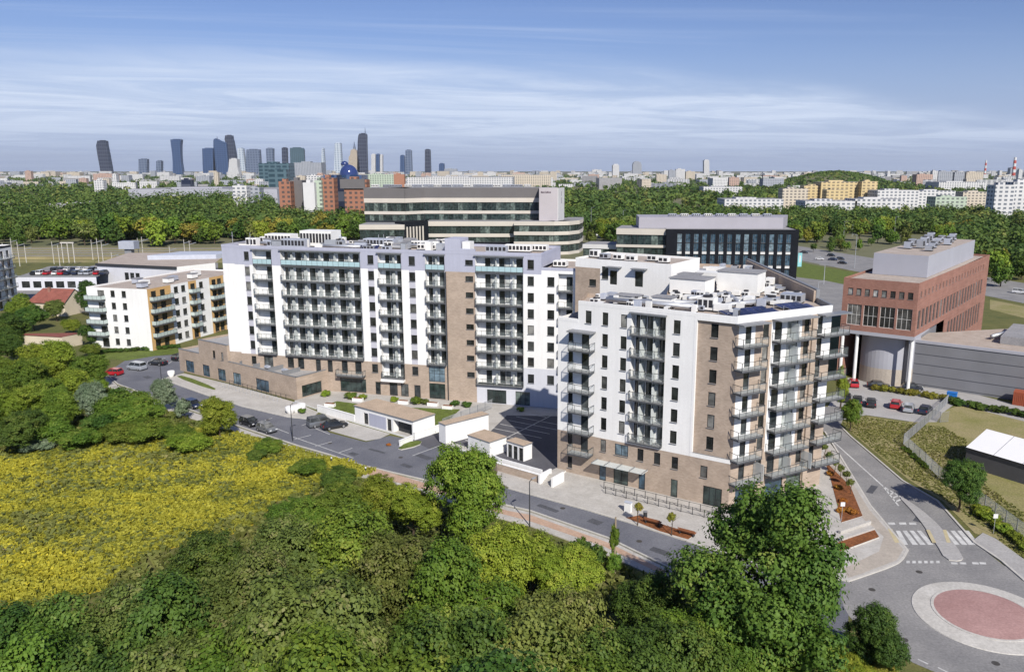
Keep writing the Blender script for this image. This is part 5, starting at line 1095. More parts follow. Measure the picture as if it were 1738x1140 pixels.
def trunk_mesh(seed, limbs=6):
    """unit tree: tapered trunk from z=0 to about 1 with limbs reaching into the crown"""
    r = random.Random(seed); b = MB(); z = 0; x = y = 0; rad = .032
    for k in range(5):
        x2, y2 = x + r.uniform(-.02, .02), y + r.uniform(-.02, .02); b.bar((x, y, z), (x2, y2, z + .17), rad, 0, 7, rad * .82); x, y, z, rad = x2, y2, z + .17, rad * .82
        if k >= 1:
            for q in range(limbs // 4 + 1):
                a = r.uniform(0, 6.28); l = r.uniform(.18, .34); e = (x + math.cos(a) * l, y + math.sin(a) * l, z + r.uniform(.08, .22)); b.bar((x, y, z - .03), e, rad * .6, 0, 5, rad * .22)
    return b.mesh('trunk', ['bark'])
CR = {'broad1': crown_mesh('crown', 1, 13, 1000, 52, .037, .95, spread=.66, lobe_r=(.28, .44), clump=.078), 'broad2': crown_mesh('crown', 2, 15, 1000, 52, .037, .9, spread=.68, lobe_r=(.26, .42), clump=.078), 'broad3': crown_mesh('crown', 3, 11, 1000, 50, .039, 1.0, spread=.64, lobe_r=(.30, .47), clump=.082),
      'tall': crown_mesh('crown', 4, 24, 900, 50, .040, 1.05, spread=.80, lobe_r=(.18, .33), clump=.09), 'bush': crown_mesh('crown', 5, 15, 560, 46, .052, .75, spread=.72, lobe_r=(.22, .40), clump=.11), 'willow': crown_mesh('crown', 6, 15, 620, 50, .046, .85, clump=.09, spike=.3, lobe_r=(.22, .38), spread=.72),
      'small': crown_mesh('crown', 7, 7, 140, 30, .12, .9),
      'big': crown_mesh('crown', 19, 28, 1300, 52, .034, 1.0, spread=.84, lobe_r=(.16, .31), clump=.08)}
MIDC = [crown_mesh('crown', 20 + k, 10, 170, 12, .13, .9, spread=.68, lobe_r=(.26, .44)) for k in range(4)]
TRK = [trunk_mesh(k) for k in range(3)]
def setmat(o, m): o.material_slots[0].link = 'OBJECT'; o.material_slots[0].material = MATS[m]
def tree(label, x, y, h, r, rz, shape, m, cat='tree', name='tree', group=None, low=None, trunk=True, base=0.0):
    t = thing(name, label, cat, (x, y, base), R.uniform(0, 6.28), group)
    c = part('crown', CR[shape] if isinstance(shape, str) else MIDC[shape], t, (0, 0, h - rz * .93)); c.scale = (r, r, rz); setmat(c, m)
    if trunk:
        k = part('trunk', TRK[int(abs(x * 7 + y)) % 3], t); s = max(.6, h - rz * .55); k.scale = (s * .9, s * .9, s)
    return t
# front belt of trees below the camera: (pixel of the top, height, radius, half height, shape, leaf, words)
FRONT = [(1315, 838, 18, 8.0, 8.0, 'big', 'leaf_deep', 'tallest tree in front, standing before the corner building by the roundabout'),
 (796, 746, 13.5, 5.4, 6.4, 'broad2', 'leaf_fresh', 'upright light green tree standing in front of the white sheds'),
 (905, 884, 8, 3.9, 3.4, 'bush', 'leaf_lime', 'lime green tree just right of the upright light tree'), (965, 925, 7.5, 3.8, 3.2, 'broad1', 'leaf_lime', 'lime green tree beside the dark evergreen bushes'), (850, 893, 9.5, 4.4, 4, 'broad2', 'leaf_lime', 'yellow-green tree at the foot of the upright light tree'),
 (640, 806, 7.5, 3.6, 3.1, 'broad3', 'leaf_lime', 'lime tree touching the pavement, leftmost of the bright ones'), (700, 818, 8, 3.7, 3.2, 'broad1', 'leaf_lime', 'lime tree touching the pavement, left of the upright light tree'), (570, 818, 7.5, 4.0, 3.2, 'broad2', 'leaf_mid', 'mid green tree where the meadow meets the pavement'), (505, 842, 7, 3.8, 3.0, 'broad1', 'leaf_mid', 'mid green tree on the upper right rim of the meadow'),
 (470, 876, 11, 5.2, 4.6, 'broad2', 'leaf_olive', 'olive brown tree on the right rim of the meadow'), (590, 862, 11, 5.4, 4.5, 'broad3', 'leaf_mid', 'round green tree behind the olive ones, centre left'), (335, 894, 9.5, 4.8, 4.2, 'broad1', 'leaf_dark', 'dark green tree jutting into the meadow'), (415, 930, 12, 5.6, 5, 'broad1', 'leaf_olive', 'broad olive tree below the jutting dark tree'),
 (690, 892, 12, 5.8, 5, 'broad2', 'leaf_olive', 'olive tree in the middle of the belt'), (775, 925, 12, 5.4, 4.8, 'broad3', 'leaf_mid', 'green tree below the upright light tree'), (950, 985, 11, 5, 4.6, 'broad2', 'leaf_olive', 'olive tree below the lime ones'),
 (540, 950, 14, 6.4, 5.8, 'broad2', 'leaf_olive', 'largest olive tree, lower left of centre'), (300, 985, 12, 5.6, 5, 'broad3', 'leaf_dark', 'dark tree below the meadow corner'), (205, 990, 11, 5.4, 4.8, 'broad2', 'leaf_olive', 'olive tree on the lower rim of the meadow'), (115, 1005, 11, 5.2, 4.6, 'broad1', 'leaf_dark', 'dark tree on the lower rim of the meadow'), (35, 1035, 11, 5.2, 4.6, 'broad3', 'leaf_dark', 'dark tree at the lower left rim'),
 (420, 1035, 14, 6.4, 5.8, 'broad1', 'leaf_mid', 'green tree at the lower left, below the broad olive tree'), (755, 1035, 14, 6.2, 5.8, 'broad2', 'leaf_dark', 'dark tree near the bottom centre'), (880, 1050, 13, 6, 5.4, 'broad3', 'leaf_olive', 'olive tree near the bottom, right of centre'), (1035, 1045, 11, 5.4, 4.8, 'broad1', 'leaf_dark', 'dark tree left of the tallest tree'), (985, 1090, 12, 5.6, 5, 'broad2', 'leaf_mid', 'green tree at the bottom, left of the tallest tree'),
 (1110, 975, 8, 4.0, 3.4, 'broad3', 'leaf_dark', 'dark small tree in the shade beside the street'), (1135, 1050, 10, 4.8, 4.2, 'broad1', 'leaf_dark', 'dark tree under the left side of the tallest tree'), (1180, 1030, 9, 4.4, 3.8, 'broad2', 'leaf_mid', 'green tree under the tallest tree'), (560, 1075, 15, 6.8, 6, 'broad3', 'leaf_mid', 'big green tree at the bottom left of centre'), (245, 1070, 13, 6, 5.4, 'broad1', 'leaf_olive', 'olive tree at the bottom left'), (130, 1090, 13, 6, 5.4, 'broad2', 'leaf_dark', 'dark tree at the bottom left'), (15, 1105, 12, 5.6, 5, 'broad3', 'leaf_mid', 'green tree in the bottom left corner'),
 (690, 1105, 15, 6.6, 6, 'broad1', 'leaf_mid', 'green tree cut by the bottom edge at the centre'), (835, 1120, 14, 6.2, 5.8, 'broad3', 'leaf_dark', 'dark tree cut by the bottom edge, right of centre'), (1230, 1090, 8, 4.4, 3.6, 'broad2', 'leaf_mid', 'green tree at the bottom below the tallest tree'), (1340, 1105, 5, 3.2, 2.4, 'bush', 'leaf_mid', 'low green bush under the right side of the tallest tree'),

 (1495, 1034, 6.2, 3.0, 2.9, 'broad3', 'leaf_dark', 'dark round tree at the edge of the roundabout'), (1637, 774, 7.6, 3.3, 3.4, 'broad2', 'leaf_dark', 'dark green tree in front of the marquee'), (1447, 673, 6, 2.1, 2.8, 'broad1', 'leaf_mid', 'small street tree beside the road behind the corner building'), (1432, 622, 8, 1.6, 3.6, 'tall', 'leaf_lime', 'slim bright tree by the white columns'),
 (95, 578, 9.5, 5.6, 4.4, 'willow', 'leaf_lime', 'big yellow-green tree below the garage row'), (35, 606, 9, 5.4, 4.2, 'broad2', 'leaf_mid', 'green tree at the left edge above the meadow'), (205, 654, 7.5, 5.6, 3.6, 'bush', 'leaf_mid', 'wide green thicket beside the red car'), (150, 648, 8.5, 3.0, 3.6, 'willow', 'leaf_grey', 'silver grey willow beside the wide thicket'), (272, 642, 6.5, 2.6, 3, 'willow', 'leaf_grey', 'small silver willow by the street'), (28, 692, 7.5, 4.8, 3.5, 'broad1', 'leaf_dark', 'dark tree at the left edge of the meadow'), (-12, 650, 9, 5, 4.2, 'broad3', 'leaf_mid', 'green tree cut by the left edge'), (85, 696, 6, 4.2, 2.8, 'bush', 'leaf_mid', 'green bush between the dark tree and the willow'), (130, 722, 4, 3.6, 1.9, 'bush', 'leaf_mid', 'low bush on the upper rim of the meadow'),
 (368, 672, 7.2, 3.7, 3.4, 'broad2', 'leaf_lime', 'bright yellow-green tree beside the parked cars'), (310, 668, 5, 1.7, 2.3, 'small', 'leaf_grey', 'slim grey-green sapling by the navy car'), (255, 706, 4.5, 4.4, 2.2, 'bush', 'leaf_mid', 'bush at the foot of the wide thicket'), (322, 728, 3.6, 3.8, 1.8, 'bush', 'leaf_lime', 'low yellow-green bush below the bright tree'), (300, 712, 3.6, 3.2, 1.8, 'bush', 'leaf_mid', 'low bush left of the bright tree'), (432, 760, 2.2, 1.8, 1.1, 'bush', 'leaf_dark', 'small dark bush alone in the meadow'), (455, 742, 3, 2.6, 1.5, 'bush', 'leaf_mid', 'bush by the grey parked car'), (520, 775, 2.6, 3.2, 1.4, 'bush', 'leaf_mid', 'low bush along the pavement'), (575, 792, 3, 3, 1.5, 'bush', 'leaf_dark', 'dark low bush along the pavement'), (65, 735, 3, 3.2, 1.6, 'bush', 'leaf_grey', 'grey-green bush on the meadow rim'),
 (150, 478, 10.5, 4.2, 4.6, 'broad3', 'leaf_dark', 'dark tree behind the white and orange block'), (172, 492, 8, 3.4, 3.6, 'broad1', 'leaf_mid', 'green tree at the left end of the white and orange block'), (92, 508, 6.5, 3.6, 2.9, 'broad2', 'leaf_olive', 'olive tree in front of the red-roofed house'), (52, 516, 7.5, 4.4, 3.5, 'broad1', 'leaf_dark', 'dark tree left of the red-roofed house'), (15, 532, 8.5, 5, 4, 'broad3', 'leaf_dark', 'dark tree before the left edge block'), (122, 536, 5, 3, 2.3, 'bush', 'leaf_lime', 'yellow-green garden bush by the garage row'), (150, 548, 6, 3, 2.7, 'broad2', 'leaf_dark', 'dark garden tree right of the garage row'), (8, 566, 7, 4.4, 3.3, 'broad2', 'leaf_dark', 'dark tree left of the garage row'), (152, 580, 3.6, 2.6, 1.7, 'bush', 'leaf_mid', 'bush at the corner of the white and orange block'), (30, 500, 8, 4, 3.8, 'broad3', 'leaf_mid', 'green tree behind the left edge block'),
 (150, 598, 7.5, 4.4, 3.5, 'broad2', 'leaf_mid', 'green tree right of the big yellow-green tree'), (62, 638, 8.5, 5.2, 4, 'broad1', 'leaf_mid', 'green tree between the left edge and the willow'), (118, 628, 8, 4.8, 3.8, 'willow', 'leaf_lime', 'yellow-green tree in front of the big yellow-green one'), (152, 640, 4.5, 3.2, 2.1, 'bush', 'leaf_lime', 'bright thicket left of the red hatchback'), (60, 586, 9, 5, 4.2, 'broad3', 'leaf_lime', 'yellow-green tree below the left end of the garage row'), (18, 655, 8, 5, 3.8, 'broad2', 'leaf_lime', 'yellow-green tree at the left edge above the dark one'), (100, 664, 7, 4.4, 3.2, 'broad3', 'leaf_mid', 'green tree left of the silver willow'), (172, 690, 5, 4, 2.4, 'bush', 'leaf_dark', 'dark bush below the silver willow'), (230, 672, 6.5, 4.6, 3, 'broad1', 'leaf_mid', 'green thicket beside the street left of the black saloon'), (200, 712, 4.2, 4, 2, 'bush', 'leaf_mid', 'bush on the meadow rim below the wide thicket'), (-20, 590, 9, 5, 4.2, 'broad1', 'leaf_mid', 'green tree cut by the left edge below the garage row'),
 (1395, 1075, 3.2, 2.4, 1.5, 'bush', 'leaf_mid', 'low bush right of the tallest tree'), (1500, 1112, 2.2, 1.8, 1.1, 'bush', 'leaf_autumn', 'yellowing bush at the bottom beside the roundabout'), (1440, 1105, 2.6, 2.4, 1.3, 'bush', 'leaf_lime', 'bright low bush at the bottom near the roundabout')]
for u, v, h, r, rz, sh, m, lb in FRONT:
    if sh.startswith('broad') and h > 9 and v > 800 and h != 13.5: h, r, rz = h + R.uniform(.5, 3.0), r * R.uniform(.98, 1.14), rz * 1.38
    x, y = P(u, v, h); bush = sh == 'bush' and h < 5
    tree(lb, x, y, h, r, rz, sh, m, 'bush' if bush else 'tree', 'bush' if bush else 'tree', trunk=not bush)
# dark evergreen bushes and the ivy-clad pole beside the street
for u, v, h, k in ((968, 908, 3.6, 'left'), (990, 902, 4.0, 'middle'), (1012, 914, 3.6, 'right')):
    x, y = P(u, v, h); tree('dark columnar evergreen by the street, %s of three' % k, x, y, h, 1.4, 1.9, 'small', 'leaf_dark', 'bush', 'evergreen_bush', 'evergreens by the street', trunk=False)
x, y = P(1043, 972, 0); iv = thing('ivy_pole', 'tall pole wrapped in ivy beside the street', 'pole', (x, y, 0)); b = MB(); b.bar((x, y, 0), (x, y, 6.6), .14, 0, 8, .1); b.build('post', 'timber', iv)
c = part('ivy', CR['small'], iv, (0, 0, 4.6)); c.scale = (.72, .72, 2.3); setmat(c, 'leaf_mid'); c = part('ivy', CR['small'], iv, (.1, 0, 1.6)); c.scale = (1.1, 1.1, 1.8); setmat(c, 'leaf_mid')
# woods beyond the railway and beyond the offices
rw_ = random.Random(5)
WM = ['leaf_mid', 'leaf_mid', 'leaf_dark', 'leaf_dark', 'leaf_olive', 'leaf_mid', 'leaf_lime', 'leaf_dark', 'leaf_autumn']
def wood(n, ur, yr, hr, lab, grp, keep=None, near=1.0):
    k = 0; tries = 0
    while k < n and tries < n * 12:
        tries += 1; t = rw_.random() ** near; y = yr[0] + (yr[1] - yr[0]) * t; u = rw_.uniform(*ur); x = (u - CX) / F * y * 1.0 / math.cos(TH) * math.cos(TH)
        if keep and not keep(u, y, x): continue
        h = rw_.uniform(*hr); r = rw_.uniform(.36, .5) * h; m = rw_.choice(WM)
        words = {'leaf_mid': 'green', 'leaf_dark': 'dark green', 'leaf_olive': 'olive', 'leaf_lime': 'yellow-green', 'leaf_autumn': 'yellowing'}[m]
        tree('%s tree of the %s' % (words, lab), x, y, h, r, h * .52, rw_.randrange(4), m, group='%s trees of the %s' % (words, grp)); k += 1
wood(95, (-60, 640), (458, 530), (13, 19), 'dense wood beyond the railway, left', 'wood beyond the railway')
def keepR(u, y, x): return not (960 < u < 1380 and y < 470) and not (y > 700 and 1225 < u < 1690)
wood(70, (960, 1780), (475, 560), (10, 15), 'wood beyond the black offices', 'wood beyond the offices', keepR)
wood(26, (1580, 1800), (300, 470), (9, 15), 'grove behind the red brick office, right', 'grove behind the brick office', lambda u, y, x: x > 150 + (y - 300) * .12 and u > 1640 or (u > 1600 and y > 400))
wood(10, (1360, 1480), (425, 470), (5, 8), 'roadside thicket beyond the dual carriageway', 'thicket by the carriageway')
# the countless trees further back: two masses
def mass(name, label, Xw, Y, h, rr, z0, per, leaf, rng):
    j = np.repeat(np.arange(len(Y)), per); d = rng.normal(size=(len(j), 3)); d /= np.linalg.norm(d, axis=1, keepdims=True); d *= rng.uniform(.7, 1.05, len(j))[:, None]
    lump = 1 + .22 * np.sin(d[:, 0] * 5 + j) * np.sin(d[:, 1] * 4 + j * 1.7)
    pos = np.stack([Xw[j], Y[j], z0[j] + h[j] * .55], 1) + d * lump[:, None] * np.stack([rr[j], rr[j], h[j] * .46], 1); ti = np.clip(np.clip(rng.beta(1.1, 1.5, len(Y)) + .25 * np.sin(Xw * .03) * np.sin(Y * .05), 0, 1)[j] + rng.normal(0, .08, len(j)), 0, 1)
    v = leaves(rng, pos, d + np.array([0, 0, .35]) + rng.normal(0, .4, (len(pos), 3)), np.full(len(pos), leaf), ti)
    o = bpy.data.objects.new(name, npmesh(name, v, len(pos), ti, ['wood_far'])); COL.objects.link(o); tag(o, label, 'woods', kind='stuff')
rng = np.random.default_rng(91)
n = 700; Y = 505 + 185 * rng.random(n); u = rng.uniform(-80, 650, n); k = np.ones(n, bool)
n2 = 420; Y2 = 700 + 190 * rng.random(n2); u2 = rng.uniform(-80, 470, n2)
n3 = 900; Y3 = 540 + 190 * rng.random(n3); u3 = rng.uniform(950, 1800, n3)
n4 = 170; Y4 = 330 + 200 * rng.random(n4); u4 = rng.uniform(1625, 1830, n4)
Y, u = np.concatenate([Y, Y2, Y3, Y4]), np.concatenate([u, u2, u3, u4]); Xw = (u - CX) / F * Y; k = ~((Y < 540) & (Xw > 90) & (Xw < 150 + (Y - 300) * .12)); Y, Xw = Y[k], Xw[k]
uu = Xw / Y * F + CX; h = rng.uniform(10, 17, len(Y)) * np.where(Xw > 0, .85, 1.0) * np.where((uu < 460) & (Y > 545), 1.35 + .25 * np.sin(uu * .045) * np.sin(Y * .03 + uu * .011), 1.0); mass('deep_wood', 'deep green woods massed behind the offices and the railway', Xw, Y, h, h * rng.uniform(.34, .46, len(Y)), np.zeros(len(Y)), 130, 1.75, rng)
rng = np.random.default_rng(77); n = 13000
Y = 760 + 5200 * rng.random(n) ** 1.5; u = rng.uniform(-60, 1800, n)
f_ = np.sin(u * .013 + 1.3) * np.sin(Y * .0042 + u * .004) + .55 * np.sin(u * .05 + Y * .011) + rng.normal(0, .35, n)
k = (f_ > -.35) & ~((Y < 1000) & (u > 1225) & (u < 1690) & (Y > 690)) & ~((u > 380) & (u < 700) & (Y < 1350)) & ~((u < 200) & (Y < 720))
Y, u = Y[k], u[k]; Xw = (u - CX) / F * Y; h = rng.uniform(8, 15, len(Y)); rr = h * rng.uniform(.38, .6, len(Y)); zb_ = np.zeros(len(Y))
hn = 600; a = rng.uniform(0, 6.28, hn); q = np.sqrt(rng.random(hn)) * 142; hzz = hz * .74 * np.clip(1 - (q / 150) ** 1.7, 0, 1)
mass('far_woods', 'dark tree belts running through the distant city below the horizon', np.concatenate([Xw, hx + q * np.cos(a)]), np.concatenate([Y, 1980 + q * np.sin(a)]), np.concatenate([h, np.full(hn, 8.)]), np.concatenate([rr, np.full(hn, 5.5)]), np.concatenate([zb_, hzz]), 36, 4.2, rng)
# meadow in flower and rough grass
def inside(poly, x, y):
    c = np.zeros(len(x), bool); n = len(poly)
    for i in range(n):
        (x0, y0), (x1, y1) = poly[i], poly[i - 1]
        t = ((y0 > y) != (y1 > y)); 
        with np.errstate(divide='ignore', invalid='ignore'): c ^= t & (x < (x1 - x0) * (y - y0) / (y1 - y0 + 1e-12) + x0)
    return c
def tufts(name, poly, n, hh, ww, m, label, cat, lowf=(.06, .11), bias=0.0, seed=1, base=0.0):
    rng = np.random.default_rng(seed); ps = np.array(poly); lo, hi = ps.min(0), ps.max(0); x = rng.uniform(lo[0], hi[0], n); y = rng.uniform(lo[1], hi[1], n); k = inside(poly, x, y); x, y = x[k], y[k]; n = len(x)
    ed = np.full(n, 99.)
    for i in range(len(poly)):
        a_, c_ = np.array(poly[i - 1]), np.array(poly[i]); t_ = np.clip(((x - a_[0]) * (c_[0] - a_[0]) + (y - a_[1]) * (c_[1] - a_[1])) / ((c_ - a_) ** 2).sum(), 0, 1); ed = np.minimum(ed, np.hypot(x - a_[0] - t_ * (c_[0] - a_[0]), y - a_[1] - t_ * (c_[1] - a_[1])))
    w = np.zeros(n)
    for q in range(26): an = rng.uniform(0, 6.28); wl = 2.2 * 14 ** rng.random(); w += np.sin((x * np.cos(an) * .6 + y * np.sin(an)) * 6.28 / wl + rng.uniform(0, 6.28)) * (.10 + .006 * wl)
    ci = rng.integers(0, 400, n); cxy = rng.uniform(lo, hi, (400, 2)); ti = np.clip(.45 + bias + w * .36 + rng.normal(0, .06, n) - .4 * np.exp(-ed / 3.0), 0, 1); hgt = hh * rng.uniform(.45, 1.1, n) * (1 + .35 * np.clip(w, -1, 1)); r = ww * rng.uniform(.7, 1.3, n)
    V = []
    for q in range(2):
        an = rng.uniform(0, 6.28, n); dx, dy = np.cos(an) * r, np.sin(an) * r; lx, ly = rng.normal(0, .3, n) * hgt, rng.normal(0, .3, n) * hgt
        V.append(np.stack([np.stack([x - dx * .5, y - dy * .5, np.full(n, base)], 1), np.stack([x + dx * .5, y + dy * .5, np.full(n, base)], 1), np.stack([x + dx + lx, y + dy + ly, base + hgt], 1), np.stack([x - dx + lx, y - dy + ly, base + hgt * .9], 1)], 1).reshape(-1, 3))
    # flat flower heads / leaf tops
    pos = np.stack([x, y, base + hgt * .9], 1); V.append(leaves(rng, pos, np.array([0, 0, 1.0]) + rng.normal(0, .35, (n, 3)), r * 1.5, ti))
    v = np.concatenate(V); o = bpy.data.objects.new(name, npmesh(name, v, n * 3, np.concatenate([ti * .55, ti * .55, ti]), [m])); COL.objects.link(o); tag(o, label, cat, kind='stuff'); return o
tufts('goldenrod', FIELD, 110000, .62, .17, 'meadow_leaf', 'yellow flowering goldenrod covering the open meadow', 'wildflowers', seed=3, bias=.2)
rim = [(-130, 62), (-100, 62), (30, 62), (40, 58), (40, 45), (-130, 45)]
tufts('rough_grass', px([(1432, 718), (1470, 708), (1552, 720), (1600, 724), (1640, 747), (1640, 800), (1738, 870), (1738, 955), (1690, 908), (1600, 846), (1540, 808), (1450, 736)]), 12000, .17, .13, 'grass_leaf', 'dry rough grass between the road and the marquee', 'grass', seed=4, bias=.42)
belt = px([(178, 660), (330, 716), (500, 776), (600, 812), (725, 846), (840, 884), (1020, 944), (1160, 1006), (1280, 1062), (1420, 1105), (1420, 1180), (-200, 1180), (-200, 900), (0, 660)])
tufts('undergrowth', belt, 30000, .7, .3, 'grass_leaf', 'weedy undergrowth below the front belt of trees', 'undergrowth', seed=5, bias=-.12)
hedges = [((1612, 684), (1760, 712), 1.6, 1.5, 'leaf_dark', 'long dark hedge below the grey hall'), ((1662, 868), (1745, 935), 1.2, 1.4, 'leaf_lime', 'yellow-green hedge along the pavement at the right edge'), ((1536, 762), (1572, 794), .6, .7, 'leaf_mid', 'green scrub along the wire fence'), ((1488, 662), (1600, 678), 1.5, 1.3, 'leaf_autumn', 'row of yellow and dark shrubs in front of the grey hall'), ((165, 600), (300, 590), 1.2, 1.1, 'leaf_dark', 'clipped dark hedge along the white and orange block')]
for p0, p1, h, r, m, lb in hedges:
    a, c = Vector(P(*p0)), Vector(P(*p1)); t = thing('hedge', lb, 'hedge', ((a.x + c.x) / 2, (a.y + c.y) / 2, 0)); n = max(3, int((c - a).length / (r * 1.1)))
    for k in range(n + 1):
        q = a.lerp(c, k / n); cc = part('clump', CR['small'], t, (q.x - t.location.x + R.uniform(-.2, .2), q.y - t.location.y + R.uniform(-.2, .2), h * .5), R.uniform(0, 6)); s = R.uniform(.85, 1.15); cc.scale = (r * s, r * s, h * .62 * s); setmat(cc, m)
# courtyard planting, young street trees, bedding
for i, (x, y, s, m, w) in enumerate([(-41.5, 150.2, 1.3, 'leaf_lime', 'shrub beside the podium window'), (-36.5, 148.3, 1.5, 'leaf_mid', 'shrub before the wide shop window'), (-33.8, 147.6, 1.2, 'leaf_lime', 'paler shrub before the wide shop window'), (-27.6, 146.5, 1.1, 'leaf_lime', 'shrub by the courtyard path, left'), (-23.3, 144.6, 1.6, 'leaf_mid', 'large shrub in the courtyard'), (-21.5, 144.4, 1.2, 'leaf_olive', 'olive shrub by the glazed entrance'), (-15.6, 143.4, 1.2, 'leaf_dark', 'dark shrub at the foot of the brick stair tower'), (-13.6, 142.9, 1.2, 'leaf_dark', 'second dark shrub at the foot of the brick stair tower'), (-3.5, 140.2, .9, 'leaf_lime', 'pale shrub by the grey ground floor'), (-43.2, 139.3, .9, 'leaf_mid', 'shrub behind the white bollard balls'), (-24.3, 122.2, .5, 'leaf_orange', 'small reddish shrub by the light-paved bay')]):
    tree(w, x, y, s * 1.1, s, s * .62, 'small', m, 'bush', 'shrub', 'courtyard shrubs', trunk=False, base=.3 if y > 125 else 0)
for i, (u, v) in enumerate([(1082, 890), (1140, 908)]):
    x, y = P(u, v, .15); tree('young staked tree in the bench bed, %s' % ('left' if i == 0 else 'right'), x, y, 3.4, .7, .8, 'small', 'leaf_autumn', name='young_tree', group='young trees in the bench bed')
for i, (u, v) in enumerate([(1399, 776), (1407, 790), (1417, 802), (1426, 812), (1436, 824), (1443, 838)]):
    x, y = P(u, v, .15); tree('young round tree in the mulch bed along the road, number %s from the far end' % ('one', 'two', 'three', 'four', 'five', 'six')[i], x, y, 2.6, .7, .7, 'small', 'leaf_olive', name='young_tree', group='young trees along the road')
for i, (u, v) in enumerate([(1408, 806), (1424, 830), (1432, 852), (1440, 868), (1428, 868), (1450, 872)]):
    x, y = P(u, v, .15); tree('orange bedding shrub in the mulch bed beside the road', x, y, .8, .75, .45, 'small', 'leaf_orange', 'bush', 'shrub', 'orange shrubs of the mulch bed', trunk=False, base=.12)

# ------------------------------------------------------------------ vehicles
def loft(st):
    """car body from cross-sections (x, z_bottom, z_top, half width)"""
    b = MB(); rings = []
    for x, zb, zt, w in st:
        zm = zb + (zt - zb) * .55; k = len(b.v); b.v += [(x, -w * .94, zb), (x, -w, zm), (x, -w * .93, zt - .04), (x, -w * .80, zt), (x, w * .80, zt), (x, w * .93, zt - .04), (x, w, zm), (x, w * .94, zb)]; rings.append(k)
    for a, c in zip(rings[:-1], rings[1:]):
        for i in range(8): j = (i + 1) % 8; b.f.append((a + i, a + j, c + j, c + i)); b.m.append(0)
    b.f.append(tuple(rings[0] + i for i in range(8))); b.m.append(0); b.f.append(tuple(rings[-1] + 7 - i for i in range(8))); b.m.append(0); return b
def frustum(b, x0, x1, X0, X1, z0, z1, w0, w1, mi=0):
    k = len(b.v); b.v += [(x0, -w0, z0), (x1, -w0, z0), (x1, w0, z0), (x0, w0, z0), (X0, -w1, z1), (X1, -w1, z1), (X1, w1, z1), (X0, w1, z1)]
    for f in ((0, 1, 5, 4), (1, 2, 6, 5), (2, 3, 7, 6), (3, 0, 4, 7), (4, 5, 6, 7)): b.f.append(tuple(k + i for i in f)); b.m.append(mi)
CARM = {}
def car_meshes(kind):
    if kind in CARM: return CARM[kind]
    if kind == 'van': st = [(-2.25, .5, 1.0, .80), (-2.2, .3, 1.12, .92), (-1.2, .26, 1.15, .95), (.8, .26, 1.12, .95), (1.7, .28, 1.02, .92), (2.2, .4, .72, .80)]; gl = (-2.15, 1.55, -2.0, .75, 1.1, 1.78, .88, .76); rf = (-2.05, .85, .78)
    elif kind == 'sedan': st = [(-2.25, .45, .78, .72), (-2.15, .3, .96, .84), (-1.3, .24, .98, .89), (0, .24, .95, .90), (1.1, .24, .94, .89), (1.95, .3, .80, .85), (2.25, .42, .62, .72)]; gl = (-1.75, 1.15, -1.1, .35, .93, 1.42, .83, .64); rf = (-1.2, .42, .68)
    else: st = [(-2.0, .45, .85, .74), (-1.95, .3, 1.0, .85), (-1.2, .24, 1.0, .89), (0, .24, .97, .90), (1.0, .24, .95, .88), (1.75, .3, .82, .85), (2.05, .42, .62, .72)]; gl = (-1.92, 1.1, -1.5, .3, .95, 1.48, .83, .66); rf = (-1.6, .38, .70)
    body = loft(st); 
    for s in (-1, 1): body.box((.75, s * .98, 1.02), (.16, .18, .12))
    g = MB(); frustum(g, *gl)
    r = MB(); z = gl[5]; r.box(((rf[0] + rf[1]) / 2, 0, z + .015), (rf[1] - rf[0] + .06, rf[2] * 2, .06))
    for s in (-1, 1):
        for (xa, xb) in ((gl[0], gl[2]), (gl[1], gl[3]), ((gl[0] + gl[1]) / 2, (gl[2] + gl[3]) / 2)): r.bar((xa, s * gl[6] * 1.0, gl[4]), (xb, s * gl[7] * 1.01, z), .045, 0, 4)
    wh = MB(); wh.bar((0, -.11, 0), (0, .11, 0), .33, 0, 14); rm = MB(); rm.bar((0, -.125, 0), (0, .125, 0), .2, 0, 10)
    hl = MB(); hl.box((0, 0, 0), (.12, .34, .16)); tl = MB(); tl.box((0, 0, 0), (.1, .2, .34))
    CARM[kind] = (body.mesh('body', ['car_grey'], smooth=False), g.mesh('windows', ['pane']), r.mesh('roof', ['car_grey']), wh.mesh('wheel', ['tyre']), rm.mesh('rim', ['rim']), hl.mesh('headlight', ['lamp_clear']), tl.mesh('taillight', ['lamp_red']), st)
    return CARM[kind]
def car(label, x, y, rot, kind, col, z=0.0, group=None, simple=False):
    bd, g, r, wh, rm, hl, tl, st = car_meshes(kind); t = thing('parked_car' if kind != 'van' else 'parked_van', label, 'van' if kind == 'van' else 'car', (x, y, z), rot, group)
    o = part('body', bd, t); setmat(o, 'car_' + col); part('windows', g, t); o = part('roof', r, t); setmat(o, 'car_' + col)
    for sx in (-1.28, 1.28):
        for sy in (-.8, .8): w = part('wheel', wh, t, (sx, sy, .33)); (None if simple else part('rim', rm, w))
    if not simple:
        for sy in (-.56, .56): part('headlight', hl, t, (st[-1][0] - .08, sy, .68)); part('taillight', tl, t, (st[0][0] + .06, sy * 1.2, .8))
    return t
SA = math.atan2(-.606, .795)
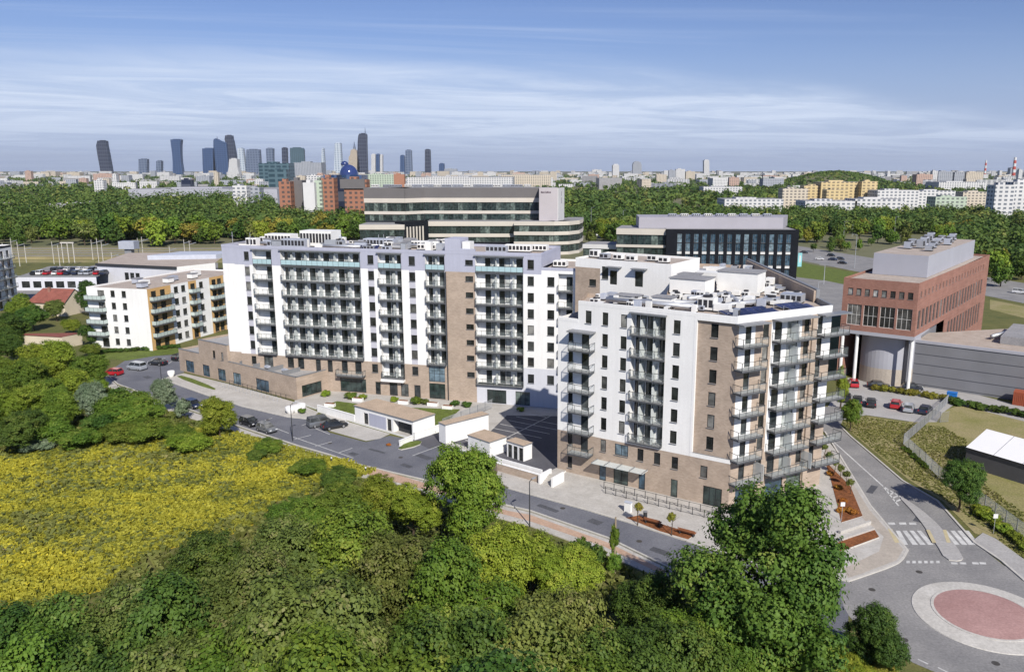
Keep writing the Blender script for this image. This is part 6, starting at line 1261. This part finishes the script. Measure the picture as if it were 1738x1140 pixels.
CARS = [(193, 636, 'hatch', 'red', 2.9, 'red hatchback parked beside the wide thicket'), (232, 627, 'van', 'silver', 2.75, 'silver blue estate car parked right of the red hatchback'), (268, 619, 'sedan', 'black', 2.8, 'black car parked at the top of the car park by the orange block'), (306, 610, 'hatch', 'black', 1.2, 'black car half hidden behind the podium corner'),
        (278, 676, 'sedan', 'black', SA, 'black saloon at the kerb by the silver willow'), (328, 691, 'hatch', 'navy', SA, 'navy car at the kerb between the willow and the bright tree'), (424, 721, 'hatch', 'black', SA, 'black hatchback at the kerb beside the bright yellow-green tree'), (453, 732, 'hatch', 'grey', SA, 'silver-nosed grey hatchback, last of the kerbside row'),
        (544, 722, 'van', 'grey', .62, 'grey van parked beside the white garden wall'), (568, 726, 'sedan', 'black', .62, 'black car with red tail lights beside the grey van'),
        (1448, 655, 'hatch', 'red', 1.35, 'red car under the white columns'), (1491, 658, 'sedan', 'black', -.3, 'black saloon in front of the curved wall'), (1548, 662, 'hatch', 'black', -.3, 'black car by the corner of the grey hall'), (1478, 688, 'sedan', 'black', 1.2, 'black car beside the small street tree'), (1455, 684, 'sedan', 'darkgrey', 1.2, 'dark grey car half behind the small street tree'), (1436, 680, 'hatch', 'black', 1.2, 'black car nearest the balconies'), (1520, 691, 'hatch', 'red', 1.05, 'bright red hatchback in the yard row'), (1542, 697, 'hatch', 'silver', 1.05, 'silver hatchback right of the bright red one'), (1570, 700, 'sedan', 'navy', .9, 'dark navy saloon at the end of the yard row'),
        (1414, 442, 'sedan', 'navy', -.6, 'dark car on the dual carriageway, left of the bunch'), (1430, 448, 'sedan', 'black', -.6, 'black car on the dual carriageway, nearest of the bunch'), (1427, 441, 'hatch', 'darkgrey', -.6, 'grey car on the dual carriageway, rear of the bunch'), (1365, 430, 'sedan', 'darkgrey', -.6, 'dark car on the dual carriageway beside the black office'), (1411, 435, 'hatch', 'black', -.6, 'small black car on the far lane of the dual carriageway'), (1730, 498, 'van', 'white', -.75, 'white van on the dual carriageway at the right edge'), (1391, 441, 'hatch', 'white', -.6, 'white car on the near lane of the dual carriageway')]
for u, v, k, c, r, lb in CARS: x, y = P(u, v, 0); car(lb, x, y, r, k, c)
rc_ = random.Random(9)
for i in range(22):
    s = 3 + (i % 11) * WKd.L / 11.5 + rc_.uniform(-.4, .4); d = -7 - (i // 11) * 12; p = WKd.p(s, 0, d); c = rc_.choice(['white', 'silver', 'black', 'navy', 'red', 'darkgrey', 'white'])
    car('%s car parked on the rooftop deck by the depot' % c.replace('darkgrey', 'dark grey'), p[0], p[1], WKd.ang + 1.57, rc_.choice(['hatch', 'sedan', 'van']), c, 4.96, 'cars on the rooftop deck', True)
for i in range(12):
    x, y = P(1000 + i * 4.5, 400 + (i % 3) * 2, 0); c = rc_.choice(['navy', 'silver', 'black', 'white']); car('%s car in the car park between the two offices' % c, x, y, rc_.uniform(0, 3), 'hatch', c, 0, 'cars between the offices', True)

# ------------------------------------------------------------------ courtyard structures
def simple(name, label, cat, loc): return thing(name, label, cat, loc)
Gr = thing('garage', 'long white garage with tan flat roof and grey doors in front of the courtyard', 'garage', (-25, 130, 0))
WGr = Wall((-32.3, 134.2), (-20.7, 125.2)); go = [(2.3, 3.5, .15, 2.3, .25), (8.3, 9.4, .1, 2.4, .25), (9.9, 14.4, .1, 2.5, 1.2)]
facade(Gr, WGr, 0, WGr.L, 0, 3.0, go, lambda s, z: 0); window(Gr, WGr, *go[0][:4], .2, 1, 1, 'metal_dark', 'pane', name='door'); window(Gr, WGr, *go[1][:4], .2, 1, 1, 'metal_dark', 'pane', name='door')
b = MB(); n_ = 9
for i in range(n_): WGr.box(b, 9.95 + i * .49, 10.40 + i * .49, .12, 2.48, -1.18, -1.1)
b.build('gate', 'metal_dark', Gr)
b = MB(); WGr.box(b, 3.8, 8.1, .3, 2.5, 0, .05); b.build('panel', 'render_grey', Gr)
ring_wall(Gr, [WGr.p(WGr.L, 0)[:2], WGr.p(WGr.L, 0, -5)[:2], WGr.p(0, 0, -5)[:2], WGr.p(0, 0)[:2]], 0, 3.0, 'render_white')
b = MB(); WGr.box(b, -.1, WGr.L + .1, 3.0, 3.22, -5.1, .12, 0, 1); b.build('roof', ['metal_grey', 'roof_tan'], Gr)
def garden_wall(label, pts, h, z0=0.0, w=.25, m='render_white', name='garden_wall', cop=True):
    t = thing(name, label, 'wall', (*pts[0], 0)); b = MB(); strip(b, pts, w, z0, h); b.build('wall', m, t)
    if cop: b = MB(); strip(b, pts, w + .1, h, h + .07); b.build('coping', 'render_white', t)
    return t
garden_wall('low white wall left of the garage, behind the grey van', [(-40.6, 140.6), (-32.4, 134.3)], 1.3)
garden_wall('white ramp wall right of the garage', [(-20.5, 125.1), (-16.4, 129.8)], 1.2); garden_wall('low white planter wall beside the gate', [(-22.4, 122.0), (-20.8, 124.6)], .9)
def shed(label, W, L, d, h, doors=0):
    t = thing('shed', label, 'shed', W.p(L / 2, 0, -d / 2)); ops = [(.25 + i * L / doors, L / doors - .1 + i * L / doors, .2, h - .35, .12) for i in range(doors)]
    facade(t, W, 0, L, 0.25, h, ops, lambda s, z: 0)
    for o in ops: window(t, W, *o[:4], .08, 1, 1, 'metal_dark', 'pane', name='door')
    ring_wall(t, [W.p(L, 0)[:2], W.p(L, 0, -d)[:2], W.p(0, 0, -d)[:2], W.p(0, 0)[:2]], .25, h, 'render_white')
    b = MB(); W.box(b, -.08, L + .08, h, h + .16, -d - .08, .08, 0, 1); b.build('roof', ['metal_grey', 'roof_tan'], t); return t
shed('long white shed with tan roof beside the ramp, facing the street', Wall((-15.0, 122.2), (-8.4, 128.0)), 8.7, 1.9, 3.4); 
shed('square white shed with tan roof behind the upright light tree', Wall((-11.2, 119.6), (-7.6, 116.2)), 5.0, 3.6, 2.6)
shed('small white bin shelter with three dark doors in the car park', Wall((-4.95, 116.6), (-2.3, 114.2)), 3.5, 1.9, 2.7, 3)
garden_wall('brick retaining wall with white coping along the street', [(-7.4, 112.9), (-6.1, 111.2), (.2, 106.5)], 1.25, 0, .35, 'clinker', 'retaining_wall')
garden_wall('white parapet wall at the edge of the car park', [(-7.0, 113.4), (-5.8, 111.9), (.4, 107.2)], 1.75, .3, .2, cop=False)
St = thing('steps', 'short flight of outdoor steps between white cheek walls beside the corner building', 'steps', (1.4, 105.9, 0))
WS = Wall((.3, 106.6), (2.3, 105.2))
for k in range(6): b = MB(); WS.box(b, .35, 2.1, 0, .16 * (k + 1), -.35 * k, .4 - .35 * k); b.build('step', 'paving', St)
for s in (0, 2.15): b = MB(); WS.box(b, s, s + .3, 0, 1.5, -2.2, .7); b.build('cheek_wall', 'render_white', St)
def fence(label, line, h, step, name='fence', m='metal_grey', bars=True, z=0.0, mesh='galvanised', barstep=.16):
    t = thing(name, label, 'fence', (*line[0], z)); acc = []
    for a, c in zip(line[:-1], line[1:]):
        a, c = Vector(a), Vector(c); d = c - a; n = max(1, round(d.length / step)); an = math.atan2(d.y, d.x)
        for i in range(n):
            p = a + d * i / n; q = a + d * (i + 1) / n; b = MB(); b.box((p.x, p.y, z + h / 2), (.07, .07, h), an); b.build('post', m, t)
            b = MB(); e = (p + q) / 2; l = (q - p).length; b.box((e.x, e.y, z + h - .05), (l, .035, .04), an); b.box((e.x, e.y, z + .15), (l, .035, .04), an)
            nb = int(l / barstep)
            for k in range(1, nb): s = p + (q - p) * k / nb; b.box((s.x, s.y, z + h / 2 + .05), (.022, .022, h - .25), an)
            b.build('bar_panel', mesh, t)
    return t
fence('grey bar fence along the courtyard edge above the ramp', [(-16.4, 129.6), (-12.3, 136), (-8.6, 141.5)], 1.7, 2.2, z=.5, barstep=.1)
fence('galvanised wire fence round the marquee yard', [P(1609, 684), P(1581, 712), P(1533, 754), P(1570, 788), P(1592, 810), P(1671, 862), P(1745, 918)], 1.8, 2.4, barstep=.12)
fence('wire gate and short fence beside the yard row of cars', [P(1581, 712), P(1595, 717), P(1610, 716)], 2.0, 1.6, barstep=.12)
fence('dark handrail along the ramp of the corner building', [WB.p(9.2, 0, 2.6)[:2], WB.p(26.5, 0, 2.6)[:2]], 1.05, 1.6, 'railing', 'metal_dark', mesh='metal_dark', barstep=.8, z=.12)
fence('second handrail of the ramp, nearer the street', [WB.p(10.2, 0, 4.0)[:2], WB.p(26.0, 0, 4.0)[:2]], 1.05, 1.6, 'railing', 'metal_dark', mesh='metal_dark', barstep=.8, z=.12)
fence('dark handrail in front of the brick podium', [WP.p(20, 0, 1.0)[:2], WP.p(40, 0, 1.0)[:2]], 1.0, 1.6, 'railing', 'metal_dark', mesh='metal_dark', barstep=.8, z=.12)
for i, (a, c) in enumerate((((1425, 905), (1476, 888)), ((1428, 918), (1482, 900)))):
    garden_wall(('upper' if i == 0 else 'lower') + ' white seat wall on the paved corner by the crossing', [P(*a, .12), P(*c, .12)], .5, .1, .35, 'paving', name='seat_wall', cop=False)
# bicycle racks
b = MB(); 
for s in (-.4, .4): b.bar((s, 0, 0), (s, 0, .72), .03, 0, 6)
b.bar((-.4, 0, .72), (-.25, 0, .84), .03, 0, 6); b.bar((-.25, 0, .84), (.25, 0, .84), .03, 0, 6); b.bar((.25, 0, .84), (.4, 0, .72), .03, 0, 6); hoop = b.mesh('hoop', ['galvanised']); b = MB(); b.box((0, 0, .01), (1.0, .1, .02)); plate = b.mesh('base_plate', ['galvanised'])
for k in range(17):
    p = WP.p(19.5 + k * 1.22, .12, 2.9); t = thing('bicycle_rack', 'grey hoop bicycle rack on the pavement before the brick podium', 'bicycle rack', p, WP.ang + 1.57, 'row of hoop racks before the podium'); part('hoop', hoop, t); part('base_plate', plate, t)
# lamps, poles, signs
def lamp(label, x, y, h, group=None, arm=1.0, rot=0.0, name='street_lamp', m='metal_dark', r=.09, z=0.0):
    t = thing(name, label, 'lamp post', (x, y, z), rot, group); b = MB(); b.bar((0, 0, 0), (0, 0, h), r, 0, 8, r * .6); t0 = b.mesh('pole', [m]); part('pole', t0, t)
    b = MB(); b.bar((0, 0, h - .05), (arm, 0, h + .12), .045, 0, 6); part('arm', b.mesh('arm', [m]), t)
    b = MB(); b.box((arm + .2, 0, h + .12), (.7, .24, .1)); part('lamp_head', b.mesh('lamp_head', ['galvanised']), t); return t
for u, v, h, lb, a in [(497, 748, 6.2, 'dark street lamp at the kerb right of the last parked car', SA + 1.57), (276, 664, 6.5, 'dark street lamp beside the black saloon', SA + 1.57), (899, 893, 6.0, 'dark street lamp by the cycle path below the brick retaining wall', SA + 1.57)]:
    x, y = P(u, v); lamp(lb, x, y, h, arm=.6, rot=a)
for i, (u, v) in enumerate([(563, 786), (621, 803)]):
    x, y = P(u, v, .1); t = thing('bollard_lamp', 'short dark bollard light on the near pavement, %s of two' % ('left' if i == 0 else 'right'), 'bollard', (x, y, .1)); b = MB(); b.bar((0, 0, 0), (0, 0, .8), .1, 0, 8); part('post', b.mesh('post', ['metal_dark']), t); b = MB(); b.bar((0, 0, .8), (0, 0, 1.0), .12, 0, 8); part('lamp_head', b.mesh('lamp_head', ['lamp_clear']), t)
for u, vb, vt, lb in [(1450, 455, 398, 'tall pale lamp post beside the carriageway, right of the black office'), (1398, 482, 450, 'lamp post on the green verge by the service road'), (1388, 497, 478, 'short pale post by the service road'), (1057, 395, 357, 'lamp post behind the cream office wing'), (1108, 376, 352, 'lamp post behind the office attic'), (1003, 395, 352, 'lamp post between the two offices'), (1518, 398, 368, 'lamp post in the trees, right of the carriageway'), (1500, 392, 372, 'pale mast beyond the carriageway trees'), (1580, 388, 368, 'pale mast in the right-hand wood'), (1432, 400, 376, 'pale mast left of the carriageway lamp'), (1446, 402, 378, 'second pale mast left of the carriageway lamp')]:
    x, y = P(u, vb); zt = PY(u, vt, y)[1]; lamp(lb, x, y, zt, arm=1.6, rot=R.choice([0, 3.14]), m='galvanised', r=.16)
# railway masts
for i, (u, vb, vt) in enumerate([(8, 446, 412), (22, 440, 404), (34, 452, 410), (45, 446, 416), (92, 448, 410), (102, 452, 416), (158, 441, 407), (168, 446, 404), (176, 451, 410), (191, 450, 428), (237, 446, 404), (244, 444, 402), (315, 446, 406), (324, 446, 408), (290, 450, 418)]):
    x, y = P(u, vb, 1.2); zt = PY(u, vt, y)[1]; t = thing('railway_mast', 'pale overhead-line mast beside the railway', 'mast', (x, y, 1.2), 0, 'overhead-line masts of the railway'); b = MB(); b.bar((0, 0, 0), (0, 0, zt - 1.2), .17, 0, 6, .12); part('pole', b.mesh('pole', ['kerb']), t); b = MB(); b.bar((0, 0, zt - 3.0), (3.2, 0, zt - 2.2), .12, 0, 5); part('arm', b.mesh('arm', ['galvanised']), t)
x0, y0 = P(108, 446, 1.2); x1, _ = P(127, 446, 1.2); zt = PY(110, 412, y0)[1]; t = thing('signal_gantry', 'pale portal gantry over the railway tracks', 'gantry', (x0, y0, 1.2))
for x in (x0, (x0 + x1) / 2, x1): b = MB(); b.bar((x, y0, 1.2), (x, y0, zt), .2, 0, 6); b.build('post', 'kerb', t)
b = MB(); b.box(((x0 + x1) / 2, y0, zt), (x1 - x0 + 1, .5, .6)); b.build('beam', 'kerb', t)
x0, y0 = P(222, 448, 1.2); zt = PY(222, 408, y0)[1]; t = thing('control_cabin', 'grey control cabin on a post beside the railway', 'cabin', (x0, y0, 1.2)); b = MB(); b.box((x0, y0, (zt - 3 + 1.2) / 2 + .6), (3, 3, zt - 4.2)); b.build('post', 'metal_grey', t); b = MB(); b.box((x0, y0, zt - 2), (7, 5, 3.5)); b.build('cabin', 'unit_grey', t)
# benches, litter bin, plant boxes, bollard balls
def bench(label, x, y, rot, L=2.2):
    t = thing('bench', label, 'bench', (x, y, .17), rot)
    for k in range(4): b = MB(); b.box((0, -.24 + k * .15, .45), (L, .12, .05)); part('slat', b.mesh('slat', ['wood_brown']), t)
    for s in (-L * .4, L * .4): b = MB(); b.box((s, 0, .21), (.1, .5, .42)); part('leg', b.mesh('leg', ['metal_dark']), t)
    for k in range(2): b = MB(); b.box((0, .32, .62 + k * .17), (L, .05, .12)); part('back_slat', b.mesh('back_slat', ['wood_brown']), t)
x, y = P(1108, 889, .17); bench('brown slatted bench in the mulch bed, beside the litter bin', x, y, WB.ang + 3.14); x, y = P(1166, 907, .17); bench('brown slatted bench in the mulch bed, nearest the tallest tree', x, y, WB.ang + 3.14)
x, y = P(1095, 880, .12); t = thing('litter_bin', 'small dark litter bin beside the bench', 'litter bin', (x, y, .12)); b = MB(); b.bar((0, 0, 0), (0, 0, .9), .26, 0, 10); part('body', b.mesh('body', ['metal_dark']), t); b = MB(); b.bar((0, 0, .95), (0, 0, 1.0), .3, 0, 10); part('lid', b.mesh('lid', ['metal_grey']), t)
x, y = P(1066, 868, .12); t = thing('meter_cabinet', 'white meter cabinet beside the ramp of the corner building', 'cabinet', (x, y, .12)); b = MB(); b.box((0, 0, .65), (.9, .5, 1.3), WB.ang); part('box', b.mesh('box', ['unit_white']), t); b = MB(); b.box((0, 0, 1.34), (1.0, .6, .08), WB.ang); part('lid', b.mesh('lid', ['unit_grey']), t)
for i, (u, v, r, w) in enumerate([(493, 702, .9, 'left'), (504, 700, .9, 'middle'), (512, 697, .8, 'right'), (291, 640, .75, 'single')]):
    x, y = P(u, v); t = thing('flower_pot', ('tall white round planter at the end of the bicycle racks, %s of three' % w) if i < 3 else 'white round planter at the tip of the far pavement', 'planter', (x, y, .1)); b = MB(); b.ring([(r * .55, 0), (r, .7), (r * .95, 1.3), (r * .7, 1.35), (.05, 1.25)], 14, 0); part('pot', b.mesh('pot', ['render_white'], smooth=True), t)
for i, (x, y, w) in enumerate([(-34.6, 146.6, 'before the wide shop window'), (-25.6, 144.9, 'by the courtyard path'), (-19.9, 143.6, 'left of the glazed entrance'), (-16.9, 141.6, 'right of the glazed entrance'), (-39.0, 143.0, 'by the courtyard steps')]):
    t = thing('planter_box', 'low white planter box ' + w, 'planter', (x, y, .3)); b = MB(); b.box((0, 0, .3), (2.0, .8, .6), WA.ang); part('box', b.mesh('box', ['render_white']), t); b = MB(); b.box((0, 0, .61), (1.85, .65, .03), WA.ang); part('soil', b.mesh('soil', ['mulch']), t)
x, y = P(1615, 678); t = thing('waste_container', 'blue waste container at the foot of the grey hall', 'container', (x, y, 0), -.6); b = MB(); b.box((0, 0, .7), (1.7, 1.3, 1.4)); part('body', b.mesh('body', ['blue_plastic']), t); b = MB(); b.box((0, 0, 1.45), (1.8, 1.4, .12)); part('lid', b.mesh('lid', ['blue_plastic']), t)
x, y = P(1745, 688); t = thing('container', 'rust red container at the right edge below the grey hall', 'container', (x, y, 0), -.65); b = MB(); b.box((0, 0, 1.3), (5, 2.4, 2.6)); part('body', b.mesh('body', ['rust_container']), t); b = MB()
for k in range(16): b.box((-2.4 + k * .31, -1.23, 1.3), (.12, .06, 2.4))
part('ribs', b.mesh('ribs', ['rust_container']), t)
# give the crossing its signs
for u, v, lb in [(1428, 884, 'sign post at the corner of the mulch bed'), (1686, 905, 'sign post beside the crossing on the right')]:
    x, y = P(u, v, .12); t = thing('sign_post', lb, 'sign', (x, y, .12)); b = MB(); b.bar((0, 0, 0), (0, 0, 2.6), .035, 0, 6); part('pole', b.mesh('pole', ['galvanised']), t); b = MB(); b.box((0, -.05, 2.3), (.55, .03, .55)); part('plate', b.mesh('plate', ['car_white']), t)

# ------------------------------------------------------------------ the air between here and the city
b = MB(); b.box((0, 9750, 189), (29200, 20700, 382)); hzo = b.build('haze', []); tag(hzo, 'thin bluish summer haze over the whole city', 'haze', kind='stuff')
hm = bpy.data.materials.new('haze'); hm.use_nodes = True; hn_ = hm.node_tree.nodes; hn_.remove(hn_['Principled BSDF']); pv = hn_.new('ShaderNodeVolumePrincipled')
pv.inputs['Color'].default_value = (0.90, 0.94, 1.0, 1); pv.inputs['Density'].default_value = 0.000026; pv.inputs['Anisotropy'].default_value = 0.2
hm.node_tree.links.new(pv.outputs[0], hn_['Material Output'].inputs['Volume']); hzo.data.materials.append(hm)
